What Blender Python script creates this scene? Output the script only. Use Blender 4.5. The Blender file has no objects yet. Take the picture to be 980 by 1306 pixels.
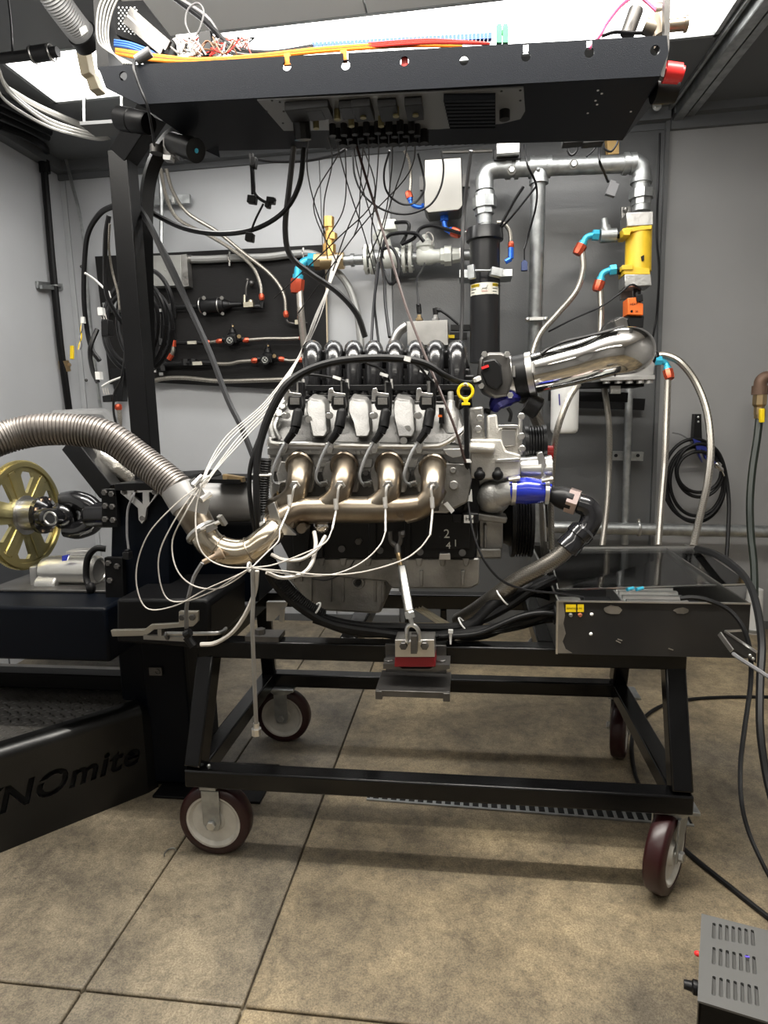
import bpy, bmesh, math, random
from mathutils import Vector, Matrix
random.seed(7)
SC = bpy.context.scene
COL = SC.collection
S = 1.17                      # author units -> metres (camera height = 1 author unit)
F_PX = 790.0
# ------------------------------------------------------------------ camera
def _n(v): return v.normalized()
_Yc = _n(Vector((106, 123, -790)))
_r = math.radians(0.35)
_u = Vector((-math.sin(_r), math.cos(_r), 0))
_Zc = _n(_u - _u.dot(_Yc) * _Yc)
_Xc = _Yc.cross(_Zc)
ROT = Matrix((_Xc, _Yc, _Zc))                 # camera coords -> world
cam_d = bpy.data.cameras.new('camera'); cam = bpy.data.objects.new('camera', cam_d); COL.objects.link(cam)
cam_d.sensor_fit = 'VERTICAL'; cam_d.sensor_height = 36.0; cam_d.lens = F_PX / 1306.0 * 36.0
cam_d.clip_start = 0.02
cam.matrix_world = Matrix.Translation((0, 0, S)) @ ROT.to_4x4()
SC.camera = cam
SC.view_settings.view_transform = 'Standard'; SC.view_settings.look = 'None'
SC.view_settings.gamma = 1.0; SC.view_settings.use_curve_mapping = False
SC.view_settings.exposure = 0.36
# ------------------------------------------------------------------ world (closed room, faint ambient)
w = bpy.data.worlds.new('world'); SC.world = w; w.use_nodes = True
w.node_tree.nodes['Background'].inputs[0].default_value = (0.75, 0.8, 0.9, 1)
w.node_tree.nodes['Background'].inputs[1].default_value = 0.25
# ------------------------------------------------------------------ room lamps (ceiling tubes behind the photographer) and one added upward fill
def area(name, loc, sx, sy, power, col=(1, 0.95, 0.86), rot=(0, 0, 0)):
    d = bpy.data.lights.new(name, 'AREA'); d.shape = 'RECTANGLE'; d.size = sx * S; d.size_y = sy * S
    d.energy = power; d.color = col
    o = bpy.data.objects.new(name, d); COL.objects.link(o)
    o.location = Vector(loc) * S; o.rotation_euler = rot
    return o
area('ceiling_lamp_and_fill', (-0.35, 2.275, 2.19), 2.3, 0.2, 14, (1, 0.98, 0.95))
area('ceiling_lamp_and_fill', (-0.2, 0.95, 2.0), 2.4, 0.3, 56, (1, 0.98, 0.95), (math.pi, 0, 0))  # added up-facing fill out of view, not a fixture; brightens the ceiling
area('ceiling_lamp_and_fill', (-0.2, 0.98, 2.19), 2.4, 0.035, 60)
area('ceiling_lamp_and_fill', (-0.1, -0.7, 2.19), 2.4, 0.16, 20)

# ------------------------------------------------------------------ projection helpers (author units)
CAM0 = Vector((0, 0, 1.0))
def ray(px, py): return ROT @ Vector(((px - 490) / F_PX, -(py - 653) / F_PX, -1))
def P(px, py, Y):
    r = ray(px, py); return CAM0 + r * (Y / r.y)
def PZ(px, py, z):
    r = ray(px, py); return CAM0 + r * ((z - 1.0) / r.z)
def PX(px, py, x):
    r = ray(px, py); return CAM0 + r * (x / r.x)
def u(px, Y): return px * Y / F_PX

# ------------------------------------------------------------------ materials
MATS = {}
def mat(name, col, rough=0.5, metal=0.0, bump=0.0, scale=60, var=0.0, vscale=6, emit=0, alpha=None, trans=0, coat=0, col2=None, stretch=None, rvar=0.0, ior=None):
    if name in MATS: return MATS[name]
    m = bpy.data.materials.new(name); m.use_nodes = True; nt = m.node_tree; N = nt.nodes; L = nt.links
    b = N['Principled BSDF']; b.inputs['Base Color'].default_value = (*col, 1)
    b.inputs['Roughness'].default_value = rough; b.inputs['Metallic'].default_value = metal
    if coat: b.inputs['Coat Weight'].default_value = coat
    if trans: b.inputs['Transmission Weight'].default_value = trans
    if ior: b.inputs['IOR'].default_value = ior
    if emit:
        b.inputs['Emission Color'].default_value = (*col, 1); b.inputs['Emission Strength'].default_value = emit
    tc = None
    if bump or var or rvar:
        tc = N.new('ShaderNodeTexCoord'); mp = N.new('ShaderNodeMapping'); L.new(tc.outputs['Object'], mp.inputs[0])
        if stretch: mp.inputs['Scale'].default_value = stretch
    if var or rvar:
        nz = N.new('ShaderNodeTexNoise'); nz.inputs['Scale'].default_value = vscale; nz.inputs['Detail'].default_value = 6
        L.new(mp.outputs[0], nz.inputs[0])
        if var:
            mx = N.new('ShaderNodeMix'); mx.data_type = 'RGBA'
            c2 = col2 if col2 else tuple(c * (1 - var) for c in col)
            mx.inputs[6].default_value = (*col, 1); mx.inputs[7].default_value = (*c2, 1)
            cr = N.new('ShaderNodeValToRGB'); cr.color_ramp.elements[0].position = 0.38; cr.color_ramp.elements[1].position = 0.66
            L.new(nz.outputs[0], cr.inputs[0]); L.new(cr.outputs[0], mx.inputs[0]); L.new(mx.outputs[2], b.inputs['Base Color'])
        if rvar:
            mr = N.new('ShaderNodeMapRange'); mr.inputs[3].default_value = max(0.03, rough - rvar); mr.inputs[4].default_value = min(1, rough + rvar)
            L.new(nz.outputs[0], mr.inputs[0]); L.new(mr.outputs[0], b.inputs['Roughness'])
    if bump:
        n2 = N.new('ShaderNodeTexNoise'); n2.inputs['Scale'].default_value = scale; n2.inputs['Detail'].default_value = 3
        L.new(mp.outputs[0], n2.inputs[0]); bp = N.new('ShaderNodeBump'); bp.inputs['Strength'].default_value = bump; bp.inputs['Distance'].default_value = 0.002
        L.new(n2.outputs[0], bp.inputs['Height']); L.new(bp.outputs[0], b.inputs['Normal'])
    MATS[name] = m; return m

def braid(name, col, scale=420):
    m = mat(name, col, 0.38, 0.85); nt = m.node_tree; N = nt.nodes; L = nt.links; b = N['Principled BSDF']
    tc = N.new('ShaderNodeTexCoord'); v = N.new('ShaderNodeTexChecker'); v.inputs['Scale'].default_value = scale
    v.inputs[1].default_value = (*col, 1); v.inputs[2].default_value = (*[c * 0.45 for c in col], 1)
    mp = N.new('ShaderNodeMapping'); mp.inputs['Rotation'].default_value = (0.6, 0.7, 0.5)
    L.new(tc.outputs['Object'], mp.inputs[0]); L.new(mp.outputs[0], v.inputs[0]); L.new(v.outputs[0], b.inputs['Base Color'])
    return m

def floor_mat(name='concrete', dark=(0.115, 0.105, 0.090), lite=(0.29, 0.245, 0.175)):
    m = bpy.data.materials.new(name); m.use_nodes = True; nt = m.node_tree; N = nt.nodes; L = nt.links
    b = N['Principled BSDF']; tc = N.new('ShaderNodeTexCoord')
    def noise(sc, det, dist=0.0, rough=0.6):
        n = N.new('ShaderNodeTexNoise'); n.inputs['Scale'].default_value = sc; n.inputs['Detail'].default_value = det
        n.inputs['Distortion'].default_value = dist; n.inputs['Roughness'].default_value = rough; L.new(tc.outputs['Object'], n.inputs[0]); return n
    def ramp(src, a, bb, ca, cb):
        r = N.new('ShaderNodeValToRGB'); e = r.color_ramp.elements; e[0].position = a; e[1].position = bb
        e[0].color = (*ca, 1); e[1].color = (*cb, 1); L.new(src, r.inputs[0]); return r
    def mix(kind, fac, a, bb):
        x = N.new('ShaderNodeMix'); x.data_type = 'RGBA'; x.blend_type = kind
        if isinstance(fac, float): x.inputs[0].default_value = fac
        else: L.new(fac, x.inputs[0])
        L.new(a, x.inputs[6]); L.new(bb, x.inputs[7]); return x.outputs[2]
    big = ramp(noise(1.3, 8, 0.6).outputs[0], 0.36, 0.66, dark, lite)
    mid = ramp(noise(6, 9, 0.25, 0.78).outputs[0], 0.36, 0.60, (0.40, 0.40, 0.42), (1.0, 1.0, 1.0))
    spot = ramp(noise(38, 5, 0.0, 0.75).outputs[0], 0.34, 0.56, (0.66, 0.65, 0.64), (1.05, 1.04, 1.02))
    fine = ramp(noise(230, 4, 0.0, 0.85).outputs[0], 0.38, 0.60, (0.52, 0.50, 0.47), (1.2, 1.18, 1.12))
    c = mix('MULTIPLY', 0.85, big.outputs[0], mid.outputs[0])
    c = mix('MULTIPLY', 0.9, c, fine.outputs[0]); c = mix('MULTIPLY', 0.9, c, spot.outputs[0])
    L.new(c, b.inputs['Base Color'])
    rr = N.new('ShaderNodeMapRange'); rr.inputs[3].default_value = 0.42; rr.inputs[4].default_value = 0.75
    L.new(noise(9, 5).outputs[0], rr.inputs[0]); L.new(rr.outputs[0], b.inputs['Roughness'])
    bp = N.new('ShaderNodeBump'); bp.inputs['Strength'].default_value = 0.2; bp.inputs['Distance'].default_value = 0.002
    L.new(noise(160, 6).outputs[0], bp.inputs['Height']); L.new(bp.outputs[0], b.inputs['Normal'])
    return m

black = mat('black_paint', (0.003, 0.003, 0.0033), 0.20, 0, 0.05, 120, rvar=0.10, vscale=14)
blacksat = mat('black_satin', (0.0028, 0.0028, 0.0032), 0.42, 0, 0.1, 200)
blackplas = mat('black_plastic', (0.006, 0.006, 0.0065), 0.4)
blackpc = mat('black_powder_coat', (0.0065, 0.0080, 0.0115), 0.45, 0, 0.25, 500)
navy = mat('dark_blue_black_paint', (0.0009, 0.0018, 0.004), 0.42)
rubber = mat('black_rubber', (0.005, 0.005, 0.0055), 0.48)
cablem = mat('cable_jacket', (0.007, 0.007, 0.008), 0.40)
greycab = mat('grey_cable_jacket', (0.16, 0.16, 0.165), 0.5)
whitecab = mat('white_cable_jacket', (0.52, 0.49, 0.45), 0.5)
galv = mat('galvanised_steel', (0.45, 0.465, 0.465), 0.42, 0.9, 0.15, 90, 0.3, 25, rvar=0.1)
zinc = mat('zinc_plated_steel', (0.62, 0.62, 0.60), 0.33, 0.95, 0.1, 150)
steel = mat('brushed_steel', (0.50, 0.49, 0.47), 0.34, 1.0, 0.15, 220, 0.25, 8)
darksteel = mat('dark_steel', (0.13, 0.125, 0.12), 0.42, 0.8, 0.1, 150, 0.3, 15)
alu = mat('cast_aluminium', (0.47, 0.465, 0.45), 0.46, 0.8, 0.55, 240, 0.30, 14)
alud = mat('oily_cast_aluminium', (0.38, 0.37, 0.35), 0.42, 0.85, 0.5, 200, 0.5, 9)
covm = mat('sand_cast_cover', (0.21, 0.207, 0.20), 0.50, 0.45, 0.5, 240, 0.25, 14)
pumpm = mat('bright_cast_aluminium', (0.62, 0.60, 0.56), 0.5, 0.6, 0.5, 240, 0.18, 14)
alum = mat('machined_aluminium', (0.72, 0.71, 0.69), 0.28, 0.95, 0.1, 100, 0.15, 14)
chrome = mat('polished_aluminium', (0.74, 0.72, 0.69), 0.10, 1.0, rvar=0.05, vscale=10)
stain = mat('stainless_sheet', (0.22, 0.215, 0.20), 0.34, 1.0, 0.08, 60, 0.12, 5)
mani = mat('heat_tinted_steel', (0.33, 0.285, 0.225), 0.33, 1.0, 0.1, 60, 0.3, 9, col2=(0.17, 0.135, 0.10), rvar=0.08)
elbowm = mat('tinted_weld_elbow', (0.66, 0.60, 0.50), 0.20, 1.0, 0, 60, 0.3, 8, col2=(0.48, 0.38, 0.24), rvar=0.06)
flexm = mat('flex_duct_steel', (0.235, 0.215, 0.20), 0.46, 0.85, 0.1, 100, 0.3, 7)
gold = mat('zinc_dichromate_gold', (0.52, 0.44, 0.20), 0.34, 0.9, 0.1, 60, 0.35, 7, col2=(0.34, 0.31, 0.16))
yellow = mat('yellow_paint', (0.80, 0.52, 0.03), 0.4, 0, 0.1, 90, 0.12, 20)
yellowp = mat('yellow_plastic', (0.92, 0.66, 0.01), 0.32)
orange = mat('orange_plastic', (0.9, 0.17, 0.02), 0.4)
redan = mat('red_anodised', (0.55, 0.085, 0.04), 0.3, 0.6)
blueal = mat('light_blue_anodised', (0.06, 0.50, 0.72), 0.3, 0.4)
blueb = mat('blue_anodised', (0.03, 0.15, 0.70), 0.28, 0.5)
bluesil = mat('blue_silicone', (0.015, 0.03, 0.38), 0.2, 0, coat=0.6)
redp = mat('red_plastic', (0.75, 0.03, 0.03), 0.35)
redpu = mat('red_polyurethane', (0.30, 0.008, 0.014), 0.35)
tread = mat('maroon_polyurethane', (0.022, 0.003, 0.0035), 0.35)
hubw = mat('cream_wheel_hub', (0.55, 0.53, 0.48), 0.45, 0, 0.1, 60, 0.2, 25)
brass = mat('brass', (0.46, 0.34, 0.19), 0.36, 0.9)
whitep = mat('white_plastic', (0.75, 0.75, 0.73), 0.4)
creamp = mat('pale_grey_enamel', (0.62, 0.63, 0.58), 0.42, 0, 0.15, 80, 0.15, 20)
heatgrey = mat('grey_sheet_enamel', (0.10, 0.10, 0.097), 0.48, 0, 0.05, 60)
wallL = mat('light_grey_wall_paint', (0.46, 0.47, 0.485), 0.38, 0.0, 0.12, 25, 0.06, 3)
wallD = mat('dark_grey_wall_paint', (0.105, 0.108, 0.11), 0.30, 0.0, 0.35, 170, 0.08, 3)
wallR = mat('mid_grey_wall_paint', (0.29, 0.29, 0.29), 0.36, 0.0, 0.12, 25, 0.06, 3)
ceilm = mat('grey_ceiling_paint', (0.11, 0.115, 0.12), 0.5)
ceill = mat('pale_ceiling_sheet', (0.75, 0.75, 0.74), 0.5)
tubeglow = mat('lamp_diffuser', (1.0, 0.985, 0.95), 0.5, emit=5.0)
board_m = mat('black_stained_board', (0.011, 0.0105, 0.0105), 0.62, 0, 0.5, 40, stretch=(1, 1, 14))
hosebr = braid('stainless_braid', (0.44, 0.41, 0.36))
hosebd = braid('dark_braid', (0.30, 0.28, 0.25))
concrete = floor_mat(); concrete2 = floor_mat('worn_tan_concrete', (0.14, 0.120, 0.090), (0.41, 0.33, 0.21))
def clear_mat():
    m = bpy.data.materials.new('clear_polycarbonate'); m.use_nodes = True; N = m.node_tree.nodes; L = m.node_tree.links
    out = N['Material Output']; N.remove(N['Principled BSDF'])
    tr_ = N.new('ShaderNodeBsdfTransparent'); tr_.inputs[0].default_value = (.93, .94, .94, 1); gl = N.new('ShaderNodeBsdfGlossy'); gl.inputs['Roughness'].default_value = .06
    fr = N.new('ShaderNodeFresnel'); fr.inputs[0].default_value = 1.45; mx = N.new('ShaderNodeMixShader'); L.new(fr.outputs[0], mx.inputs[0]); L.new(tr_.outputs[0], mx.inputs[1]); L.new(gl.outputs[0], mx.inputs[2]); L.new(mx.outputs[0], out.inputs[0]); return m
clear = clear_mat()
smoked = mat('smoked_acrylic', (0.10, 0.105, 0.11), 0.25)

board_m = MATS['black_stained_board']
for m_, s_ in ((blacksat, .18), (blackpc, .12), (navy, .12), (blackplas, .3), (rubber, .25), (black, .35), (cablem, .3), (board_m, .2)): m_.node_tree.nodes['Principled BSDF'].inputs['Specular IOR Level'].default_value = s_
# ------------------------------------------------------------------ mesh builder (author units)
def frame_for(d):
    d = d.normalized(); a = Vector((0, 0, 1)) if abs(d.z) < 0.9 else Vector((1, 0, 0))
    x = a.cross(d).normalized(); y = d.cross(x).normalized(); return x, y
def spline(pts, n=6):
    pts = [Vector(p) for p in pts]
    if len(pts) < 3 or n <= 1: return pts, None
    out = []; par = []
    ext = [pts[0] * 2 - pts[1]] + pts + [pts[-1] * 2 - pts[-2]]
    for i in range(1, len(ext) - 2):
        p0, p1, p2, p3 = ext[i - 1:i + 3]
        for k in range(n):
            t = k / n
            out.append(0.5 * ((2 * p1) + (p2 - p0) * t + (2 * p0 - 5 * p1 + 4 * p2 - p3) * t * t + (3 * p1 - p0 - 3 * p2 + p3) * t ** 3)); par.append(i - 1 + t)
    out.append(pts[-1]); par.append(len(pts) - 1.0)
    return out, par
class B:
    def __init__(s): s.v = []; s.f = []
    def add(s, vs, fs):
        o = len(s.v); s.v += [Vector(p) for p in vs]; s.f += [tuple(o + i for i in f) for f in fs]; return s
    def box(s, c, d, m=None):
        c = Vector(c); h = Vector(d) / 2
        vs = [Vector((x * h.x, y * h.y, z * h.z)) for x in (-1, 1) for y in (-1, 1) for z in (-1, 1)]
        if m is not None: vs = [m @ p for p in vs]
        return s.add([c + p for p in vs], [(0, 1, 3, 2), (4, 6, 7, 5), (0, 4, 5, 1), (2, 3, 7, 6), (0, 2, 6, 4), (1, 5, 7, 3)])
    def mm(s, x0, y0, z0, x1, y1, z1): return s.box(((x0 + x1) / 2, (y0 + y1) / 2, (z0 + z1) / 2), (abs(x1 - x0), abs(y1 - y0), abs(z1 - z0)))
    def bar(s, p, q, w, h=None, up=(0, 0, 1)):
        p = Vector(p); q = Vector(q); h = h or w; d = (q - p).normalized(); x = Vector(up).cross(d)
        if x.length < 1e-4: x = Vector((1, 0, 0)).cross(d)
        x.normalize(); y = d.cross(x).normalized()
        vs = [b + x * (a * w / 2) + y * (c * h / 2) for b in (p, q) for a, c in ((-1, -1), (1, -1), (1, 1), (-1, 1))]
        return s.add(vs, [(3, 2, 1, 0), (4, 5, 6, 7), (0, 1, 5, 4), (1, 2, 6, 5), (2, 3, 7, 6), (3, 0, 4, 7)])
    def tube(s, pts, r, seg=8, n=6, cap=True, closed=False):
        raw = len(pts); sp, par = spline(pts, n)
        rs = r if isinstance(r, (list, tuple)) else None
        N = len(sp); rr = []
        for i in range(N):
            if rs is None: rr.append(r)
            else:
                t = par[i] if par else i
                a = min(int(t), raw - 1); b_ = min(a + 1, raw - 1); rr.append(rs[a] + (rs[b_] - rs[a]) * (t - a))
        prev = None; vs = []
        for i in range(N):
            if i == 0: d = sp[1] - sp[0]
            elif i == N - 1: d = sp[-1] - sp[-2]
            else: d = sp[i + 1] - sp[i - 1]
            if d.length < 1e-9: d = Vector((0, 0, 1))
            d.normalize()
            if prev is None: x, y = frame_for(d)
            else:
                x = prev - d * prev.dot(d)
                x = x.normalized() if x.length > 1e-6 else frame_for(d)[0]
                y = d.cross(x)
            prev = x
            for k in range(seg):
                a = 2 * math.pi * k / seg; vs.append(sp[i] + (x * math.cos(a) + y * math.sin(a)) * rr[i])
        fs = []
        for i in range(N - 1):
            for k in range(seg):
                a = i * seg + k; b_ = i * seg + (k + 1) % seg; fs.append((a, b_, b_ + seg, a + seg))
        if cap: fs.append(tuple(range(seg))[::-1]); fs.append(tuple((N - 1) * seg + k for k in range(seg)))
        return s.add(vs, fs)
    def lathe(s, p, d, prof, seg=16, cap=True, ph=0.0):
        p = Vector(p); d = Vector(d).normalized(); x, y = frame_for(d); vs = []
        for t, r in prof:
            for k in range(seg):
                a = 2 * math.pi * (k + ph) / seg; vs.append(p + d * t + (x * math.cos(a) + y * math.sin(a)) * r)
        fs = []
        for i in range(len(prof) - 1):
            for k in range(seg):
                a = i * seg + k; b_ = i * seg + (k + 1) % seg; fs.append((a, b_, b_ + seg, a + seg))
        if cap:
            fs.append(tuple(range(seg))[::-1]); fs.append(tuple((len(prof) - 1) * seg + k for k in range(seg)))
        return s.add(vs, fs)
    def cyl(s, p, q, r, seg=12, r2=None, ph=0.0):
        p = Vector(p); q = Vector(q); return s.lathe(p, q - p, [(0, r), ((q - p).length, r if r2 is None else r2)], seg, True, ph)
    def hexn(s, p, d, r, h): return s.lathe(p, d, [(0, r), (h * 0.85, r), (h, r * 0.86)], 6)
    def ring(s, c, ax, R, r, seg=20, ts=8):
        c = Vector(c); x, y = frame_for(Vector(ax)); vs = []; fs = []; ax = Vector(ax).normalized()
        for i in range(seg):
            a = 2 * math.pi * i / seg; e = x * math.cos(a) + y * math.sin(a)
            for k in range(ts):
                b_ = 2 * math.pi * k / ts; vs.append(c + e * (R + r * math.cos(b_)) + ax * (r * math.sin(b_)))
        for i in range(seg):
            for k in range(ts):
                fs.append((i * ts + k, ((i + 1) % seg) * ts + k, ((i + 1) % seg) * ts + (k + 1) % ts, i * ts + (k + 1) % ts))
        return s.add(vs, fs)
    def ball(s, c, r, sc=(1, 1, 1), m=None, seg=12):
        c = Vector(c); vs = []; fs = []; rg = seg // 2
        for i in range(rg + 1):
            th = math.pi * i / rg
            for k in range(seg):
                a = 2 * math.pi * k / seg
                p = Vector((math.sin(th) * math.cos(a) * r * sc[0], math.sin(th) * math.sin(a) * r * sc[1], math.cos(th) * r * sc[2]))
                vs.append(c + (m @ p if m is not None else p))
        for i in range(rg):
            for k in range(seg): fs.append((i * seg + k, (i + 1) * seg + k, (i + 1) * seg + (k + 1) % seg, i * seg + (k + 1) % seg))
        return s.add(vs, fs)
    def prism(s, poly, vec):
        n = len(poly); vec = Vector(vec); a = [Vector(p) for p in poly]; b_ = [p + vec for p in a]
        return s.add(a + b_, [tuple(range(n))[::-1], tuple(range(n, 2 * n))] + [(i, (i + 1) % n, (i + 1) % n + n, i + n) for i in range(n)])
    def pp(s, px, Y0, Y1, Y0b=None):        # outline given in picture coordinates at depth Y0, extruded into the room to Y1
        return s.prism([P(x, y, Y0) for x, y in px], (0, Y1 - Y0, 0))
    def loft(s, A, Bv):
        n = len(A); return s.add(list(A) + list(Bv), [tuple(range(n))[::-1], tuple(range(n, 2 * n))] + [(i, (i + 1) % n, (i + 1) % n + n, i + n) for i in range(n)])
    def clusters(s):
        """groups of shapes whose boxes touch; each group becomes an object of its own"""
        n = len(s.v); par = list(range(n))
        def fnd(a):
            while par[a] != a: par[a] = par[par[a]]; a = par[a]
            return a
        for f in s.f:
            a = fnd(f[0])
            for i in f[1:]:
                b_ = fnd(i)
                if b_ != a: par[b_] = a
        isl = {}
        for i in range(n): isl.setdefault(fnd(i), []).append(i)
        keys = list(isl); E_ = 0.0012
        bb = {k: [min(s.v[i][a] for i in isl[k]) - E_ for a in range(3)] + [max(s.v[i][a] for i in isl[k]) + E_ for a in range(3)] for k in keys}
        gp = {k: k for k in keys}
        def g(a):
            while gp[a] != a: a = gp[a]
            return a
        for i, a in enumerate(keys):
            for b_ in keys[i + 1:]:
                A, C_ = bb[a], bb[b_]
                if all(A[q] <= C_[q + 3] and C_[q] <= A[q + 3] for q in range(3)):
                    ra, rb = g(a), g(b_)
                    if ra != rb: gp[rb] = ra
        grp = {}
        for k in keys: grp.setdefault(g(k), set()).add(k)
        if len(grp) < 2: return [s]
        out = []
        root_of = [g(fnd(i)) for i in range(n)]
        for r in grp:
            c_ = B(); mp = {}
            for i in range(n):
                if root_of[i] == r: mp[i] = len(c_.v); c_.v.append(s.v[i])
            c_.f = [tuple(mp[i] for i in f) for f in s.f if root_of[f[0]] == r]
            out.append(c_)
        return out
    def build(s, name, m, parent=None, bevel=0, kind=None, label=None, angle=32, seg=2, split=True):
        if parent is not None and split:
            cl = s.clusters()
            if 1 < len(cl) <= 60:
                big = None; objs = []
                for c_ in cl:
                    o = c_.build(name, m, parent, bevel, kind, label, angle, seg, False); objs.append((len(c_.f), o))
                return max(objs, key=lambda t: t[0])[1]
        me = bpy.data.meshes.new(name)
        org = Vector((0, 0, 0))
        if parent is None:
            xs = [p.x for p in s.v]; ys = [p.y for p in s.v]; zs = [p.z for p in s.v]
            org = Vector(((min(xs) + max(xs)) / 2, (min(ys) + max(ys)) / 2, min(zs)))
        else:
            org = Vector(parent['_org'])
        me.from_pydata([(p - org) * S for p in s.v], [], s.f)
        bm = bmesh.new(); bm.from_mesh(me)
        bmesh.ops.remove_doubles(bm, verts=bm.verts, dist=1e-6)
        bmesh.ops.recalc_face_normals(bm, faces=bm.faces); bm.to_mesh(me); bm.free()
        me.materials.append(m)
        for pl in me.polygons: pl.use_smooth = True
        try: me.set_sharp_from_angle(angle=math.radians(angle))
        except Exception: pass
        o = bpy.data.objects.new(name, me); COL.objects.link(o)
        o['_org'] = tuple(org)
        if parent is None: o.location = org * S
        else: o.parent = parent
        if bevel:
            bv = o.modifiers.new('bevel', 'BEVEL'); bv.width = bevel * S; bv.segments = seg; bv.limit_method = 'ANGLE'; bv.angle_limit = math.radians(40)
            bv.harden_normals = False
        if kind: o['kind'] = kind
        if label: o['label'] = label
        return o
def tag(o, label, cat, group=None):
    o['label'] = label; o['category'] = cat
    if group: o['group'] = group
    return o
def thing(name, loc, label, cat, group=None):
    e = bpy.data.objects.new(name, None); COL.objects.link(e); e.empty_display_size = 0.05
    loc = Vector(loc); e.location = loc * S; e['_org'] = tuple(loc)
    return tag(e, label, cat, group)
def cut(o, cutter):
    """Subtract the closed mesh of builder `cutter` from object o (author units, world)."""
    c = cutter.build('cutter', black)
    bpy.context.view_layer.update()
    for q_ in o.modifiers: q_.show_viewport = False
    md = o.modifiers.new('cut', 'BOOLEAN'); md.object = c; md.operation = 'DIFFERENCE'; md.solver = 'EXACT'; md.use_self = True
    dg = bpy.context.evaluated_depsgraph_get(); dg.update()
    me = bpy.data.meshes.new_from_object(o.evaluated_get(dg))
    o.modifiers.remove(md); o.data = me; cm = c.data
    for q_ in list(o.modifiers): o.modifiers.remove(q_)
    try: me.set_sharp_from_angle(angle=math.radians(20))
    except Exception: pass
    bpy.data.objects.remove(c); bpy.data.meshes.remove(cm)
def text(body, name, m, parent, origin, xdir, ydir, size, depth=0.0008, shear=0.0, offset=0.0, spacing=1.0, xs=1.0):
    cu = bpy.data.curves.new(name, 'FONT'); cu.body = body; cu.size = size * S; cu.extrude = depth * S; cu.shear = shear; cu.offset = offset * S
    cu.space_character = spacing; cu.resolution_u = 4
    t = bpy.data.objects.new(name, cu); COL.objects.link(t)
    bpy.context.view_layer.update()
    dg = bpy.context.evaluated_depsgraph_get(); me = bpy.data.meshes.new_from_object(t.evaluated_get(dg))
    bpy.data.objects.remove(t)
    xd = Vector(xdir).normalized(); yd = Vector(ydir).normalized(); zd = xd.cross(yd)
    R = Matrix((xd * xs, yd, zd)).transposed()
    org = Vector(parent['_org']); o0 = (Vector(origin) - org) * S
    for v in me.vertices: v.co = o0 + R @ v.co
    me.materials.clear(); me.materials.append(m)
    o = bpy.data.objects.new(name, me); COL.objects.link(o); o.parent = parent; o['_org'] = parent['_org']
    return o
def pipe_px(pts): return [P(*p) for p in pts]
def T(b, pts, rpx, seg=8, n=6):        # tube through picture points with depths, radius in pixels at that depth
    rp = rpx if isinstance(rpx, (list, tuple)) else [rpx] * len(pts)
    return b.tube([P(*p) for p in pts], [u(r, p[2]) for r, p in zip(rp, pts)], seg, n)
def cable(label, pts, rpx, m=None, name='cable', group=None, cat='cable', seg=6, n=6):
    b = B(); T(b, pts, rpx, seg, n); return tag(b.build(name or 'cable', m or cablem), label, cat, group)
def hose(label, pts, r, ends=(None, None), m=None, group=None, L=5, tail=None):
    """Braided hose with anodised hose ends; ends = (near colour, far colour) materials."""
    e = thing('braided_hose', P(*pts[-1]), label, 'hose', group)
    b = B(); T(b, pts, r, 10, 8); b.build('hose', m or hosebr, e)
    for end, a, c in ((ends[0], pts[0], pts[1]), (ends[1], pts[-1], pts[-2])):
        if not end: continue
        p = P(*a); d = (P(*c) - p).normalized(); rr = u(r, a[2]); ln = u(L, a[2]) * 2
        b = B(); b.lathe(p - d * ln * 0.35, d, [(0, rr * 1.2), (ln * .3, rr * 1.6), (ln * .75, rr * 1.6), (ln, rr * 1.15)], 8)
        b.build('hose_end', end, e)
    return e
# ================================================================== SETTING
WY = 2.93; LX = -1.92; CZ = 2.225; RX = 2.05; FY = -1.7
fl = B(); fl.mm(LX - .05, FY, -0.06, RX, WY + .1, -0.012); fl = fl.build('floor', concrete); fl['kind'] = 'structure'
jx = [LX - .05, -0.69, -0.39, RX]; jy = [FY, 0.887, WY + .1]
for i in range(3):
    for k in range(2):
        b = B(); g = 0.0022
        x0, x1, y0, y1 = jx[i] + g, jx[i + 1] - g, jy[k] + g, jy[k + 1] - g
        b.mm(x0, y0, -0.03, x1, y1, 0.0)
        b.build('concrete_slab', concrete2 if i == 2 else concrete, fl, bevel=0.0035)
# back wall and its panels
wb = B(); wb.mm(LX - .1, WY + .012, -0.02, RX, WY + .1, CZ + .3); wb = wb.build('wall_back', wallL); wb['kind'] = 'structure'
def wpanel(x0, x1, z0, z1, m, t=0.012, nm='wall_panel'):
    b = B(); b.mm(x0, WY + .0125 - t, z0, x1, WY + .0125, z1); return b.build(nm, m, wb, bevel=0.0015)
xa = P(109, 500, WY).x; xb = P(415, 400, WY).x; xc = P(499, 300, WY).x; xD = P(842, 400, WY).x
z1 = CZ + .2
wpanel(LX, xa - .002, 0.0, z1, wallL); wpanel(xa + .002, xb - .002, 0.0, z1, wallL)
wpanel(xb + .002, xc - .002, 0, z1, wallL); wpanel(xc + .003, xD - .002, 0, z1, wallD, 0.02)
wpanel(xD + .004, RX, 0, z1, wallR, 0.012)
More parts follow.
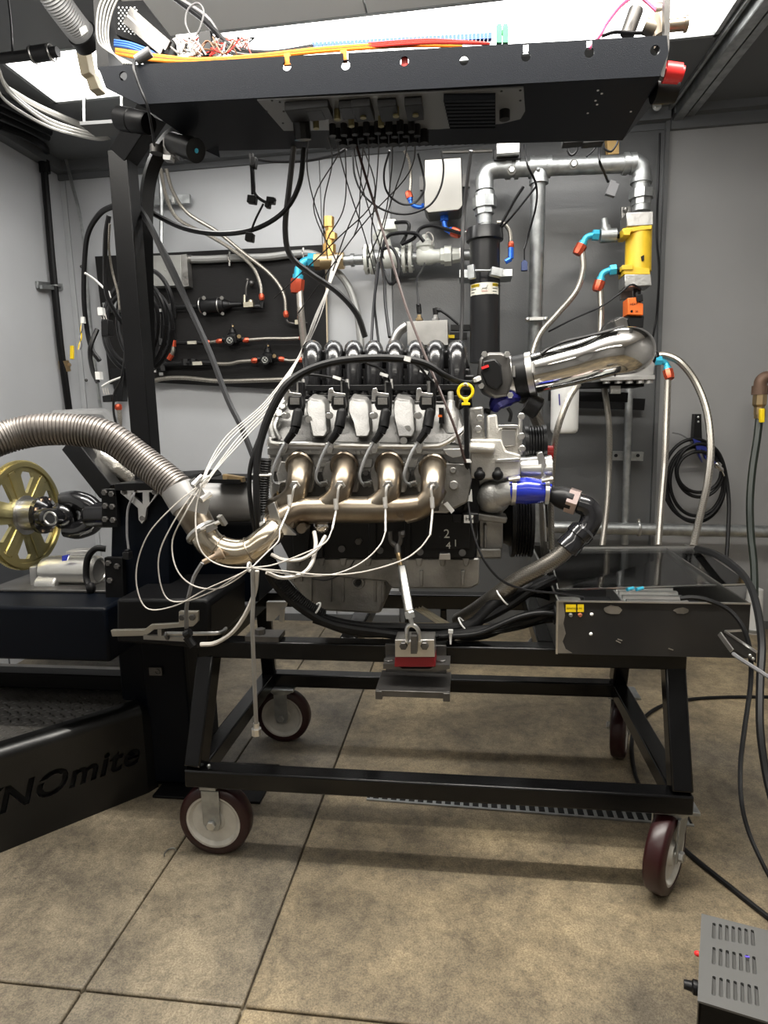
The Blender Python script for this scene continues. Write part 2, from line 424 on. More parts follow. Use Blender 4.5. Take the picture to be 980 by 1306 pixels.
# lip of the steel door panel edge
b = B(); b.mm(xD - .012, WY - .03, 0.0, xD + .004, WY - .008, z1); b.build('panel_edge', wallD, wb)
for px_, py_ in ((575, 455), (640, 520)): pass
wl = B(); wl.mm(LX - .1, FY, -0.02, LX, WY + .012, CZ + .3); wl = wl.build('wall_left', wallL); wl['kind'] = 'structure'
b = B(); b.mm(LX, 2.25, 0, LX + .006, 2.252, CZ); b.build('wall_seam', ceilm, wl)
wr = B(); wr.mm(RX, FY, -0.02, RX + .1, WY + .1, CZ + .3); wr = wr.build('wall_right', wallR); wr['kind'] = 'structure'
wf = B(); wf.mm(LX - .1, FY - .1, -.02, RX + .1, FY, CZ + .3); wf = wf.build('wall_front', wallR); wf['kind'] = 'structure'
c = B(); c.mm(LX - .1, FY - .1, CZ + .1, RX + .1, WY + .1, CZ + .2); c = c.build('ceiling', ceilm); c['kind'] = 'structure'
def cpanel(x0, y0, x1, y1, m, z0=CZ, z1=CZ + .02, nm='ceiling_panel'):
    b = B(); b.mm(x0, y0, z0, x1, y1, z1); return b.build(nm, m, c, bevel=0.002)
LY0, LY1 = 2.085, 2.40; LX0, LX1 = -1.56, 0.83
cpanel(LX, LY1, -0.9, WY, ceilm); cpanel(-0.895, LY1, 0.3, WY, ceilm); cpanel(0.305, LY1, RX, WY, ceilm)
cpanel(LX, LY0, LX0, LY1, ceilm); cpanel(LX1, LY0, RX, LY1, ceilm)
cpanel(LX, 1.35, -1.0, LY0, ceilm)
for x0, x1 in ((-0.995, -0.30), (-0.295, 0.4), (0.405, 1.1), (1.105, RX)): cpanel(x0, 1.35, x1, LY0, ceill)
for x0, x1 in ((LX, -0.9), (-0.895, 0.3), (0.305, RX)): cpanel(x0, FY, x1, 1.345, ceill)
# corner trims
b = B(); b.mm(LX, WY - .05, CZ - .045, xD, WY, CZ); b.mm(LX, WY - .012, CZ - .07, xD, WY, CZ - .045); t_ = b.build('trim_1', ceilm); t_['kind'] = 'structure'
b = B(); b.mm(LX, FY, CZ - .045, LX + .05, WY - .05, CZ); t_ = b.build('trim_2', ceilm); t_['kind'] = 'structure'
b = B(); b.mm(xD + .01, WY - .06, CZ - .03, RX, WY, CZ); b.mm(xD + .01, WY - .02, CZ - .075, RX, WY, CZ - .03); t_ = b.build('trim_3', ceilm); t_['kind'] = 'structure'
# vents in ceiling in front of light : perforated strips
for k in range(2):
    pass
# recessed light band
lf = thing('ceiling_light', ((LX0 + LX1) / 2, (LY0 + LY1) / 2, CZ), 'long bright recessed light band in the ceiling above the tray', 'light')
b = B(); b.mm(LX0, LY0, CZ - .003, LX1, LY0 + .008, CZ + .03); b.mm(LX0, LY1 - .014, CZ - .004, LX1, LY1, CZ + .03)
b.mm(LX0, LY0, CZ - .004, LX0 + .014, LY1, CZ + .03); b.mm(LX1 - .014, LY0, CZ - .004, LX1, LY1, CZ + .03); b.build('frame', galv, lf)
for k in range(3):
    xx0 = LX0 + .014 + k * (LX1 - LX0 - .028) / 3; xx1 = xx0 + (LX1 - LX0 - .028) / 3 - .003
    b = B(); b.mm(xx0, LY0 + .014, CZ + .005, xx1, LY1 - .014, CZ + .012); b.build('diffuser', tubeglow, lf)
# ceiling strut channel on the right
e = thing('strut_channel', P(848, 152, 2.85), 'long galvanised strut channel running along the ceiling at upper right', 'rail')
A = Vector((0.868, 3.0 - .08, CZ - .02)); D = Vector((0.905, 1.5, CZ - .02))
b = B(); b.bar(A + Vector((0, 0, -.022)), D + Vector((0, 0, -.022)), .036, .004); b.bar(A + Vector((-.018, 0, 0)), D + Vector((-.018, 0, 0)), .004, .044)
b.bar(A + Vector((.018, 0, 0)), D + Vector((.018, 0, 0)), .004, .044); b.build('channel', galv, e)
b = B(); b.bar(A + Vector((.05, 0, .004)), D + Vector((.05, 0, .004)), .03, .03); b.bar(A + Vector((-.04, 0, .012)), D + Vector((-.04, 0, .012)), .01, .014); b.build('conduit', galv, e)
# floor drain
e = thing('drain_grate', (0.13, 1.475, 0), 'narrow black slotted floor drain grate under the cart', 'drain')
def drain_pt(t): return Vector((-0.27 + t * 0.81, 1.505 - t * 0.03, 0))
b = B()
A, D = drain_pt(0), drain_pt(1)
for o_ in (-.019, .019): b.bar(A + Vector((0, o_, .002)), D + Vector((0, o_, .002)), .006, .004)
b.build('frame', galv, e)
b = B(); b.bar(A + Vector((0, 0, .0008)), D + Vector((0, 0, .0008)), .036, .001); b.build('channel', mat('drain_void', (0.004, 0.004, 0.004), 0.9), e)
n = 34; dv = (D - A) / n
rib = None
for k in range(n):
    pt = A + dv * (k + .5)
    if rib is None:
        b = B(); b.mm(pt.x - .0042, pt.y - .018, .0015, pt.x + .0042, pt.y + .018, .0035); rib = b.build('slat', galv, e); p0 = pt
    else:
        r2 = rib.copy(); COL.objects.link(r2); r2.parent = e; r2.location = (pt - p0) * S
# tiny clip on the floor
b = B(); q = PZ(217, 1088, .002); b.tube([q + Vector((.012 * math.cos(a), .016 * math.sin(a), .001)) for a in [x * .5 for x in range(1, 9)]], .0016, 6, 2)
tag(b.build('wire_clip', zinc), 'tiny bright wire clip lying on the concrete left of the wheel', 'clip')
# ================================================================== ENGINE CART
cart = thing('engine_cart', (-0.09, 1.5, 0), 'black square-tube rolling engine cart on four maroon casters', 'cart')
t = 0.042; h = t / 2
XL, XR = -0.618, 0.430            # lower corner post centres
LZ = 0.205; UZ = (P(250, 835, 1.306).z + P(877, 860, 1.306).z) / 2 + h
YF0, YR0 = 1.241, 1.775; YF1, YR1 = 1.327, 1.72
UL, UR = -0.606, 0.433
def rail(p, q, nm='frame_rail', w=t, hh=None, up=(0, 0, 1)):
    b = B(); b.bar(p, q, w, hh or w, up); return b.build(nm, black, cart, bevel=0.004)
rail((XL - h, YF0, LZ), (XR + h, YF0, LZ)); rail((XL - h, YR0, LZ), (XR + h, YR0, LZ))
for x in (XL, XR): rail((x, YF0 + h, LZ), (x, YR0 - h, LZ))
rail((UL - h, YF1, UZ), (UR + h, YF1, UZ)); rail((UL - h, YR1, UZ), (UR + h, YR1, UZ))
for x in (UL, UR): rail((x, YF1 + h, UZ), (x, YR1 - h, UZ))
for x, ux in ((XL, UL), (XR, UR)):
    rail((x, YF0, LZ + h), (ux, YF1, UZ - h), 'corner_post'); rail((x, YR0, LZ + h), (ux, YR1, UZ - h), 'corner_post')
rail((UL + .33, YF1 + h, UZ), (UL + .33, YR1 - h, UZ), 'cross_member'); rail((UR - .26, YF1 + h, UZ), (UR - .26, YR1 - h, UZ), 'cross_member')
for x in (-.172, -.07):                                      # two thin stubs under the rear rail
    rail((x, YR1 - .01, UZ - h), (x, YR1 - .01, UZ - h - .05), 'stub', .018)
b = B(); b.ball((XL + .03, YF0 - .0, LZ + h + .001), .0045); b.build('weld_bead', zinc, cart)
# small flats bolted on the upper left rail
b = B(); q = P(338, 803, 1.36)
b.mm(q.x - .03, YF1 - .02, UZ + h, q.x + .05, YF1 + .03, UZ + h + .012); b.cyl((q.x, YF1, UZ + h + .01), (q.x, YF1, UZ + h + .024), .012, 6); b.build('clamp_plate', darksteel, cart)
# bracket with triangular gusset (rear left)
b = B(); b.pp([(340, 768), (366, 768), (364, 775), (349, 792), (340, 792)], 1.60, 1.615); b.pp([(357, 778), (362, 777), (361, 793), (356, 793)], 1.585, 1.6); b.build('gusset_bracket', alum, cart)
def caster(x, y, ang, nm='caster', sw=False, pw=.045):
    """wheel radius .086; ang = direction the axle points (radians from +Y); plate under the rail"""
    R = 0.086; zc = R; ax = Vector((math.sin(ang), math.cos(ang), 0)); fw = Vector((math.cos(ang), -math.sin(ang), 0))
    off = fw * (0.03 if sw else 0); c = Vector((x, y, 0)); wc = Vector((x, y, zc)) + off
    b = B(); b.mm(x - pw, y - .038, LZ - h - .008, x + pw, y + .038, LZ - h)
    for s_ in (-1, 1):
        p = wc + ax * (s_ * .026); top = c + ax * (s_ * .026) + Vector((0, 0, LZ - h - .016))
        if sw:
            poly = [top - fw * .036, top + fw * .036, p + fw * .014 + Vector((0, 0, -.012)), p - fw * .012 + Vector((0, 0, -.008))]
        else:
            poly = [top - fw * .021, top + fw * .021, p + fw * .021, p + fw * .014 - Vector((0, 0, .016)), p - fw * .014 - Vector((0, 0, .016)), p - fw * .021]
        b.prism([q - ax * .002 for q in poly], ax * .004)
    b.cyl(c + Vector((0, 0, LZ - h - .02)), c + Vector((0, 0, LZ - h - .004)), .036 if pw > .03 else .018, 16)
    r = b.build(nm, galv, cart, bevel=.001)
    b = B(); b.lathe(wc - ax * .0215, ax, [(0, R * .80), (.003, R * .955), (.010, R), (.033, R), (.040, R * .955), (.043, R * .80), (.043, R * .76), (.0, R * .76), (0, R * .80)], 40, False); b.build('tyre', tread, r, angle=60)
    b = B(); b.lathe(wc - ax * .020, ax, [(0, .010), (0, .022), (.007, .026), (.007, R * .62), (.0, R * .70), (0, R * .77), (.04, R * .77), (.04, R * .70), (.033, R * .62), (.033, .026), (.04, .022), (.04, .010)], 40); b.build('wheel_hub', hubw, r, angle=40)
    b = B(); b.cyl(wc - ax * .034, wc + ax * .034, .007, 10); b.hexn(wc + ax * .029, ax, .011, .008); b.hexn(wc - ax * .029, -ax, .011, .008); b.build('axle_bolt', zinc, r)
    return r
caster(-.588, 1.262, 0.0, pw=.019); caster(-.578, 1.772, 0.0)
caster(.424, 1.270, math.radians(124), sw=True); caster(.447, 1.80, math.radians(108), sw=True)
# load mount on the front rail
mnt = thing('engine_mount_bracket', P(530, 878, 1.28), 'bare steel engine mount shelf with red bushing and pale block on front rail', 'bracket')
zt = UZ + h
def q3(px, py, Y): return P(px, py, Y)
b = B(); zz = P(530, 870, 1.255).z; x0 = P(484, 870, 1.255).x; x1 = P(575, 870, 1.255).x
b.mm(x0, 1.20, zz - .001, x1, 1.30, zz + .006); b.mm(x0 + .006, 1.197, zz - .008, x1 - .006, 1.203, zz + .006)
b.mm(x0, 1.196, zz - .014, x0 + .014, 1.21, zz + .004); b.mm(x1 - .014, 1.196, zz - .014, x1, 1.21, zz + .004)
b.mm(x0 + .01, 1.29, zz, x1 - .01, 1.299, zz + .07); b.build('shelf', darksteel, mnt, bevel=.001)
Ym = 1.235
b = B(); b.pp([(489, 847), (505, 847), (513, 853), (549, 853), (556, 848), (574, 848), (574, 853), (556, 857), (489, 853)][0:9], Ym - .02, Ym + .03); b.build('strap', darksteel, mnt)
b = B(); b.pp([(504, 838), (555, 838), (556, 851), (503, 851)], Ym - .022, Ym + .028); b.build('bushing', mat('red_rubber', (0.22, 0.006, 0.012), .45), mnt, bevel=.002)
b = B(); b.pp([(504, 816), (554, 816), (555, 838), (504, 838)], Ym - .026, Ym + .024); b.build('block', alum, mnt, bevel=.001)
b = B()
for px in (515, 542): b.hexn(P(px, 823, Ym - .026), (0, -1, 0), .0085, .007)
for px in (496, 563): b.hexn(P(px, 846, Ym), (0, 0, 1), .011, .01)
b.build('bolt', darksteel, mnt)
b = B(); b.pp([(524, 812), (532, 812), (532, 834), (524, 834)], Ym - .045, Ym - .02); b.build('eye_tab', darksteel, mnt)
# turnbuckle
tb = thing('turnbuckle', P(528, 818, Ym - .03), 'zinc plated turnbuckle tie rod standing between front rail mount and engine block', 'turnbuckle')
Yt = Ym - .03
b = B(); b.tube([P(521, 820, Yt), P(519, 808, Yt), P(520, 800, Yt + .002), P(525, 797, Yt), P(531, 800, Yt), P(535, 808, Yt), P(534, 820, Yt)], .0045, 8, 4); b.cyl(P(517, 818, Yt), P(538, 818, Yt), .004, 8)
b.cyl(P(526, 797, Yt), P(522, 782, Yt + .005), .005); b.build('clevis', zinc, tb)
b = B(); b.bar(P(522, 781, Yt + .004), P(512, 722, 1.27), .017, .017); b.build('body', zinc, tb, bevel=.003)
b = B(); b.hexn(P(524, 788, Yt + .003), P(520, 770, 1.21) - P(524, 788, Yt), .011, .014); b.build('lock_nut', zinc, tb)
b = B(); b.cyl(P(511, 722, 1.27), P(508, 705, 1.29), .0055); b.build('threaded_rod', brass, tb)
b = B(); b.tube([P(498, 678, 1.30), P(499, 690, 1.30), P(506, 696, 1.30), P(511, 690, 1.30), P(511, 678, 1.30)], .0055, 8, 4); b.cyl(P(507, 695, 1.3), P(508, 706, 1.29), .007)
b.hexn(P(512, 681, 1.30), (1, 0, 0), .008, .008); b.build('clevis', darksteel, tb)
# latch lever clamp at left end of front rail
lc = thing('toggle_clamp', P(200, 805, 1.22), 'pale steel toggle clamp lever at the left end of the cart rail', 'clamp')
Yl = 1.20
b = B(); b.pp([(141, 804), (184, 803), (192, 797), (228, 795), (228, 780), (252, 780), (252, 793), (246, 799), (196, 803), (186, 811), (143, 812)], Yl, Yl + .01); b.build('lever', mat('yellowed_steel', (.45, .42, .36), .4, .9), lc, bevel=.001)
b = B(); b.bar(P(184, 812, Yl), P(240, 815, Yl), .007, .01); b.pp([(201, 803), (206, 803), (206, 813), (201, 813)], Yl - .003, Yl + .01); b.build('link', steel, lc)
b = B(); b.tube([P(213, 808, Yl - .01), P(270, 808, Yl - .01), P(283, 806, Yl + .01), P(288, 802, Yl + .04)], .0045); b.build('hook_bar', steel, lc)
b = B(); b.ring(P(213, 811, Yl - .012), (1, .2, .3), .007, .003, 12, 6); b.hexn(P(233, 787, Yl), (0, -1, 0), .007, .006); b.hexn(P(246, 787, Yl), (0, -1, 0), .007, .006); b.build('bolt', darksteel, lc)
# ================================================================== ENGINE
eng = thing('engine', (-0.2, 1.52, 0.5), 'V8 engine with aluminium valve cover and black intake on the cart', 'engine')
def ep(nm, px, Y0, Y1, m, bevel=.002, label=None):
    b = B(); b.pp(px, Y0, Y1); return b.build(nm, m, eng, bevel=bevel, label=label)
# block
blk = ep('engine_block', [(352, 600), (612, 600), (612, 652), (606, 713), (368, 713), (356, 690)], 1.36, 1.68, blackplas, .004)
b = B()
for px, py in ((383, 699), (436, 700), (485, 702), (536, 704), (590, 705)): b.cyl(P(px, py, 1.36), P(px, py, 1.352), .008, 12)
for px, py in ((458, 690), ): b.hexn(P(px, py, 1.36), (0, -1, 0), .0085, .009)
b.build('plug', darksteel, blk)
b = B(); b.pp([(372, 655), (398, 655), (392, 712), (374, 712)], 1.345, 1.37); b.pp([(404, 670), (412, 670), (412, 712), (404, 712)], 1.35, 1.37); b.pp([(470, 655), (480, 655), (480, 712), (470, 712)], 1.352, 1.37); b.pp([(516, 655), (524, 655), (524, 712), (516, 712)], 1.352, 1.37)
b.pp([(543, 655), (600, 655), (600, 700), (543, 700)], 1.35, 1.365); b.build('rib', blackplas, blk, bevel=.002)
wr = (Vector((1, 0, 0)), Vector((0, 0, 1)))
text('2', 'chalk_marking', creamp, eng, P(566, 686, 1.3495), *wr, .028, .0004)
text('4', 'chalk_marking', creamp, eng, P(569, 693, 1.3495) - Vector((0, 0, .012)), *wr, .022, .0004)
text('1', 'chalk_marking', creamp, eng, P(578, 690, 1.3495) - Vector((0, 0, .012)), *wr, .022, .0004)
# oil pan
pan = ep('oil_pan', [(365, 712), (612, 712), (612, 745), (600, 751), (500, 751), (492, 742), (365, 730)], 1.37, 1.66, alud, .004)
b = B()
A0 = [P(x, y, 1.385) for x, y in ((367, 718), (493, 718), (492, 762), (486, 782), (476, 783), (400, 779), (392, 770), (368, 740))]
b.loft(A0, [p + Vector((0, .22, 0)) for p in A0]); b.build('sump', alud, pan, bevel=.006)
b = B()
for px in (372, 383, 395, 420, 436, 477, 487): b.pp([(px, 722), (px + 3, 722), (px + 3, 768 if px > 390 else 742), (px, 768 if px > 390 else 742)], 1.379, 1.39)
for px in (375, 405, 433, 465, 500, 530, 560, 590): b.pp([(px, 712), (px + 9, 712), (px + 7, 722), (px + 2, 722)], 1.362, 1.38)
for px in (535, 588): b.pp([(px, 728), (px + 5, 728), (px + 4, 748), (px + 1, 748)], 1.362, 1.375)
b.build('rib', alud, pan, bevel=.0015)
b = B(); b.ring(P(457, 743, 1.382), (0, 1, 0), .0125, .003, 24, 6); b.lathe(P(457, 743, 1.388), (0, -1, 0), [(0, .011), (.004, .011)], 20); b.build('drain_boss', alud, pan)
b = B(); b.lathe(P(457, 743, 1.381), (0, -1, 0), [(0, .0075), (.002, .0075)], 12); b.build('plug', blackplas, pan)
b = B(); b.pp([(561, 706), (574, 706), (575, 714), (560, 714)], 1.345, 1.36); b.build('lifting_eye', alum, eng, bevel=.001)
# cylinder head
head = ep('cylinder_head', [(342, 572), (592, 573), (600, 590), (598, 640), (570, 655), (350, 650), (342, 620)], 1.305, 1.42, alu, .004)
b = B(); b.pp([(341, 571), (596, 572), (597, 580), (341, 580)], 1.292, 1.31)
b.pp([(342, 583), (360, 583), (358, 600), (344, 602)], 1.297, 1.31); b.pp([(395, 585), (421, 585), (419, 596), (398, 596)], 1.299, 1.31); b.pp([(510, 585), (534, 585), (532, 597), (512, 596)], 1.299, 1.31); b.pp([(452, 585), (476, 585), (474, 597), (455, 596)], 1.299, 1.31)
for px in (432, 438, 451, 457, 463): b.pp([(px, 575), (px + 3, 575), (px + 3, 580), (px, 580)], 1.287, 1.30)
b.build('cast_ribs', alu, head, bevel=.0015)
ep('head_shaded_face', [(346, 602), (560, 602), (560, 652), (352, 650)], 1.30, 1.31, mat('shade_dark_casting', (.06, .058, .055), .5, .6), .002)  # plate with the shade behind the exhaust runners painted into its dark colour
hp = B()
for cx_ in (378, 436, 497, 553): hp.pp([(cx_ - 20, 588), (cx_ + 20, 588), (cx_ + 26, 604), (cx_ + 20, 628), (cx_ - 20, 628), (cx_ - 26, 604)], 1.29, 1.31)
hp.build('exhaust_port_flange', alud, head, bevel=.003)
b = B()
for px, py in ((362, 602), (416, 600), (468, 603), (528, 602), (578, 620), (584, 602)): b.hexn(P(px, py, 1.305), (0, -1, 0), .007, .012)
b.build('head_bolt', darksteel, head)
b = B(); b.pp([(560, 590), (598, 592), (602, 612), (596, 640), (574, 650), (560, 640), (556, 610)], 1.285, 1.31); b.cyl(P(579, 619, 1.285), P(579, 619, 1.276), .010, 14); b.cyl(P(578, 600, 1.285), P(578, 600, 1.281), .007, 12); b.build('end_boss', alud, head, bevel=.004)
# valve cover : sloped body, flange, 4 hollows, 3 towers
vc = B()
lo = [P(348, 566, 1.295), P(590, 568, 1.295), P(592, 552, 1.30), P(584, 525, 1.335), P(566, 512, 1.37), P(360, 508, 1.37), P(348, 530, 1.335), P(342, 552, 1.30)]
vc.loft(lo, [p + Vector((0, .12, .02)) for p in lo])
cover = vc.build('valve_cover', covm, eng, bevel=.006, seg=3)
b = B(); b.tube([P(343, 569, 1.288), P(345, 560, 1.288), P(352, 566, 1.286), P(400, 567, 1.286), P(480, 569, 1.286), P(548, 569, 1.286), P(566, 566, 1.286), P(582, 556, 1.288), P(594, 545, 1.30)], .0055, 8, 5)
b.pp([(344, 566), (592, 568), (592, 573), (344, 572)], 1.284, 1.31); b.build('flange', alum, cover, bevel=.001)
b = B(); b.tube([P(349, 560, 1.292), P(345, 540, 1.30), P(353, 522, 1.32), P(364, 510, 1.35)], .008, 8, 4); b.tube([P(358, 560, 1.290), P(351, 545, 1.295), P(355, 532, 1.31)], .004, 6, 4); b.build('rim', alu, cover)
b = B()
for a, b1, b2, c1, c2 in ((391, 415, 398, 413, 0), (444, 470, 453, 467, 0), (502, 527, 507, 524, 0)):
    top = [P(a, 512, 1.325), P(a + 4, 507, 1.325), P(a + 9, 509, 1.325), P(b1 - 4, 510, 1.325), P(b1, 516, 1.325), P(b1 + 2, 548, 1.278), P(b1, 558, 1.276), P(b2, 558, 1.276), P(b2 - 2, 540, 1.282), P(a, 526, 1.31)]
    b.loft(top, [p + Vector((0, .08, .02)) for p in top])
towers = b.build('breather_tower', covm, cover, bevel=.004, seg=3)
b = B()
for px, py in ((394, 535), (520, 547), (515, 562), (366, 530), (421, 530), (478, 530), (534, 530), (585, 562)):
    b.cyl(P(px, py, 1.30), P(px, py, 1.283), .0075, 12); b.cyl(P(px, py, 1.283), P(px, py, 1.280), .0045, 8)
b.build('bolt_boss', alum, cover)
b = B()
for px in (359, 418, 475, 532):
    b.pp([(px - 4, 565), (px + 9, 565), (px + 5, 578), (px, 578)], 1.279, 1.288); b.hexn(P(px + 3, 571, 1.279), (0, -1, 0), .004, .004)
b.pp([(566, 573), (592, 572), (588, 582), (578, 584), (570, 580)], 1.28, 1.288)
b.build('tab', alum, cover, bevel=.0008)
b = B(); b.cyl(P(574, 510, 1.34), P(575, 521, 1.34), .0075, 14); b.lathe(P(575, 500, 1.34), P(575, 530, 1.33) - P(575, 500, 1.34), [(0, .0065), (.018, .0065), (.02, .009), (.03, .010), (.05, .017), (.09, .019)], 14); b.build('oil_filler', alu, cover)
b = B(); b.pp([(560, 520), (566, 520), (567, 540), (560, 540)], 1.30, 1.32); b.build('connector', blackplas, cover); b = B(); b.pp([(559, 529), (564, 529), (564, 532), (559, 532)], 1.296, 1.30); b.build('lock_tab', orange, cover)
# head cover bosses left (cast circles)
b = B()
for px, py, r in ((357, 528, .010), (354, 543, .010), (362, 520, .007)): b.lathe(P(px, py, 1.315), (0, -1, .4), [(0, r), (.008, r * .8)], 14)
b.build('cast_boss', alu, cover)
# coils, boots, plug leads, plugs
CX = (376, 432, 488, 544.5)
PL = (360, 413, 468, 527)
for i, cxp in enumerate(CX):
    b = B(); b.pp([(cxp - 8, 505), (cxp + 8, 505), (cxp + 9, 518), (cxp + 7, 523), (cxp - 7, 523), (cxp - 10, 517)], 1.29, 1.325); coil = b.build('ignition_coil', blackplas, eng, bevel=.002)
    b = B(); b.pp([(cxp - 6, 507), (cxp + 6, 507), (cxp + 6, 516), (cxp - 6, 516)], 1.288, 1.291); b.build('name_plate', alud, coil)
    b = B(); b.pp([(cxp - 13, 497), (cxp - 8, 494), (cxp - 6, 500), (cxp + 8, 502), (cxp + 8, 505), (cxp - 8, 505), (cxp - 10, 512), (cxp - 14, 510)], 1.292, 1.298); b.cyl(P(cxp - 10, 498, 1.292), P(cxp - 10, 498, 1.286), .005, 8)
    b.cyl(P(cxp - 13, 530, 1.30), P(cxp - 13, 530, 1.276), .0065, 10); b.build('bracket', alum, coil, bevel=.0008)
    b = B(); b.pp([(cxp + 4, 487), (cxp + 10, 487), (cxp + 12, 506), (cxp + 5, 506)], 1.31, 1.33); b.pp([(cxp + 8, 505), (cxp + 12, 505), (cxp + 11, 530), (cxp + 9, 530)], 1.31, 1.32); b.build('plug_connector', blackplas, coil, bevel=.001)
    p0, p1, p2, p3 = P(cxp + 4, 527, 1.282), P(cxp + 1, 545, 1.27), P(cxp - 2, 552, 1.268), P(cxp - 11, 564, 1.266)
    b = B(); b.tube([p0, p1], [.011, .011], 12, 1); b.tube([p1, p2], .0095, 10, 1); b.tube([p2, p3], [.0085, .007], 10, 1); b.ball(p0, .011); b.build('coil_boot', rubber, coil)
    pl = PL[i]
    b = B(); b.tube([p3, P(cxp - 18, 575, 1.262), P(cxp - 25, 592, 1.262), P(cxp - 29, 607, 1.264), P(cxp - 27, 615, 1.27), P(pl - 4, 618, 1.285)], .0032, 8, 6); b.build('plug_lead', mat('grey_silicone', (.33, .34, .35), .4), coil)
    b = B(); a = P(pl + 14, 614, 1.31); c_ = P(pl - 4, 618, 1.282); d = (c_ - a)
    b.cyl(a, a + d * .45, .011, 6); b.cyl(a + d * .3, a + d * .65, .0085, 12); b.cyl(a + d * .6, c_, .006, 10); sp = b.build('spark_plug', steel, eng)
    b = B(); b.ring(a + d * .35, d, .0088, .0016, 14, 6); b.build('seal_ring', alum, sp)
# exhaust manifold
mf = B()
run = ((383, 583, 378), (440, 583, 434), (497, 583, 497), (553, 586, 552))
log = [P(561, 622, 1.245), P(548, 640, 1.235), P(522, 648, 1.232), P(480, 650, 1.232), P(430, 650, 1.232), P(385, 652, 1.228), P(356, 664, 1.212), P(344, 674, 1.20)]
mf.tube(log, [.017, .022, .0255, .0275, .0275, .0285, .0275, .026], 18, 6)
for a, y, k in run:
    pts = [P(a, y + 12, 1.30), P(a, y + 16, 1.272), P((a + k) / 2, y + 32, 1.242), P(k - 2, y + 48, 1.232), P(k - 16, y + 61, 1.232), P(k - 36, y + 68, 1.233)]
    mf.tube(pts, [.026, .026, .0245, .024, .024, .023], 16, 6)
mani_o = mf.build('exhaust_manifold', mani, eng, angle=50)
b = B()
for a, y, k in run: b.lathe(P(a, y + 10, 1.298), (0, -1, -.15), [(0, .031), (.010, .031), (.013, .028)], 20)
b.build('port_collar', mani, mani_o)
b = B(); b.lathe(P(511, 655, 1.208), (0, -1, 0), [(-.006, .008), (.001, .008), (.001, .004), (.002, .004)], 14); b.lathe(P(370, 668, 1.2), (0, -1, 0), [(-.02, .009), (.002, .009)], 12); b.lathe(P(385, 674, 1.195), (0, -1, 0), [(-.03, .010), (.004, .010)], 12)
for k in range(10): q = P(400 + k * 3, 652.5, 1.2055); b.box(q, (.0028, .001, .0022))
for k in range(5): q = P(437 + k * 4.5, 653, 1.2055); b.box(q, (.004, .001, .002))
b.build('cast_boss', mani, mani_o)
# collector flange
b = B(); ax = Vector((-1, .05, -.35)).normalized(); c0 = P(347, 675, 1.20)
b.pp([(341, 645), (350, 640), (357, 662), (378, 683), (350, 682), (345, 664)], 1.185, 1.20); b.lathe(c0 + ax * .004, ax, [(-.006, .034), (.006, .034)], 20); b.build('flange', steel, mani_o, bevel=.001)
EGT = ((378, 619), (435, 619), (496, 619), (553, 619))
for px, py in EGT:
    b = B(); a = P(px, py, 1.225); b.hexn(a, (0, -1, 0), .0115, .012); b.cyl(a + Vector((0, -.010, 0)), a + Vector((-.002, -.018, 0)), .0065, 6); b.ring(a, (0, 1, 0), .012, .0025, 14, 6); b.build('probe_bung', steel, mani_o)
# intake manifold
im = B(); im.pp([(388, 470), (600, 470), (603, 520), (384, 520)], 1.42, 1.60); im.pp([(392, 447), (592, 447), (600, 470), (388, 470)], 1.47, 1.66); im.pp([(380, 481), (606, 478), (606, 484), (380, 487)], 1.385, 1.42)
intake = im.build('intake_manifold', blackplas, eng, bevel=.004)
shinyp = mat('glossy_black_nylon', (0.012, 0.012, 0.013), 0.16, 0, 0.2, 60, stretch=(1, 8, 8), coat=.3)
for px in (399, 426, 451.5, 477, 504, 530.5, 555.5, 583):
    dx = (px - 490) * .03
    b = B(); pts = [P(px - dx, 520, 1.40), P(px, 490, 1.385), P(px, 468, 1.39), P(px, 452, 1.405), P(px, 446, 1.44), P(px + dx, 448, 1.50), P(px + dx, 462, 1.54)]
    b.tube(pts, [.0175, .019, .020, .021, .0215, .0215, .021], 14, 6); b.build('intake_runner', shinyp, intake, angle=60)
    if px < 580: b = B(); b.pp([(px + 12, 470), (px + 16, 470), (px + 15, 500), (px + 12, 500)], 1.385, 1.43); b.build('rib', blackplas, intake)
b = B(); b.bar(P(384, 495, 1.37), P(606, 494, 1.37), .012, .012); b.bar(P(384, 507, 1.36), P(600, 507, 1.36), .006, .008); b.build('fuel_rail', blackplas, eng, bevel=.001)
for px in (383, 439, 495, 549):
    b = B(); b.cyl(P(px, 486, 1.345), P(px, 503, 1.345), .0075, 10); b.cyl(P(px + 4, 484, 1.34), P(px + 5, 496, 1.335), .004, 8); b.build('injector', steel, eng)
# throttle body
b = B(); b.pp([(612, 456), (624, 449), (640, 449), (651, 455), (654, 485), (649, 505), (632, 508), (616, 500), (609, 478)], 1.40, 1.52); tbd = b.build('throttle_body', darksteel, eng, bevel=.006)
b = B(); b.pp([(616, 460), (632, 457), (640, 466), (642, 490), (634, 498), (621, 492), (614, 476)], 1.382, 1.40); b.build('motor_cover', blackplas, tbd, bevel=.004)
b = B(); b.pp([(614, 468), (623, 465), (624, 468), (615, 471)], 1.378, 1.382); b.build('connector_lock', redp, tbd)
b = B()
for px, py in ((618, 452), (647, 452), (651, 504), (614, 492)): b.hexn(P(px, py, 1.398), (0, -1, 0), .007, .006)
b.ring(P(652, 480, 1.46), P(700, 470, 1.44) - P(652, 480, 1.46), .036, .004, 24, 6); b.build('bolt', alum, tbd)
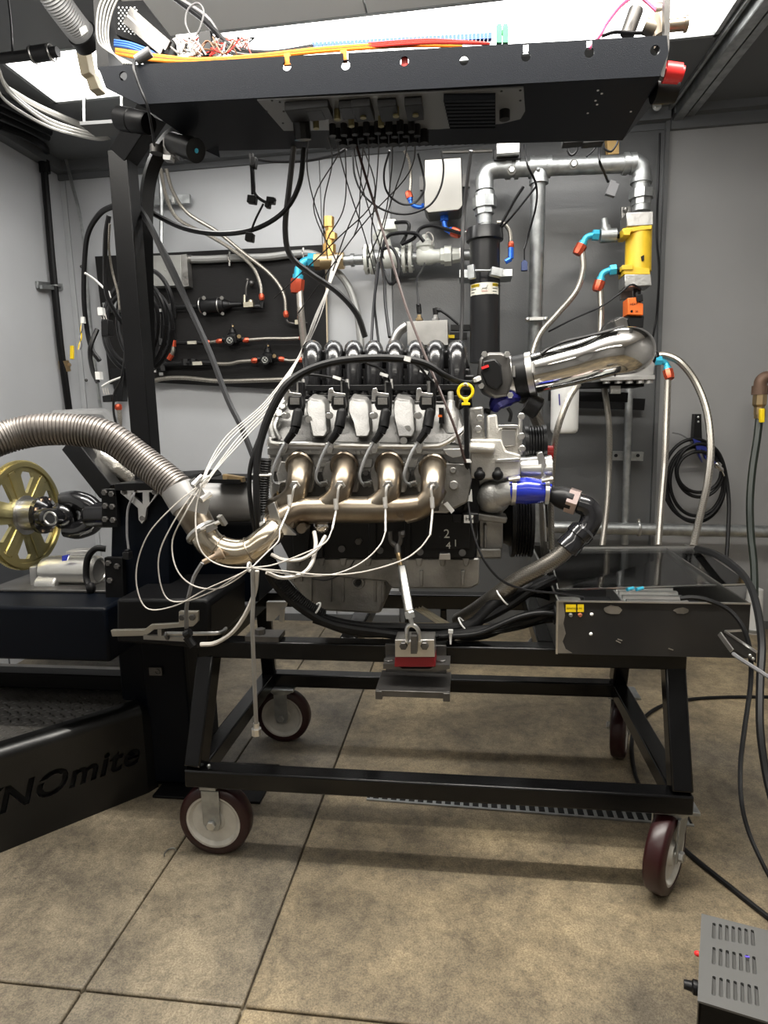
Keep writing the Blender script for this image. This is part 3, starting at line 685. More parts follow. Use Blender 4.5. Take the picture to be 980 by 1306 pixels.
# front accessory drive castings (faces to the right)
wp = B()
wp.pp([(600, 560), (640, 560), (646, 575), (665, 580), (664, 607), (640, 611), (617, 612), (600, 610)], 1.35, 1.48)
wp.pp([(622, 530), (634, 528), (636, 548), (648, 542), (662, 542), (664, 584), (655, 588), (622, 590)], 1.36, 1.46)
wp.pp([(598, 568), (628, 568), (628, 578), (598, 578)], 1.33, 1.36); wp.cyl(P(598, 571, 1.34), P(632, 573, 1.34), .012, 12)
wpo = wp.build('water_pump', pumpm, eng, bevel=.004)
b = B(); b.cyl(P(664, 530, 1.40), P(664, 580, 1.40), .0045, 8); b.pp([(636, 542), (661, 542), (661, 546), (636, 546)], 1.345, 1.36); b.pp([(632, 586), (663, 584), (663, 588), (632, 590)], 1.345, 1.36)
for px, py in ((665, 531), (665, 556), (666, 572), (612, 533), (610, 547), (627, 575)): b.hexn(P(px, py, 1.36), (0, -1, 0), .008, .01)
b.pp([(640, 548), (658, 548), (657, 568), (641, 570)], 1.352, 1.362); b.build('cast_detail', alum, wpo, bevel=.001)
b = B(); b.pp([(598, 520), (617, 518), (619, 560), (600, 562)], 1.38, 1.44); b.pp([(601, 600), (650, 598), (648, 640), (640, 655), (602, 650)], 1.38, 1.46); b.build('front_cover', alud, eng, bevel=.005)
b = B(); b.pp([(610, 650), (642, 650), (642, 690), (640, 713), (612, 713)], 1.40, 1.60); b.pp([(606, 654), (648, 660), (646, 668), (606, 664)], 1.36, 1.42); b.pp([(617, 668), (621, 668), (621, 712), (617, 712)], 1.385, 1.41); b.pp([(607, 700), (640, 700), (640, 712), (607, 712)], 1.38, 1.41); b.build('timing_cover', alud, eng, bevel=.004)
# pulleys, axes along X
def pulley(px, py, Y, rpx, wpx, m, nm, grooves=5, lab=None):
    c = P(px, py, Y); R = u(rpx, Y); W = u(wpx, Y); prof = [(0, R * .3), (0, R)]
    for k in range(grooves):
        a = W * (.18 + .64 * k / grooves); prof += [(a, R), (a + W * .05, R * .93), (a + W * .64 / grooves - W * .02, R * .93)]
    prof += [(W * .84, R), (W, R), (W, R * .3)]
    b = B(); b.lathe(c - Vector((W / 2, 0, 0)), (1, 0, 0), prof, 32); return b.build(nm, m, eng, angle=25, label=lab)
pulley(664, 656, 1.52, 54, 26, blackplas, 'crank_pulley', 5); b = B(); b.cyl(P(640, 655, 1.52), P(655, 655, 1.52), .07, 28, .085); b.build('crank_damper', blackplas, eng)
pulley(682, 568, 1.50, 25, 26, blackplas, 'idler_pulley', 5)
b = B(); b.lathe(P(663, 600, 1.44), (1, 0, 0), [(0, .02), (0, .030), (.045, .034), (.05, .030), (.064, .034), (.07, .034), (.07, .01)], 28); b.pp([(686, 578), (692, 576), (697, 590), (697, 610), (690, 616), (687, 600)], 1.41, 1.44); b.build('alternator', alum, eng, bevel=.001)
# thermostat housing
b = B(); c = P(628, 634, 1.37); b.ball(c, .036, (1, .8, .95), seg=20); b.lathe(c + Vector((0, .01, 0)), (0, 1, 0), [(0, .037), (.012, .044), (.02, .044)], 20); b.tube([c, P(648, 629, 1.36), P(656, 628, 1.355)], [.028, .026, .026], 18, 4); th = b.build('thermostat_housing', alu, eng, angle=40)
b = B()
for px, py in ((612, 606), (635, 606)): b.ball(P(px, py, 1.335), .0125, (1, 1, .95)); b.cyl(P(px, py - 2, 1.335), P(px, py - 9, 1.36), .007, 8)
b.build('rubber_cap', rubber, eng)
b = B(); b.pp([(590, 654), (611, 655), (611, 668), (590, 667)], 1.33, 1.36); b.pp([(576, 655), (590, 656), (588, 667), (578, 666)], 1.33, 1.36); b.build('crank_sensor', blackplas, eng, bevel=.002)
b = B(); b.pp([(592, 657), (604, 657), (604, 667), (592, 667)], 1.329, 1.3305); b.pp([(566, 643), (571, 640), (580, 651), (576, 655)], 1.272, 1.274); b.pp([(592, 628), (602, 624), (603, 640), (592, 638)], 1.315, 1.318); b.build('paper_tag', whitep, eng)
text('H 4', 'tag_marking', blackplas, eng, P(594, 664, 1.3285), *wr, .013, .0003)
b = B(); b.pp([(585, 636), (591, 632), (592, 640), (588, 645), (585, 642)], 1.315, 1.318); b.pp([(353, 626), (358, 632), (356, 640), (353, 638)], 1.26, 1.263); b.build('brass_tab', brass, eng)
b = B(); b.pp([(346, 616), (357, 617), (356, 628), (350, 630), (346, 640)], 1.27, 1.30); b.build('bracket', alum, eng, bevel=.001)
# dipstick
ds = thing('oil_dipstick', P(594, 500, 1.29), 'yellow ring-handled oil dipstick at the front end of the valve cover', 'dipstick')
b = B(); b.ring(P(594, 499.5, 1.28), (0, 1, 0), u(9, 1.28), .0034, 28, 8); b.pp([(590.5, 508), (598, 508), (597, 513), (600, 514), (600, 517), (589, 517), (589, 514), (592, 513)], 1.276, 1.285); b.build('handle', yellowp, ds, bevel=.001)
b = B(); b.tube([P(594.5, 517, 1.28), P(596, 590, 1.285)], .0052, 8, 1); b.tube([P(596, 588, 1.285), P(597, 610, 1.30), P(596, 640, 1.33), P(592, 655, 1.345)], .0065, 8, 4); b.build('tube', rubber, ds)
b = B(); b.tube([P(592, 491, 1.277), P(594, 489, 1.272), P(597, 492, 1.277)], .002, 6, 4); b.pp([(593, 586), (600, 586), (602, 590), (592, 590)], 1.275, 1.285); b.build('wire_tie', whitep, ds)
# chrome charge pipe with coupler
cp = thing('intake_pipe', P(740, 490, 1.42), 'large polished aluminium intake pipe curving off to the right of throttle', 'pipe')
b = B(); pts = [(671, 479, 1.47), (700, 472, 1.45), (740, 462, 1.43), (780, 450, 1.41), (802, 447, 1.43), (807, 448, 1.50), (805, 450, 1.58), (798, 452, 1.66)]
T(b, pts, [24, 24.5, 25.5, 27.5, 27.5, 26, 24.5, 23], 32, 8); b.build('pipe', chrome, cp, angle=60)
b = B(); pa, pb_ = P(648, 484, 1.475), P(682, 477, 1.465); d = (pb_ - pa).normalized(); L_ = (pb_ - pa).length
b.lathe(pa, d, [(0, .040), (.004, .049), (L_, .049), (L_, .04)], 32); b.build('coupler', rubber, cp)
for tt in (.16, .86):
    b = B(); b.lathe(pa + d * (L_ * tt - .006), d, [(0, .0495), (0, .0515), (.013, .0515), (.013, .0495)], 32, False); q = pa + d * (L_ * tt); b.cyl(q + Vector((-.0, -.046, .024)), q + Vector((0, -.052, .0)), .004, 8); b.build('hose_clamp', steel, cp)
b = B(); b.ring(P(785, 478, 1.40), (1, .1, -.1), .003, .001); b.pp([(784, 409), (795, 404), (800, 407), (802, 417), (792, 419), (786, 416)], 1.44, 1.46); b.build('sensor', darksteel, cp, bevel=.001)
# blue silicone hose on thermostat and black AN adapter, big braided hose
wh = thing('coolant_hose', P(700, 700, 1.34), 'blue silicone coolant joint leading to a black elbow and thick braided hose', 'hose')
b = B(); T(b, [(649, 627, 1.355), (655, 627, 1.355), (672, 626, 1.35), (690, 627, 1.345), (703, 629, 1.34)], [13, 15.5, 17.5, 15, 11], 24, 6); b.build('silicone_sleeve', bluesil, wh, angle=60)
for px, py, Y, r in ((655, 627, 1.355, 16), (697, 628, 1.342, 13.5)):
    b = B(); d = P(px + 10, py + .3, Y) - P(px, py, Y); b.lathe(P(px - 2.5, py, Y), d, [(0, u(r, Y)), (0, u(r + 1.5, Y)), (u(5, Y), u(r + 1.5, Y)), (u(5, Y), u(r, Y))], 28, False); b.cyl(P(px - 6, py - 15, Y - .02), P(px + 6, py - 17, Y - .02), .005, 8); b.hexn(P(px + 5, py - 17, Y - .02), (1, 0, 0), .006, .006); b.build('t_bolt_clamp', alum, wh)
b = B(); d = P(740, 642, 1.325) - P(703, 630, 1.34); q = P(700, 629, 1.34); b.lathe(q, d, [(0, .010), (0, .015), (.012, .018), (.02, .022), (.032, .024), (.052, .024), (.053, .020), (.07, .020)], 6 * 3); b.build('adapter', blackplas, wh, angle=20)
b = B(); b.lathe(P(724, 637, 1.332), d, [(0, .02), (.0, .0285), (.022, .0285), (.023, .021)], 6); b.build('fitting_nut', mat('pink_tinted_nut', (.50, .40, .38), .3, .8), wh)
b = B(); T(b, [(738, 642, 1.325), (749, 646, 1.322), (755, 656, 1.32), (752, 668, 1.318), (744, 680, 1.315)], [13, 13.5, 13.5, 13, 13], 16, 6); b.lathe(P(746, 674, 1.316), P(728, 694, 1.31) - P(746, 674, 1.316), [(0, .0235), (.006, .027), (.022, .027), (.024, .024), (.034, .024), (.04, .026), (.058, .026), (.06, .02)], 18); b.build('elbow_fitting', mat('gloss_black_anodised', (.012, .012, .014), .14, 0, coat=.5), wh, angle=25)
b = B(); T(b, [(731, 690, 1.31), (715, 708, 1.31), (690, 724, 1.32), (660, 740, 1.34), (632, 760, 1.37), (608, 778, 1.42), (585, 792, 1.46)], 10.5, 14, 8); b.build('hose', hosebd, wh)
# ================================================================== DYNO STAND (left)
dy = thing('dyno_stand', (-1.0, 1.6, 0), 'big black steel dynamometer stand at left with bolted column and beams', 'machine')
# main beam (dark blue-black) with table on top
A0 = P(0, 782, 1.25); zt_ = A0.z
beam_x1 = P(154, 785, 1.36).x
b = B(); b.mm(LX + .25, 1.30, zt_ - .135, beam_x1, 1.80, zt_); b.build('main_beam', navy, dy, bevel=.008)
b = B(); b.mm(-1.25, 1.42, zt_, P(138, 780, 1.42).x, 1.78, zt_ + .007); b.build('table_plate', darksteel, dy, bevel=.002)
# forward beam that carries the toggle clamp
b = B(); b.pp([(148, 764), (262, 764), (268, 770), (268, 822), (262, 828), (148, 820)], 1.27, 1.50); b.build('side_beam', blacksat, dy, bevel=.008)
# column
cx0 = P(152, 860, 1.50).x; cx1 = P(240, 860, 1.50).x
b = B(); b.mm(cx0, 1.50, 0.0, cx1 - .02, 1.72, P(150, 815, 1.50).z); b.build('column', navy, dy, bevel=.008)
b = B(); b.mm(cx1 - .12, 1.485, .02, cx1 - .0, 1.51, P(150, 815, 1.50).z); b.build('column_gusset', navy, dy, bevel=.004)
b = B(); b.mm(cx1 - .1, 1.44, 0.0, P(336, 1010, 1.47).x, 1.62, .008); b.build('foot_plate', blacksat, dy, bevel=.002)
b = B(); q = P(199, 856, 1.48); b.box(q, (.036, .006, .022)); b.ring(q + Vector((.006, -.004, 0)), (0, 1, 0), .006, .002); b.build('socket_plate', darksteel, dy)
# upper box
bx = [(144, 626), (214, 623), (216, 660), (262, 660), (262, 768), (140, 768)]
b = B(); b.pp([(143, 625), (200, 620), (214, 628), (218, 768), (140, 768)], 1.40, 1.70); b.build('upper_housing', navy, dy, bevel=.004)
b = B(); b.pp([(200, 664), (330, 664), (330, 768), (200, 768)], 1.53, 1.66); b.build('bell_housing_plate', navy, dy, bevel=.004)
b = B(); b.pp([(129, 624), (148, 624), (150, 672), (130, 672)], 1.385, 1.40); b.pp([(133, 711), (156, 711), (158, 768), (135, 768)], 1.385, 1.40); b.build('splice_plate', blacksat, dy, bevel=.001)
b = B()
for px, py in ((134, 628), (143, 630), (135, 645), (144, 646), (135, 662), (145, 663), (139, 718), (150, 722), (141, 740)): b.hexn(P(px, py, 1.385), (0, -1, 0), .0075, .006)
b.build('bolt', darksteel, dy)
# rim and aluminium triangular bracket
b = B(); b.pp([(146, 617), (206, 614), (212, 620), (212, 625), (146, 626)], 1.38, 1.72); b.build('top_plate', blacksat, dy, bevel=.002)
b = B()
tri = [(154, 625), (200, 624), (202, 629), (199, 633), (187, 648), (185, 663), (181, 668), (177, 663), (176, 648), (159, 633), (154, 629)]
b.pp(tri, 1.388, 1.397)
tb_ = b.build('triangular_bracket', alum, dy, bevel=.001)
cb = B(); cb.pp([(162, 630), (177, 629), (177, 644)], 1.37, 1.41); cb.pp([(185, 629), (195, 629), (186, 643)], 1.37, 1.41); cut(tb_, cb)
b = B()
for px, py in ((158, 628), (197, 628), (181, 661)): b.cyl(P(px, py, 1.388), P(px, py, 1.383), .006, 12)
b.build('bolt', darksteel, dy)
# grey shaft tube
b = B(); c0 = P(206, 641, 1.55); c1 = P(332, 641, 1.55); b.lathe(c0, (1, 0, 0), [(0, u(26.5, 1.55)), ((c1 - c0).length, u(26.5, 1.55))], 40)
b.build('shaft_guard_tube', mat('grey_painted_tube', (.30, .295, .29), .42, .3, .05, 60), dy, angle=50)
b = B(); b.pp([(262, 611), (305, 612), (306, 617), (262, 616)], 1.45, 1.60); b.build('tube_flange', blacksat, dy); b = B(); b.pp([(284, 605), (309, 609), (310, 615), (284, 611)], 1.46, 1.48); b.cyl(P(287, 609, 1.46), P(287, 609, 1.452), .006, 8); b.cyl(P(304, 612, 1.46), P(304, 612, 1.457), .004, 8); b.build('hinge_tab', brass, dy)
b = B(); b.bar(P(250, 667, 1.50), P(330, 668, 1.50), .008); b.build('rod', blacksat, dy)
# tank-ish parts under the tube
b = B(); b.lathe(P(196, 715, 1.62), (1, 0, 0), [(0, .0), (0, .09), (.28, .09), (.30, .06)], 24); b.build('rear_drum', navy, dy)
# inclined arm with wrapped top
arm = B(); arm.bar(P(94, 566, 1.66), P(143, 628, 1.62), .055, .05, (0, 1, 0)); arm.build('inclined_arm', blacksat, dy, bevel=.003)
b = B(); b.bar(P(104, 591, 1.63), P(116, 584, 1.63), .02, .004, (0, 1, 0)); b.build('arm_joint', darksteel, dy)
foil = mat('crumpled_foil', (.52, .50, .46), .25, 1.0, 1.0, 45)
b = B(); b.tube([P(118, 574, 1.70), P(135, 585, 1.70), P(155, 600, 1.70), P(174, 614, 1.70)], [.03, .05, .055, .04], 12, 5); b.build('foil_wrap', foil, dy)
b = B(); b.tube([P(70, 530, 1.9), P(115, 528, 1.9), P(138, 530, 1.88), P(146, 545, 1.8)], .018, 10, 5); b.build('grey_duct', mat('duct_grey', (.4, .4, .4), .4, .6), dy)
# horizontal deck rails behind the step
yy = 1.55
b = B(); zr = P(0, 858, yy).z; b.mm(LX + .2, yy, zr - .045, cx0, yy + .05, zr); b.build('lower_beam', blacksat, dy, bevel=.004)
# boom column for the overhead tray
bt = thing('boom_frame', P(195, 620, 1.52), 'tall black square-tube boom column with a bent knee carrying the overhead tray', 'frame')
b = B(); lo_, kn = Vector((P(176, 640, 1.52).x + .025, 1.54, P(190, 625, 1.52).z)), P(157, 196, 1.60) + Vector((0, 0, 0))
kn = Vector((kn.x - .002, 1.60, kn.z))
b.bar(lo_, kn, .052, .052, (0, 1, 0)); b.build('post', blacksat, bt, bevel=.002)
b = B(); b.bar(kn + Vector((0, 0, -.012)), P(196, 142, 1.56), .052, .052, (0, 1, 0)); b.build('knee', blacksat, bt, bevel=.002)
b = B(); b.tube([P(189, 470, 1.65), P(186, 330, 1.68), P(187, 255, 1.69), P(196, 210, 1.69), P(216, 178, 1.67), P(240, 170, 1.64)], .022, 4, 6); b.build('rear_arm', blacksat, bt)
# black lamp can at the knee
b = B(); d = P(194, 158, 1.46) - P(158, 151, 1.49); q = P(154, 151, 1.49); L_ = d.length * 1.0
b.lathe(q, d, [(0, .022), (0, .026), (.04, .026), (.042, .0245), (L_ * .95, .0245), (L_, .022)], 24); b.build('pivot_can', blacksat, bt)
# second can with round end (camera-like) hanging under the tray
cn = thing('camera_housing', P(240, 190, 1.44), 'small black cylindrical camera hanging from the left underside of the tray', 'camera')
b = B(); q = P(220, 182, 1.46); d = P(250, 192, 1.42) - q; b.lathe(q, d, [(0, .018), (0, .022), (d.length * .6, .0225), (d.length * .62, .0255), (d.length, .0255), (d.length + .001, .02)], 24); b.build('barrel', blackplas, cn)
b = B(); q2 = q + d * 1.02; b.lathe(q2, d, [(0, .005), (.001, .005)], 10); b.build('lens_mark', blueal, cn)
b = B(); b.pp([(208, 176), (222, 172), (224, 200), (214, 203), (208, 196)], 1.46, 1.48); b.ring(P(213, 182, 1.455), (0, 1, 0), .006, .002, 14, 6); b.cyl(P(200, 196, 1.46), P(200, 186, 1.46), .015, 12); b.build('bracket', darksteel, cn)
b = B(); b.pp([(208, 197), (218, 198), (217, 204), (208, 203)], 1.45, 1.47); b.build('clip', zinc, cn)
# ---------------------------------------------------------------- diamond plate step
st = thing('dyno_step', (-1.1, 1.3, 0), 'black operator step at lower left with slotted letters cut in front', 'step')
f0 = PZ(0, 1088, 0); f1 = PZ(190, 1011, 0); dirf = (f1 - f0).normalized(); f0 = f0 - dirf * .5
nrm = Vector((dirf.y, -dirf.x, 0))
if nrm.y > 0: nrm = -nrm
def on_face(px, py):       # point of the step's front plane seen at a pixel
    r = ray(px, py); n_ = nrm; t_ = (f1 - CAM0).dot(n_) / r.dot(n_); return CAM0 + r * t_
HZ = (on_face(10, 962).z + on_face(150, 898).z) / 2 - .004
R_ = 0.028
prof = [(0, 0)] + [(0, HZ - R_)] + [(R_ - R_ * math.cos(a), HZ - R_ + R_ * math.sin(a)) for a in [math.pi / 2 * k / 8 for k in range(1, 9)]] + [(R_ + .02, HZ), (R_ + .02, HZ - .012), (.012, HZ - .03), (.012, 0)]
inn = -nrm
def at_(p, s_, z): return p + inn * s_ + Vector((0, 0, z))
stm = mat('step_black', (.0035, .0035, .0035), .32, 0, .05, 80)
pf = [(0, 0), (0, HZ - R_), (.012, HZ - R_), (.012, 0)]
b = B(); b.loft([at_(f0, a, z) for a, z in pf], [at_(f1, a, z) for a, z in pf]); sf = b.build('front_skin', stm, st, angle=25)
pf = [(.012, HZ - R_)] + prof[1:-2]
b = B(); b.loft([at_(f0, a, z) for a, z in pf], [at_(f1, a, z) for a, z in pf]); b.build('rounded_nose', stm, st, angle=40)
# cut the letters
xd = dirf; zd = Vector((0, 0, 1))
bl = on_face(10, 1031); bl2 = on_face(166, 979); 
zl = (bl.z + bl2.z) / 2
capH = (on_face(24, 997).z - on_face(24, 1026).z) * 1.1
cuttext = bpy.data.curves.new('t', 'FONT')
def letters(body, x_from, x_to, zbase, hgt):
    cu = bpy.data.curves.new('t', 'FONT'); cu.body = body; cu.size = 1; cu.shear = .28; cu.offset = .028; cu.extrude = .5; cu.resolution_u = 4; cu.space_character = 1.08
    t = bpy.data.objects.new('t', cu); COL.objects.link(t); bpy.context.view_layer.update()
    me = bpy.data.meshes.new_from_object(t.evaluated_get(bpy.context.evaluated_depsgraph_get())); bpy.data.objects.remove(t)
    xs = [v.co.x for v in me.vertices]; x0, x1 = min(xs), max(xs)
    out = B(); vs = []
    L_ = (x_to - x_from).length
    for v in me.vertices:
        k = (v.co.x - x0) / (x1 - x0)
        p = x_from + dirf * (k * L_); vs.append(Vector((p.x, p.y, zbase + v.co.y * hgt / .72)) + nrm * (v.co.z * .02 / .5 + 0.004))
    out.add(vs, [tuple(pl.vertices) for pl in me.polygons]); return out
xf, xt = on_face(-93, 1030), on_face(176, 979)
cbld = letters('DYNOmite', xf, xt, zl, capH)
try:
    cut(sf, cbld)
except Exception as ex: print('cut failed', ex)
# gap bars: the round letters are split by a thin bridge like a stencil
b = B()
for pa_, pb__, dz in (((43, 1002), (80, 988), 0),):
    p, q = on_face(*pa_), on_face(*pb__); b.bar(p + inn * .003, q + inn * .003, .006, .004, up=nrm)
b.build('stencil_bridge', MATS['step_black'], st)
b = B(); b.loft([at_(f0, .016, .0), at_(f0, .016, HZ - .03), at_(f0, .018, HZ - .03), at_(f0, .018, 0)], [at_(f1, .016, 0), at_(f1, .016, HZ - .03), at_(f1, .018, HZ - .03), at_(f1, .018, 0)]); b.build('backing_sheet', mat('void_black', (.003, .003, .003), .9), st)
# end return of the step
b = B(); e1 = f1 + dirf * .02 + inn * .02
prof2 = [(0, 0), (0, HZ - .03), (.03, HZ)]
b.loft([f1, f1 + Vector((0, 0, HZ - R_)), f1 + inn * R_ * .3 + Vector((0, 0, HZ - R_ * .3)), f1 + inn * R_ + Vector((0, 0, HZ)), f1 + inn * .2 + Vector((0, 0, HZ)), f1 + inn * .2],
       [e1 + Vector((.015, 0, 0)), e1 + Vector((.015, 0, HZ - R_ * 1.6)), e1 + inn * R_ * .3 + Vector((.01, 0, HZ - R_ * .9)), e1 + inn * R_ + Vector((0, 0, HZ - R_ * .5)), e1 + inn * .2 + Vector((0, 0, HZ - R_ * .5)), e1 + inn * .2])
b.build('end_return', MATS['step_black'], st, angle=40)
# deck plate
treadm = mat('diamond_plate', (.30, .285, .265), .42, .9, .1, 90, .25, 12)
dk0 = at_(f0, R_ + .02, 0); dk1 = at_(f1, R_ + .02, 0)
poly = [Vector((dk0.x, dk0.y, HZ - .012)), Vector((dk1.x, dk1.y, HZ - .012)), Vector((dk1.x, 1.72, HZ - .012)), Vector((LX + .15, 1.72, HZ - .012)), Vector((LX + .15, dk0.y, HZ - .012))]
b = B(); b.prism(poly, (0, 0, .008)); deck = b.build('deck_plate', treadm, st)
b = B(); zt2 = HZ - .004
import itertools
for i in range(64):
    for k in range(40):
        x = -1.75 + i * .0155; y = 1.0 + k * .0185 + (i % 2) * .009
        if (Vector((x, y, 0)) - dk0).dot(inn) < .012 or y > 1.70 or x > dk1.x - .01: continue
        a = math.radians(35 if (i + k) % 2 else -35); d_ = Vector((math.cos(a), math.sin(a), 0)); n_ = Vector((-d_.y, d_.x, 0)); c_ = Vector((x, y, zt2))
        vs = [c_ - d_ * .0075, c_ + n_ * .0024 + Vector((0, 0, .0028)), c_ + d_ * .0075, c_ - n_ * .0024 + Vector((0, 0, .0028))]
        b.add(vs, [(0, 3, 1), (1, 3, 2)])
b.build('tread_lug', mat('polished_tread', (.42, .40, .37), .3, 1.0), st, kind='stuff', split=False)
# far diamond plate seen between the beams
b = B(); b.mm(-1.75, 1.95, HZ - .02, -1.0, 2.5, HZ - .01); b.build('rear_deck_plate', mat('worn_diamond_plate', (.25, .24, .22), .45, .8, .1, 60), st)
# ---------------------------------------------------------------- flywheel, hub, joint, shaft, starter
fw = thing('flywheel', P(28, 657, 1.55), 'gold toothed flywheel disc with cut windows at the left edge', 'flywheel')
C0 = P(29, 657, 1.56); RF = .153; AX = Vector((1, 0, 0))
teeth = 132; poly = []
for i in range(teeth):
    for f_, rr in ((0, RF - .004), (.2, RF), (.5, RF), (.7, RF - .004)):
        a = 2 * math.pi * (i + f_) / teeth; poly.append(C0 + Vector((0, math.cos(a) * rr, math.sin(a) * rr)))
b = B(); b.prism(poly, (.010, 0, 0)); disc = b.build('disc', gold, fw, angle=25)
cb = B()
for i in range(6):
    a0 = 2 * math.pi * i / 6 + math.radians(18)
    pts = []
    for da, rr in ((-.06, .062), (.06, .062), (.15, .088), (.20, .112), (.13, .123), (-.13, .123), (-.20, .112), (-.15, .088)):
        a = a0 + da * 1.15; pts.append(C0 + Vector((-.02, math.cos(a) * rr, math.sin(a) * rr)))
    cb.prism(pts, (.06, 0, 0))
    for da, rr in ((.42, .125), (.62, .125), (.5, .105)):
        a = a0 + da; q = C0 + Vector((-.02, math.cos(a) * rr, math.sin(a) * rr)); cb.cyl(q, q + Vector((.06, 0, 0)), .0042, 8)
cut(disc, cb)
b = B(); b.lathe(C0 - AX * .006, AX, [(0, RF - .022), (0, RF - .006), (.022, RF - .006), (.022, RF - .018), (.012, RF - .02), (.012, RF - .022)], 64, False); b.build('rim', gold, fw)
b = B()
for i in range(6):
    a = 2 * math.pi * i / 6 + math.radians(48); d_ = Vector((0, math.cos(a), math.sin(a))); b.bar(C0 + d_ * .045 + AX * .011, C0 + d_ * .13 + AX * .011, .004, .022, up=AX.cross(d_))
b.build('spoke_rib', gold, fw, bevel=.001)
b = B(); b.lathe(C0 + AX * .01, AX, [(0, .055), (.004, .055), (.004, .043), (.045, .043)], 36); b.build('hub_sleeve', steel, fw)
sh = thing('drive_shaft', P(100, 657, 1.55), 'gloss black universal joint drive shaft between gold flywheel and housing', 'shaft')
gblk = mat('gloss_black_paint', (.008, .008, .009), .15, 0, coat=.4)
q = C0 + AX * .057
b = B(); b.lathe(q, AX, [(0, .045), (0, .052), (.012, .052), (.02, .040), (.03, .03)], 28); b.build('flange', gblk, sh)
b = B()
for i in range(8):
    a = 2 * math.pi * i / 8 + .3; p = q + Vector((.010, math.cos(a) * .043, math.sin(a) * .043)); b.hexn(p, AX, .007, .008)
b.build('bolt', mat('copper_bolt', (.55, .38, .28), .35, .9), sh)
jc = q + AX * .07
b = B()
for s_ in (-1, 1):
    b.tube([q + AX * .02 + Vector((0, s_ * .02, 0)), q + AX * .035 + Vector((0, s_ * .036, .0)), jc + Vector((0, s_ * .036, 0))], [.026, .026, .024], 14, 4)
    b.cyl(jc + Vector((0, s_ * .03, 0)), jc + Vector((0, s_ * .06, 0)), .023, 18)
b.build('yoke', gblk, sh); b = B()
for s_ in (-1, 1):
    b.tube([jc + Vector((0, 0, s_ * .040)), jc + Vector((.035, 0, s_ * .042)), jc + Vector((.07, 0, s_ * .03)), jc + Vector((.09, 0, s_ * .015))], [.023, .026, .028, .026], 14, 4)
b.ball(jc, .040); b.lathe(jc + AX * .07, AX, [(0, .032), (.01, .038), (.04, .036), (.14, .036)], 24); b.build('yoke', gblk, sh)
b = B(); b.ring(jc + Vector((0, -.060, 0)), (0, 1, 0), .017, .003, 20, 6); b.build('bearing_cap_ring', steel, sh)
sm = thing('starter_motor', P(90, 760, 1.48), 'silver starter motor with blue mark bolted below the drive shaft', 'motor')
Y_ = 1.50; q0, q1 = P(58, 727, Y_), P(128, 727, Y_)
b = B(); b.lathe(q0, AX, [(0, .02), (0, .034), (.02, .039), (.035, .037), (.037, .040), ((q1 - q0).length - .006, .040), ((q1 - q0).length, .034), ((q1 - q0).length, .028), ((q1 - q0).length - .004, .027)], 30); b.build('body', mat('starter_silver', (.66, .65, .62), .3, .95), sm)
b = B(); b.pp([(37, 723), (48, 722), (50, 757), (39, 757)], 1.47, 1.53); b.build('mount_block', alum, sm, bevel=.002)
b = B(); b.pp([(45, 722), (60, 722), (60, 740), (46, 740)], 1.47, 1.53); b.lathe(P(50, 745, 1.47), AX, [(0, .015), (0, .022), (.055, .022), (.058, .018)], 18); b.pp([(84, 703), (112, 702), (112, 708), (84, 709)], 1.50, 1.54); b.build('solenoid', alu, sm, bevel=.002)
b = B(); b.pp([(79, 709), (88, 707), (85, 715), (79, 716)], 1.4585, 1.464); b.build('blue_mark', bluesil, sm)
b = B(); T(b, [(135, 700, 1.44), (122, 700, 1.43), (112, 712, 1.43), (110, 735, 1.43), (114, 750, 1.42)], 4.5, 10, 5); b.ball(P(116, 750, 1.42), .012, (1, 1, 1.3)); b.build('battery_cable', rubber, sm)
# ---------------------------------------------------------------- flexible exhaust duct
fx = thing('flexible_duct', P(250, 660, 1.13), 'ribbed steel flexible exhaust duct arching over the gold flywheel', 'duct')
ctrl = [(-60, 598, 1.02), (-20, 568, 1.06), (20, 554, 1.10), (57, 548, 1.12), (100, 549, 1.14), (140, 558, 1.15), (181, 587, 1.16), (212, 611, 1.155), (228, 625, 1.15)]
sp, _ = spline([P(*p) for p in ctrl], 28)
# ribbed profile along arc length
L_ = [0]
for i in range(1, len(sp)): L_.append(L_[-1] + (sp[i] - sp[i - 1]).length)
tot = L_[-1]; nr = int(tot / .0068)
def at_len(s_):
    for i in range(1, len(sp)):
        if L_[i] >= s_: return sp[i - 1].lerp(sp[i], (s_ - L_[i - 1]) / max(1e-9, L_[i] - L_[i - 1]))
    return sp[-1]
pts = []; rs = []
for k in range(nr):
    for f_, dr in ((.0, -.0022), (.18, 0.0), (.62, 0.0), (.8, -.0022)):
        pts.append(at_len(tot * (k + f_) / nr)); rs.append(.0315 + dr)
b = B(); b.tube(pts, rs, 28, 1); b.build('ribbed_hose', flexm, fx, angle=30)
d = (P(258, 676, 1.14) - P(226, 622, 1.15)); q = P(226, 622, 1.15); dl = d.normalized()
b = B(); b.lathe(q, dl, [(0, .031), (0, .0335), (.044, .0335), (.045, .031)], 30); b.build('duct_cuff', mat('grey_cuff', (.33, .325, .32), .5, .5), fx)
b = B(); b.lathe(q + dl * .044, dl, [(0, .031), (.05, .0295)], 30, True); b.build('downpipe_neck', mani, fx)
b = B(); b.bar(P(240, 640, 1.10), P(266, 640 + 7, 1.11), .004, .03); b.bar(P(245, 611, 1.12), P(262, 640, 1.12), .014, .003, (0, 1, 0)); b.cyl(P(246, 620, 1.10), P(258, 608, 1.12), .006, 8); b.cyl(P(256, 638, 1.10), P(268, 630, 1.12), .006, 8); b.build('band_clamp', alum, fx)
eb = thing('exhaust_elbow', P(300, 720, 1.14), 'heat-tinted welded stainless exhaust elbow joining manifold to ribbed duct', 'pipe')
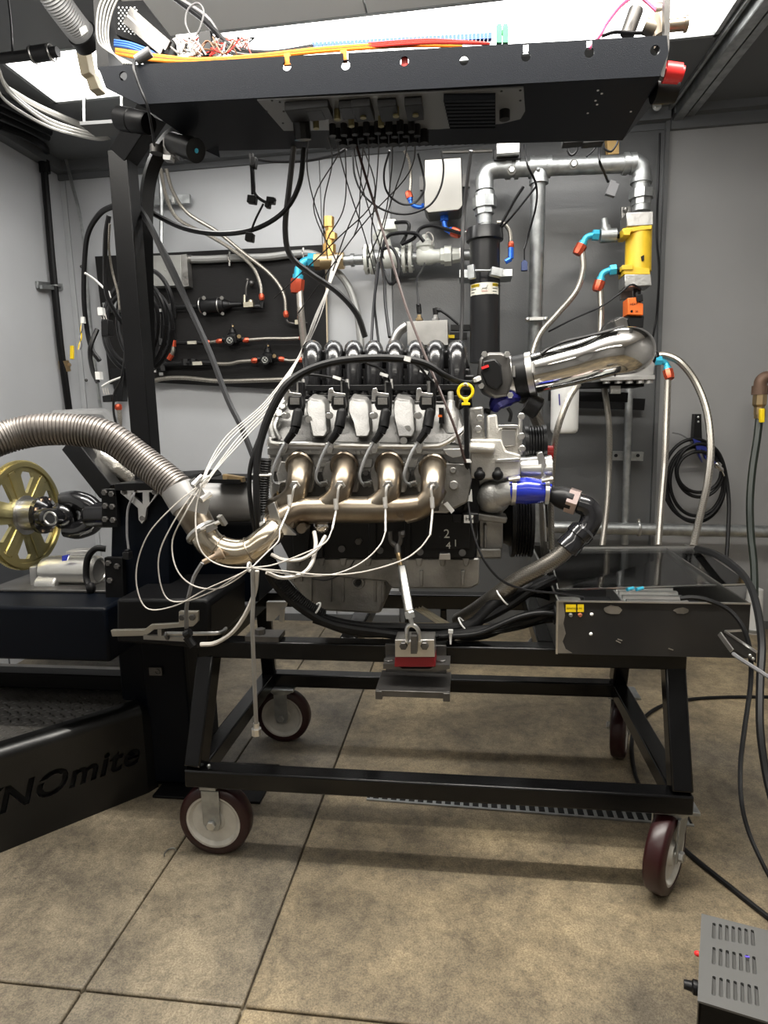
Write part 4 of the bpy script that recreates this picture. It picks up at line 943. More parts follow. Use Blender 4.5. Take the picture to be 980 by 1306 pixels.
b = B(); T(b, [(257, 676, 1.135), (266, 691, 1.135), (281, 701, 1.14), (303, 705, 1.145), (322, 700, 1.15), (338, 687, 1.16), (350, 675, 1.18)], [19, 19, 19, 18.5, 17.5, 16.5, 16], 28, 8); b.build('elbow', elbowm, eb, angle=60)
b = B()
for (a, c_, r_) in (((318, 701.5, 1.149), (322, 699.5, 1.15), 17.8), ((275, 698, 1.139), (279, 700.5, 1.14), 19.2)):
    d_ = P(*c_) - P(*a); b.lathe(P(*a), d_, [(0, u(r_, 1.149)), (.0015, u(r_, 1.149) + .0012), (.003, u(r_, 1.149))], 28, False)
b.build('weld_seam', mani, eb)
b = B(); d_ = (P(258, 684, 1.135) - P(246, 668, 1.14)); b.lathe(P(257, 678, 1.137) - d_ * .15, d_, [(0, .028), (0, .0315), (.006, .034), (.012, .0315), (.012, .028)], 30, False); b.cyl(P(256, 676, 1.085), P(284, 664, 1.10), .004, 8); b.pp([(262, 672), (272, 668), (274, 675), (264, 680)], 1.085, 1.10); b.bar(P(280, 658, 1.09), P(287, 669, 1.10), .010, .008); b.build('v_band_clamp', steel, eb)
b = B(); d_ = P(262, 716, 1.09) - P(282, 706, 1.10); b.lathe(P(284, 705, 1.10), d_, [(0, .012), (.006, .012), (.006, .009), (.012, .009), (.012, .006), (.04, .0055)], 12); b.build('sensor_bung', mat('tan_metal', (.42, .33, .25), .4, .9), eb)
# ================================================================== OVERHEAD TRAY
tr = thing('overhead_tray', (-0.1, 1.5, 1.62), 'long black sheet-metal electronics tray hanging over the engine', 'tray')
TLp, TRp, FLp, FRp = P(125, 85, 1.30), P(851, 45, 1.30), P(178, 133, 1.30), P(842, 97, 1.30)
TLx, TRx, FLx, FRx = TLp.x, TRp.x, FLp.x, FRp.x
kz = (FRp.z - FLp.z) / (FRx - FLx)
def under(px, py, dz=0.0):                   # point of the (slightly tilted) underside seen at a pixel
    r = ray(px, py); t_ = (FLp.z + dz + (0 - FLx) * kz - 1.0) / (r.z - kz * r.x); return CAM0 + r * t_
front = [TLp, TRp, TRp + Vector((.004, 0, -.03)), FRp, FLp, P(135, 112, 1.30)]
b = B(); b.prism(front, (0, .004, 0)); lip = b.build('front_lip', blackpc, tr, bevel=.0008)
cb = B(); notch = []
for px, py in ((157, 97), (366, 84), (441, 83), (516, 78), (592, 77), (671, 72), (752, 67), (836, 64)):
    c_ = P(px, py, 1.30); cb.cyl(c_ + Vector((0, -.01, 0)), c_ + Vector((0, .012, 0)), .0088, 16)
for px, py in ((366, 75), (441, 71), (671, 61), (752, 56)):
    c_ = P(px, py, 1.30); cb.box(c_, (.010, .02, .014))
cut(lip, cb)
bl_ = under(262, 192); br_ = under(795, 178)
und = [FLp + Vector((0, .003, 0)), FRp + Vector((0, .003, 0)), br_, bl_]
b = B(); b.prism(und, (0, 0, .004)); und_o = b.build('underside', blackpc, tr)
# sides and back
TB = .055
b = B(); hL = TLp.z - FLp.z; hR = TRp.z - FRp.z; e_ = Vector((0, .002, 0)); b.loft([FLp + e_, TLp + e_, TLp + e_ + Vector((.004, 0, 0))], [bl_, bl_ + Vector((-.07, 0, hL)), bl_ + Vector((-.066, 0, hL))]); b.build('side_panel', blackpc, tr)
b = B(); b.loft([FRp + e_, TRp + e_, TRp + e_ - Vector((.004, 0, 0))], [br_, br_ + Vector((.06, 0, hR)), br_ + Vector((.056, 0, hR))]); b.build('side_panel', blackpc, tr)
b = B(); b.prism([bl_, br_, br_ + Vector((.0, 0, .035)), bl_ + Vector((.0, 0, .035))], (0, .004, 0)); b.build('back_panel', blackpc, tr)
# acrylic connector panel let into the underside
def und_pt(px, py, dz=0): return under(px, py, dz)
b = B(); pnl = [und_pt(*p, -.0) for p in ((328, 126), (668, 110), (670, 140), (664, 150), (640, 156), (560, 163), (362, 165))]
b.prism(pnl, (0, 0, -.003)); ap = b.build('connector_panel', mat('grey_anodised_panel', (.20, .205, .21), .4, .3), tr)
b = B()
for (x0, y0, x1, y1) in ((372, 124, 418, 143), (396, 128, 410, 142), (438, 124, 452, 140), (455, 122, 472, 143), (487, 122, 505, 143), (520, 120, 538, 142)):
    p = und_pt(x0, y1); q = und_pt(x1, y0); b.box(((p.x + q.x) / 2, (p.y + q.y) / 2, (p.z + q.z) / 2 - .011), (abs(q.x - p.x), abs(q.y - p.y), .016))
b.build('connector', blackplas, ap, bevel=.001)
for (x, y) in ((430, 138), (463, 136), (505, 134), (530, 133), (448, 147), (486, 147), (403, 150)):
    b = B(); c_ = und_pt(x, y); b.cyl(c_ + Vector((0, 0, -.003)), c_ + Vector((0, 0, -.022)), .0065, 10); b.build('round_socket', mat('olive_socket', (.22, .19, .09), .4, .5), ap)
b = B()
for k in range(16):
    c_ = und_pt(424 + k * 7.2, 157 - k * .4 + (k % 2) * 6); b.cyl(c_ + Vector((0, 0, -.003)), c_ + Vector((0, 0, -.026)), .0075, 8)
b.build('plug', blackplas, ap)
b = B()
for k in range(9):
    y = 118 + k * 4.6; p, q = und_pt(566 - 0 + k * 1.0, y + 1), und_pt(632, y); b.bar(p + Vector((0, 0, -.008)), q + Vector((0, 0, -.008)), .010, .014)
b.build('cooling_fin', blackpc, ap, bevel=.0008)
b = B(); c_ = und_pt(644, 139); b.cyl(c_ + Vector((0, 0, -.003)), c_ + Vector((0, 0, -.02)), .011, 14); b.build('knob', blackplas, ap)
b = B()
for px, py in ((340, 140), (347, 126), (357, 128), (361, 155), (362, 140), (640, 114), (664, 113), (664, 126)):
    c_ = und_pt(px, py); b.cyl(c_ + Vector((0, 0, -.002)), c_ + Vector((0, 0, -.004)), .0025, 8)
b.build('panel_screw', blackplas, ap)
b = B()
for px, py in ((763, 115), (768, 119), (760, 128), (762, 133), (750, 144), (395, 190 - 45), (805, 142)): c_ = und_pt(px, py); b.cyl(c_ + Vector((0, 0, .001)), c_ + Vector((0, 0, -.0012)), .0022, 8)
b.build('screw', whitep, tr)
# corner sag of the sheet at left
b = B(); q = bl_; b.prism([q, q + Vector((.04, -.02, 0)), q + Vector((.035, 0, -.018))], (0, .002, 0)); b.build('folded_corner', blackpc, tr)
# tall left bracket plate
b = B(); b.pp([(119, 0), (132, -14), (139, 84), (124, 88)], 1.44, 1.56); b.build('end_plate', blacksat, tr)
# right pole with fittings
b = B(); b.pp([(848, -12), (856, -12), (854, 62), (847, 98), (843, 97), (848, 40)], 1.31, 1.325); b.build('upright_strap', darksteel, tr)
# rails of electronics on the tray
el = thing('power_supply', P(200, 60, 1.42), 'perforated black power supply case tilted at the left end of the tray', 'power supply')
M0 = [P(142, 2, 1.42), P(182, 0, 1.46), P(218, 50, 1.42), P(214, 70, 1.40), P(148, 44, 1.40)]
b = B(); b.prism(M0, (0, .12, .0)); ps = b.build('case', blacksat, el, bevel=.001)
b = B()
for i in range(5):
    for k in range(11):
        c_ = P(152 + i * 5 + (k % 2) * 2.5, 10 + k * 3.4, 1.405); b.box(c_, (.003, .002, .003), Matrix.Rotation(.78, 3, 'Y'))
b.build('vent_mesh', galv, ps, kind='stuff', split=False)
b = B(); b.bar(P(166, 14, 1.385), P(216, 58, 1.36), .006, .016); b.bar(P(160, 25, 1.385), P(208, 66, 1.36), .006, .016); b.build('rail_slot', darksteel, el)
b = B(); b.bar(P(163, 20, 1.38), P(212, 63, 1.355), .003, .004); b.build('rail_edge', galv, el)
ib = thing('relay_box', P(240, 62, 1.42), 'open grey relay board among tangled wires on the tray', 'relay')
b = B(); b.pp([(224, 44), (262, 40), (266, 72), (226, 74)], 1.44, 1.50); b.build('board', galv, ib, bevel=.001); b = B(); b.pp([(252, 40), (268, 38), (270, 70), (256, 72)], 1.40, 1.47); b.build('module', blackplas, ib, bevel=.001)
gt = thing('terminal_block', P(640, 50, 1.46), 'green two-tower terminal block standing at the right rear of the tray', 'terminal')
b = B(); gm = mat('green_plastic', (.03, .30, .12), .4)
for px in (637, 645): b.pp([(px - 3.5, 33), (px - 2, 30), (px + 2, 30), (px + 3.5, 33), (px + 3.5, 54), (px - 3.5, 54)], 1.44, 1.46)
b.pp([(633, 38), (649, 38), (649, 42), (633, 42)], 1.445, 1.455); b.build('block', gm, gt, split=False)
bs = thing('blue_terminal_strip', P(480, 62, 1.44), 'long row of small blue terminals along the tray rim', 'terminal strip')
for k in range(46):
    px = 400 + k * 5.0; c_ = P(px, 59.5 - k * .27, 1.44)
    b = B(); b.box(c_, (.0072, .012, .011)); b.build('terminal', mat('blue_plastic', (.02, .10, .50), .4), bs)
# ribbons of wires on the rim
def wires(lab, rows, m, r=1.5, grp=None):
    for i, pts in enumerate(rows):
        yield cable(lab, pts, r, m, 'wire', grp, 'wire')
orangew = mat('orange_wire', (.9, .28, .02), .45); redw = mat('red_wire', (.6, .04, .03), .45); bluew = mat('blue_wire', (.04, .14, .5), .45); pinkw = mat('pink_wire', (.75, .45, .40), .45); brownw = mat('brown_wire', (.20, .10, .05), .5)
rnd = random.Random(3)
for k in range(7):
    o_ = k * 2.0 - 6
    cable('orange wire bundled with others along the tray rim', [(148, 66 + o_ * .5, 1.36), (200, 74 + o_ * .6, 1.34), (255, 77 + o_ * .3, 1.35), (330, 72 + o_ * .3, 1.36), (420, 63 + o_ * .4, 1.37), (520, 57 + o_ * .3, 1.37), (590, 58 + o_ * .2, 1.38)], 1.6, orangew if k % 3 else redw if k == 3 else orangew, 'wire', 'orange wires on the tray', 'wire', 6, 4)
for k in range(3):
    cable('blue wire between power supply and orange wires on the tray', [(146, 52 + k * 3, 1.36), (165, 55 + k * 3, 1.36), (185, 62 + k * 3, 1.36), (200, 70 + k, 1.37)], 1.7, bluew, 'wire', 'blue wires on the tray', 'wire')
for k in range(3):
    cable('red wire lying along the right half of the tray rim', [(470, 60 - k * 2, 1.37), (540, 55 - k * 2, 1.36), (590, 55 - k, 1.36), (625, 56, 1.37)], 1.6, redw, 'wire', 'red wires on the tray', 'wire')
for i in range(26):
    x = 225 + rnd.random() * 90; y = 70 - rnd.random() * 12; Y = 1.38 + rnd.random() * .08
    pts = [(x, y, Y)]
    for j in range(4):
        x += rnd.uniform(-16, 22); y = 72 - rnd.random() * 26 + .02 * (300 - x); Y += rnd.uniform(-.02, .02); pts.append((x, y, Y))
    pts.append((x + 12, 70, Y))
    cable('thin loose wire in the tangle at the left of the tray', pts, .9, rnd.choice([brownw, pinkw, cablem, redw, whitecab, cablem]), 'wire', 'loose wires in the tray tangle', 'wire', 5, 4)
for k, m_ in enumerate((cablem, cablem, greycab)):
    cable('dark cable arching over the left part of the tray', [(215, -8, 1.45), (255 + k * 4, 22, 1.44), (275 + k * 3, 40 + k * 5, 1.42), (300, 62 + k * 3, 1.42), (345, 68 + k, 1.42), (400, 60, 1.42)], 3.2, m_, 'cable', 'dark cables over the tray', 'cable')
cable('thin grey wire loop standing above the relay board', [(246, 50, 1.40), (237, 30, 1.40), (240, 12, 1.40), (252, 4, 1.40), (260, 14, 1.40), (256, 34, 1.40), (250, 46, 1.40)], 1.1, greycab, 'wire', None, 'wire')
for k in range(5):
    cable('pale grey cable hanging in the bundle at the left end of the tray', [(156 - k * 5, -12, 1.38), (144 - k * 4.6, 12, 1.35), (138 - k * 3.4, 40 + k * 2, 1.33), (142 - k * 1.4, 64, 1.315), (158 + k * 3, 82, 1.31)], 1.15, mat('pale_grey_cable', (.22, .215, .20), .5), 'cable', 'pale cables at the tray end', 'cable')
# sensor cable hung over the rim
sc = thing('sensor_cable', P(195, 180, 1.29), 'grey connector hooked over the tray rim with dark lead dropping to the camera', 'cable')
b = B(); T(b, [(172, 76, 1.295), (171, 88, 1.285), (178, 110, 1.285), (188, 135, 1.29), (194, 165, 1.32), (197, 185, 1.40)], [2.2, 1.9, 1.9, 1.7, 1.6, 1.6], 8); b.build('lead', cablem, sc)
b = B(); b.cyl(P(174, 77, 1.30), P(192, 66, 1.30), .009, 12, .010); b.build('connector', greycab, sc)
# red cap, camlock fittings
cl_ = thing('camlock_valve', P(845, 45, 1.34), 'brass cross of camlock fittings on the pole at the right tray end', 'valve')
b = B(); b.cyl(P(838, 22, 1.36), P(843, 46, 1.36), .016, 14); b.cyl(P(824, 36, 1.36), P(872, 31, 1.36), .011, 14); b.cyl(P(872, 31, 1.36), P(877, 30.5, 1.36), .014, 14); b.cyl(P(822, 33, 1.36), P(836, 38, 1.36), .014, 14); b.cyl(P(835, 15, 1.36), P(846, 15, 1.36), .014, 12); b.cyl(P(838, 50, 1.34), P(839, 62, 1.33), .006, 8)
b.build('body', mat('dull_brass', (.42, .36, .29), .35, .95), cl_)
b = B(); b.cyl(P(800, 45, 1.40), P(812, 12, 1.40), .014, 12); b.build('sleeve', darksteel, cl_)
rc = thing('protective_cap', P(857, 100, 1.33), 'red plastic cap on the pole below the camlock fittings', 'cap')
b = B(); b.cyl(P(848, 92, 1.33), P(868, 94, 1.33), .018, 20, .017); b.tube([P(853, 80, 1.33), P(850, 90, 1.32)], .004, 8, 1); b.build('cap', redp, rc); b = B(); b.cyl(P(868, 94, 1.33), P(871.5, 94.2, 1.33), .013, 20); b.build('rim', redp, rc)
b = B(); b.lathe(P(834, 115, 1.38), (1, .1, 0), [(0, .02), (0, .024), (.042, .024), (.042, .018)], 20); tag(b.build('black_roller', blackplas), 'short black cylinder below the red cap at the right tray end', 'roller')
cable('red and purple wire looping from tray rim to the camlock fittings', [(752, 62, 1.33), (766, 45, 1.33), (776, 28, 1.34), (795, 5, 1.35), (815, -4, 1.36), (838, 14, 1.35)], 1.8, mat('purple_wire', (.5, .06, .16), .4), 'wire', None, 'wire')
cable('black wire from the tray rim to the camlock valve body', [(768, 46, 1.36), (785, 41, 1.36), (805, 42, 1.36), (826, 42, 1.36)], 1.8, cablem, 'wire', None, 'wire')
for k, (px, py, m_) in enumerate(((366, 76, orangew), (438, 72, orangew), (516, 78, redw))):
    b = B(); b.pp([(px - 4, py - 8), (px + 4, py - 9), (px + 5, py + 6), (px - 4, py + 7)], 1.306, 1.312); tag(b.build('cable_tag', m_), ('orange tag poking through the first open notch of tray', 'orange tag at the second open notch of the tray', 'red tag behind the round hole at tray middle')[k], 'tag')
# ================================================================== BACK WALL EQUIPMENT
W = 2.90
# ---- black fuel board
fb = thing('fuel_board', P(280, 495, W), 'black stained board on the back wall carrying fuel filters and regulators', 'board')
b = B(); b.pp([(121, 327), (415, 312), (419, 500), (200, 488), (140, 490)], W - .012, W + .004); b.build('panel', board_m, fb)
b = B(); b.bar(P(415.5, 313, W - .008), P(419, 500, W - .008), .006, .012, (0, 1, 0)); b.build('raw_edge', mat('raw_plywood', (.45, .38, .27), .7), fb)
WB = W - .04
def clampring(b, px, py, Y, r): b.ring(P(px, py, Y), (1, 0, 0), r, .003, 14, 6)
# junction box
jb = thing('junction_box', P(212, 365, WB), 'grey steel electrical junction box on the black board behind the column', 'box')
b = B(); b.pp([(193, 326), (230, 325), (232, 364), (194, 365)], WB - .03, WB + .02); b.build('cover', mat('grey_steel_box', (.36, .36, .34), .4, .5, .1, 60, .2, 14), jb, bevel=.001)
b = B(); b.pp([(229, 325), (238, 324), (241, 365), (231, 366)], WB - .025, WB + .02); b.build('side', alud, jb)
b = B(); b.cyl(P(236.5, 350, WB - .025), P(236.5, 350, WB - .03), .011, 14); b.cyl(P(237, 359.5, WB - .025), P(237, 359.5, WB - .03), .011, 14); b.build('knockout', steel, jb); b = B(); b.ball(P(211, 344.5, WB - .03), .004); b.build('screw', zinc, jb)
# conduit from box to the right
cd = thing('conduit', P(330, 330, W), 'grey flexible conduit along the top edge of the black board', 'conduit')
b = B(); T(b, [(235, 331, 2.87), (262, 331, 2.87), (300, 329, 2.87), (340, 328, 2.87), (375, 324, 2.87), (402, 325, 2.87), (424, 341, 2.86), (444, 364, 2.86), (455, 395, 2.86), (460, 430, 2.85), (462, 470, 2.84)], 4.6, 10, 6); b.build('tube', mat('grey_conduit', (.30, .30, .29), .45, .3), cd)
b = B(); b.cyl(P(234, 331, 2.87), P(245, 331, 2.87), .02, 12); b.build('connector', steel, cd)
for px, py in ((293, 330), (387, 325)):
    b = B(); b.ring(P(px, py, 2.868), (1, 0, 0), .019, .0035, 14, 6); b.bar(P(px, py - 9, 2.86), P(px, py + 9, 2.86), .007, .006, (0, 1, 0)); b.build('pipe_clamp', steel, cd)
# pinned fuel filter assembly
ff = thing('fuel_filter', P(278, 400, WB), 'black cylindrical fuel filter in two steel bands, upper row of the board', 'filter')
q = P(253, 391, WB); d = P(290, 389, WB) - q
b = B(); b.lathe(q, d, [(0, .012), (.01, .026), (.02, .032), (.03, .034), (.12, .034), (.128, .032), (.13, .026), (.15, .018), (.16, .012)], 20); b.lathe(P(288, 389, WB), P(310, 388, WB) - P(288, 389, WB), [(0, .012), (.02, .018), (.03, .012), (.08, .010)], 12); b.build('body', blackplas, ff)
for px in (257, 280):
    b = B(); b.ring(P(px, 390, WB), (1, 0, 0), .0345, .003, 24, 6); b.cyl(P(px + 3, 380, WB - .02), P(px + 3, 380, WB - .03), .009, 8); b.cyl(P(px + 4, 400, WB - .02), P(px + 4, 400, WB - .03), .008, 8); b.build('band', steel, ff)
b = B(); b.box(P(318, 389, WB - .01), (.045, .03, .022)); b.cyl(P(312, 389, WB - .02), P(312, 377, WB), .007, 8); b.ball(P(320, 385, WB), .013); b.build('brass_valve', mat('pale_brass', (.5, .46, .36), .35, .9), ff)
b = B(); b.cyl(P(324, 391, WB), P(334, 391, WB), .010, 8); b.cyl(P(334, 393, WB), P(335, 385, WB), .011, 8); b.build('elbow', blackplas, ff)
b = B(); T(b, [(314, 377, WB - .005), (314, 367, WB - .01), (316, 358, WB - .005)], 1.2, 6, 4); b.ball(P(316, 357, WB), .009); b.ball(P(321, 361, WB), .013); b.build('capillary', darksteel, ff)
# manifold block at left & lower rails
fm = thing('fuel_manifold', P(225, 465, WB), 'black fuel plumbing manifold with T fittings beside the boom column', 'plumbing')
def run_(pts, r, nm='pipe', m=blackplas):
    b = B(); b.tube([P(x, y, WB) for x, y in pts], u(r, WB), 8, 1); return b.build(nm, m, fm)
run_([(195, 393), (252, 391)], 3); run_([(218, 392), (219, 437)], 4.5); run_([(205, 392), (203, 470)], 2.6); run_([(200, 437), (262, 437)], 2.6); run_([(204, 464), (272, 463)], 4)
for px, py in ((203, 463), (218, 415), (207, 470), (205, 437), (218, 393), (236, 463), (246, 463)):
    b = B(); b.lathe(P(px, py - 5, WB), (0, 0, -1), [(0, .012), (0, .019), (.03, .019), (.03, .012)], 6); b.build('fitting', blackplas, fm)
b = B(); b.box(P(252, 463.5, WB - .014), (.045, .01, .016)); b.box(P(245, 437, WB - .012), (.042, .01, .014)); b.build('label_sleeve', mat('pale_sleeve', (.42, .40, .33), .5), fm)
for px, py in ((204, 455), (206, 477), (204, 396), (219, 396)): b = B(); b.box(P(px, py, WB - .02), (.02, .008, .014)); b.build('clip', steel, fm)
b = B(); T(b, [(197, 462, WB - .02), (198, 475, WB - .02)], 2, 8, 1); b.build('fitting', alum, fm)
rg_hose = thing('braided_hose', P(218, 455, WB), 'very short braided hose with two red ends beside the boom column', 'hose')
b = B(); T(b, [(221, 441, WB - .01), (221, 448, WB - .01), (218, 454, WB - .01)], 2.5, 8, 4); b.build('hose', hosebr, rg_hose)
b = B(); b.cyl(P(221, 434, WB - .01), P(221, 442, WB - .01), .014, 8); b.cyl(P(219, 452, WB - .01), P(215, 458, WB - .01), .014, 8); b.build('hose_end', redan, rg_hose)
# regulators
for lab, px, py in (('black pressure regulator with dial in the middle row of the board', 296, 432), ('black pressure regulator with dial in the lowest row of the board', 341, 457)):
    r_ = thing('pressure_regulator', P(px, py + 8, WB), lab, 'regulator', 'pressure regulators on the board')
    b = B(); b.box(P(px, py + 1, WB), (.055, .04, .035)); b.lathe(P(px + 1, py - 2, WB), (0, 0, 1), [(0, .026), (.012, .026), (.02, .016), (.035, .014), (.036, .006), (.062, .005)], 14); b.cyl(P(px - 12, py + 1, WB), P(px + 17, py + 1, WB), .011, 8); b.build('body', blackplas, r_)
    b = B(); c_ = P(px - 3, py + 2, WB - .028); b.cyl(c_, c_ + Vector((0, .02, 0)), .022, 20); g_ = b.build('gauge', blackplas, r_)
    b = B(); b.ring(c_ + Vector((0, -.001, 0)), (0, 1, 0), .013, .0012, 16, 4); b.bar(c_ + Vector((-.008, -.002, .008)), c_ + Vector((.007, -.002, -.006)), .002); b.bar(c_ + Vector((.008, -.002, .008)), c_ + Vector((-.004, -.002, -.004)), .002); b.build('dial_mark', creamp, g_)
    b = B(); b.cyl(P(px + 9, py - 3, WB - .01), P(px + 9, py - 3, WB - .02), .009, 10); b.cyl(P(px + 1, py - 15, WB), P(px + 1, py - 17, WB), .006, 8); b.build('brass_port', brass, r_)
RE = (redan, redan)
hose('short braided hose with red ends left of the middle regulator', [(263, 437, WB), (272, 436, WB), (281, 435, WB)], 2.0, RE, L=4)
hose('braided hose with red ends right of the middle regulator', [(313, 434, WB), (340, 432, WB), (365, 432, WB), (387, 431, WB)], 2.2, RE, L=4)
hose('wavy braided hose with red end left of the lowest regulator', [(272, 464, WB), (292, 464, WB), (308, 461, WB), (326, 460, WB)], 2.4, (None, redan), L=4)
hose('short braided hose with red ends right of the lowest regulator', [(358, 458, WB), (370, 460, WB), (386, 459, WB)], 2.2, RE, L=4)
hose('long braided hose clamped along the bottom edge of the board', [(196, 486, WB), (208, 483, WB), (235, 482, WB), (280, 486, WB), (330, 485, WB), (362, 484, WB)], 3.0, (None, None))
hose('braided hose curving down to the upper filter valve', [(205, 215, 2.70), (212, 250, 2.74), (228, 280, 2.78), (270, 302, 2.80), (300, 321, 2.82), (322, 340, 2.84), (332, 362, 2.85), (334, 380, 2.85)], 2.3, (None, redan), L=4)
hose('braided hose curving down to the small brass valve at board right', [(212, 215, 2.70), (221, 245, 2.74), (240, 272, 2.78), (278, 296, 2.80), (310, 322, 2.82), (345, 350, 2.84), (362, 375, 2.84), (365, 402, 2.84)], 2.3, (None, redan), L=4)
cable('black copper line with small brass tee at the right board edge', [(365, 405, WB), (368, 411, WB), (378, 413, WB), (392, 412, WB)], 1.4, darksteel, None, None, 'pipe')
b = B(); b.box(P(381, 411, WB), (.03, .02, .02)); b.ball(P(382, 405, WB), .012); tag(b.build('brass_tee', MATS['pale_brass']), 'small pale brass tee at the end of the short copper line', 'fitting')
# left part behind column: coil of looms
for k, (cx_, cy_, rx, ry, Y) in enumerate(((168, 412, 34, 52, 1.95), (172, 415, 40, 60, 1.97), (176, 420, 44, 56, 1.99), (165, 418, 30, 46, 1.93), (186, 405, 36, 62, 2.0))):
    b = B(); b.tube([P(cx_ + rx * math.cos(a), cy_ + ry * math.sin(a), Y + .02 * math.sin(a * 2)) for a in [2 * math.pi * i / 18 for i in range(19)]], u(2.9, Y), 8, 3)
    tag(b.build('wire_coil', cablem), ('narrow black cable loop hanging behind the boom column', 'second black cable loop in the coil behind the boom column', 'widest black cable loop in the coil behind the boom column', 'smallest black cable loop in the coil behind the boom column', 'right-hand black cable loop showing past the boom column')[k], 'cable')
cable('black loom hanging in a long bend from column top to left of coil', [(146, 262, 1.72), (128, 272, 1.74), (113, 296, 1.76), (108, 330, 1.78), (107, 380, 1.80), (111, 420, 1.82), (117, 445, 1.82), (127, 460, 1.82)], 3.4, cablem, 'wire_loom')
cable('black loom running down from the coil to the white tagged connector', [(124, 420, 1.80), (116, 440, 1.78), (115, 455, 1.78), (119, 475, 1.78), (125, 488, 1.78)], 3.0, cablem, 'wire_loom')
cable('two-core black lead hanging straight behind the column at left', [(139, 275, 1.74), (135, 300, 1.75), (134, 340, 1.77), (136, 375, 1.78), (148, 400, 1.8), (160, 415, 1.82)], 3.0, cablem, 'cable')
cable('grey braided lead hanging just left of the boom column', [(140, 285, 1.74), (139, 315, 1.76), (143, 345, 1.78), (150, 372, 1.78), (153, 395, 1.78)], 1.5, hosebr, 'cable')
def plugc(label, px, py, Y, sx=12, sy=12, tagged=None, m=blackplas, wires_=True):
    e = thing('wire_connector', P(px, py + sy / 2, Y), label, 'connector')
    b = B(); b.pp([(px - sx / 2, py - sy / 2 + 2), (px + sx / 2, py - sy / 2), (px + sx / 2 + 1, py + sy / 2 - 1), (px - sx / 2 + 1, py + sy / 2)], Y, Y + .03); b.build('body', m, e, bevel=.002)
    b = B()
    for k in range(3): b.bar(P(px - 3 + k * 3, py - sy / 2, Y), P(px - 5 + k * 3, py - sy / 2 - 8, Y), .002)
    b.build('lead', whitecab, e)
    if tagged:
        tx, ty = tagged; b = B(); b.pp([(tx - 3, ty - 5), (tx + 3, ty - 5), (tx + 4, ty + 5), (tx - 2, ty + 5)], Y - .006, Y + .01); b.build('white_tag', whitep, e)
    return e
plugc('black plug with white latch hanging lowest left of the column', 136, 508, 1.77, 12, 10, (124, 479))
plugc('black four-pin plug with cream latches inside the cable coil', 133, 418, 1.80, 9, 22, (127, 397))
b = B(); b.pp([(103, 404), (107, 404), (107, 412), (103, 412)], 1.80, 1.81); tag(b.build('cable_tag', whitep), 'white cable sleeve at far left above the yellow twisted wires', 'tag')
for k in range(3): cable('thin yellow twisted wire hanging at far left near the yellow valve', [(105, 412, 1.80), (103 + k, 420, 1.80), (104 - k, 430, 1.80), (101 + k * 1.6, 440, 1.80), (100 + k, 446, 1.8)], .9, (yellowp, whitecab, greycab)[k], 'wire', 'thin twisted wires at the far left', 'wire', 5, 3)
for lab, pts in (('white zip tie across the long black loom at upper left', [(108, 348, 1.76), (120, 356, 1.78), (131, 366, 1.79), (138, 372, 1.79), (141, 380, 1.79)]), ('white zip tie stretched from the lowest tagged plug', [(130, 493, 1.77), (140, 487, 1.77), (155, 481, 1.77)])): cable(lab, pts, 1.4, whitep, 'zip_tie', None, 'zip tie')
cable('thin black lead curving down right of the coil past the zip tie', [(160, 440, 1.78), (158, 465, 1.77), (154, 485, 1.77), (146, 502, 1.77), (145, 525, 1.77), (149, 545, 1.77)], 1.6, cablem, 'cable')
hose('braided hose with red end hanging below the coil left of column', [(153, 590, 2.86), (152, 560, 2.86), (153, 535, 2.86), (151, 518, 2.86)], 3, (None, redan), L=4)
b = B(); b.pp([(140, 470), (158, 470), (156, 512), (148, 512)], 2.85, 2.90); tag(b.build('black_hose_adapter', blackplas, bevel=.003), 'black hose adapter above the red hose end behind the column', 'fitting')
b = B(); b.pp([(130, 386), (158, 384), (158, 396), (132, 397)], 2.84, 2.89); b.pp([(136, 372), (150, 370), (150, 384), (137, 386)], 2.84, 2.89); tag(b.build('grey_bracket', galv, bevel=.002, split=False), 'grey metal solenoid block on the board behind the cable coil', 'solenoid')
b = B(); b.pp([(183, 345), (196, 343), (198, 357), (184, 360)], 2.85, 2.89); b.pp([(185, 340), (193, 338), (194, 345), (185, 346)], 2.85, 2.89); tag(b.build('aluminium_plug', alum, bevel=.003), 'pale square connector just right of the boom column by junction box', 'connector')
# unistrut bracket on wall
us = thing('strut_bracket', P(218, 258, 2.88), 'short slotted strut bracket holding hoses high on the light wall', 'bracket')
b = B(); b.bar(P(193, 257, 2.90), P(243, 254, 2.90), .02, .04); b.build('strut', galv, us, bevel=.001)
for px, py in ((207, 256), (214, 256), (221, 255)): b = B(); b.bar(P(px, py - 5, 2.87), P(px, py + 4, 2.87), .012, .012, (0, 1, 0)); b.build('clamp', steel, us, bevel=.001)
cable('thin grey conduit tube rising behind strut bracket on light wall', [(197, 208, 2.86), (204, 228, 2.86), (206, 255, 2.86), (206, 290, 2.86), (206, 310, 2.86)], 2.6, galv, 'conduit', None, 'conduit')
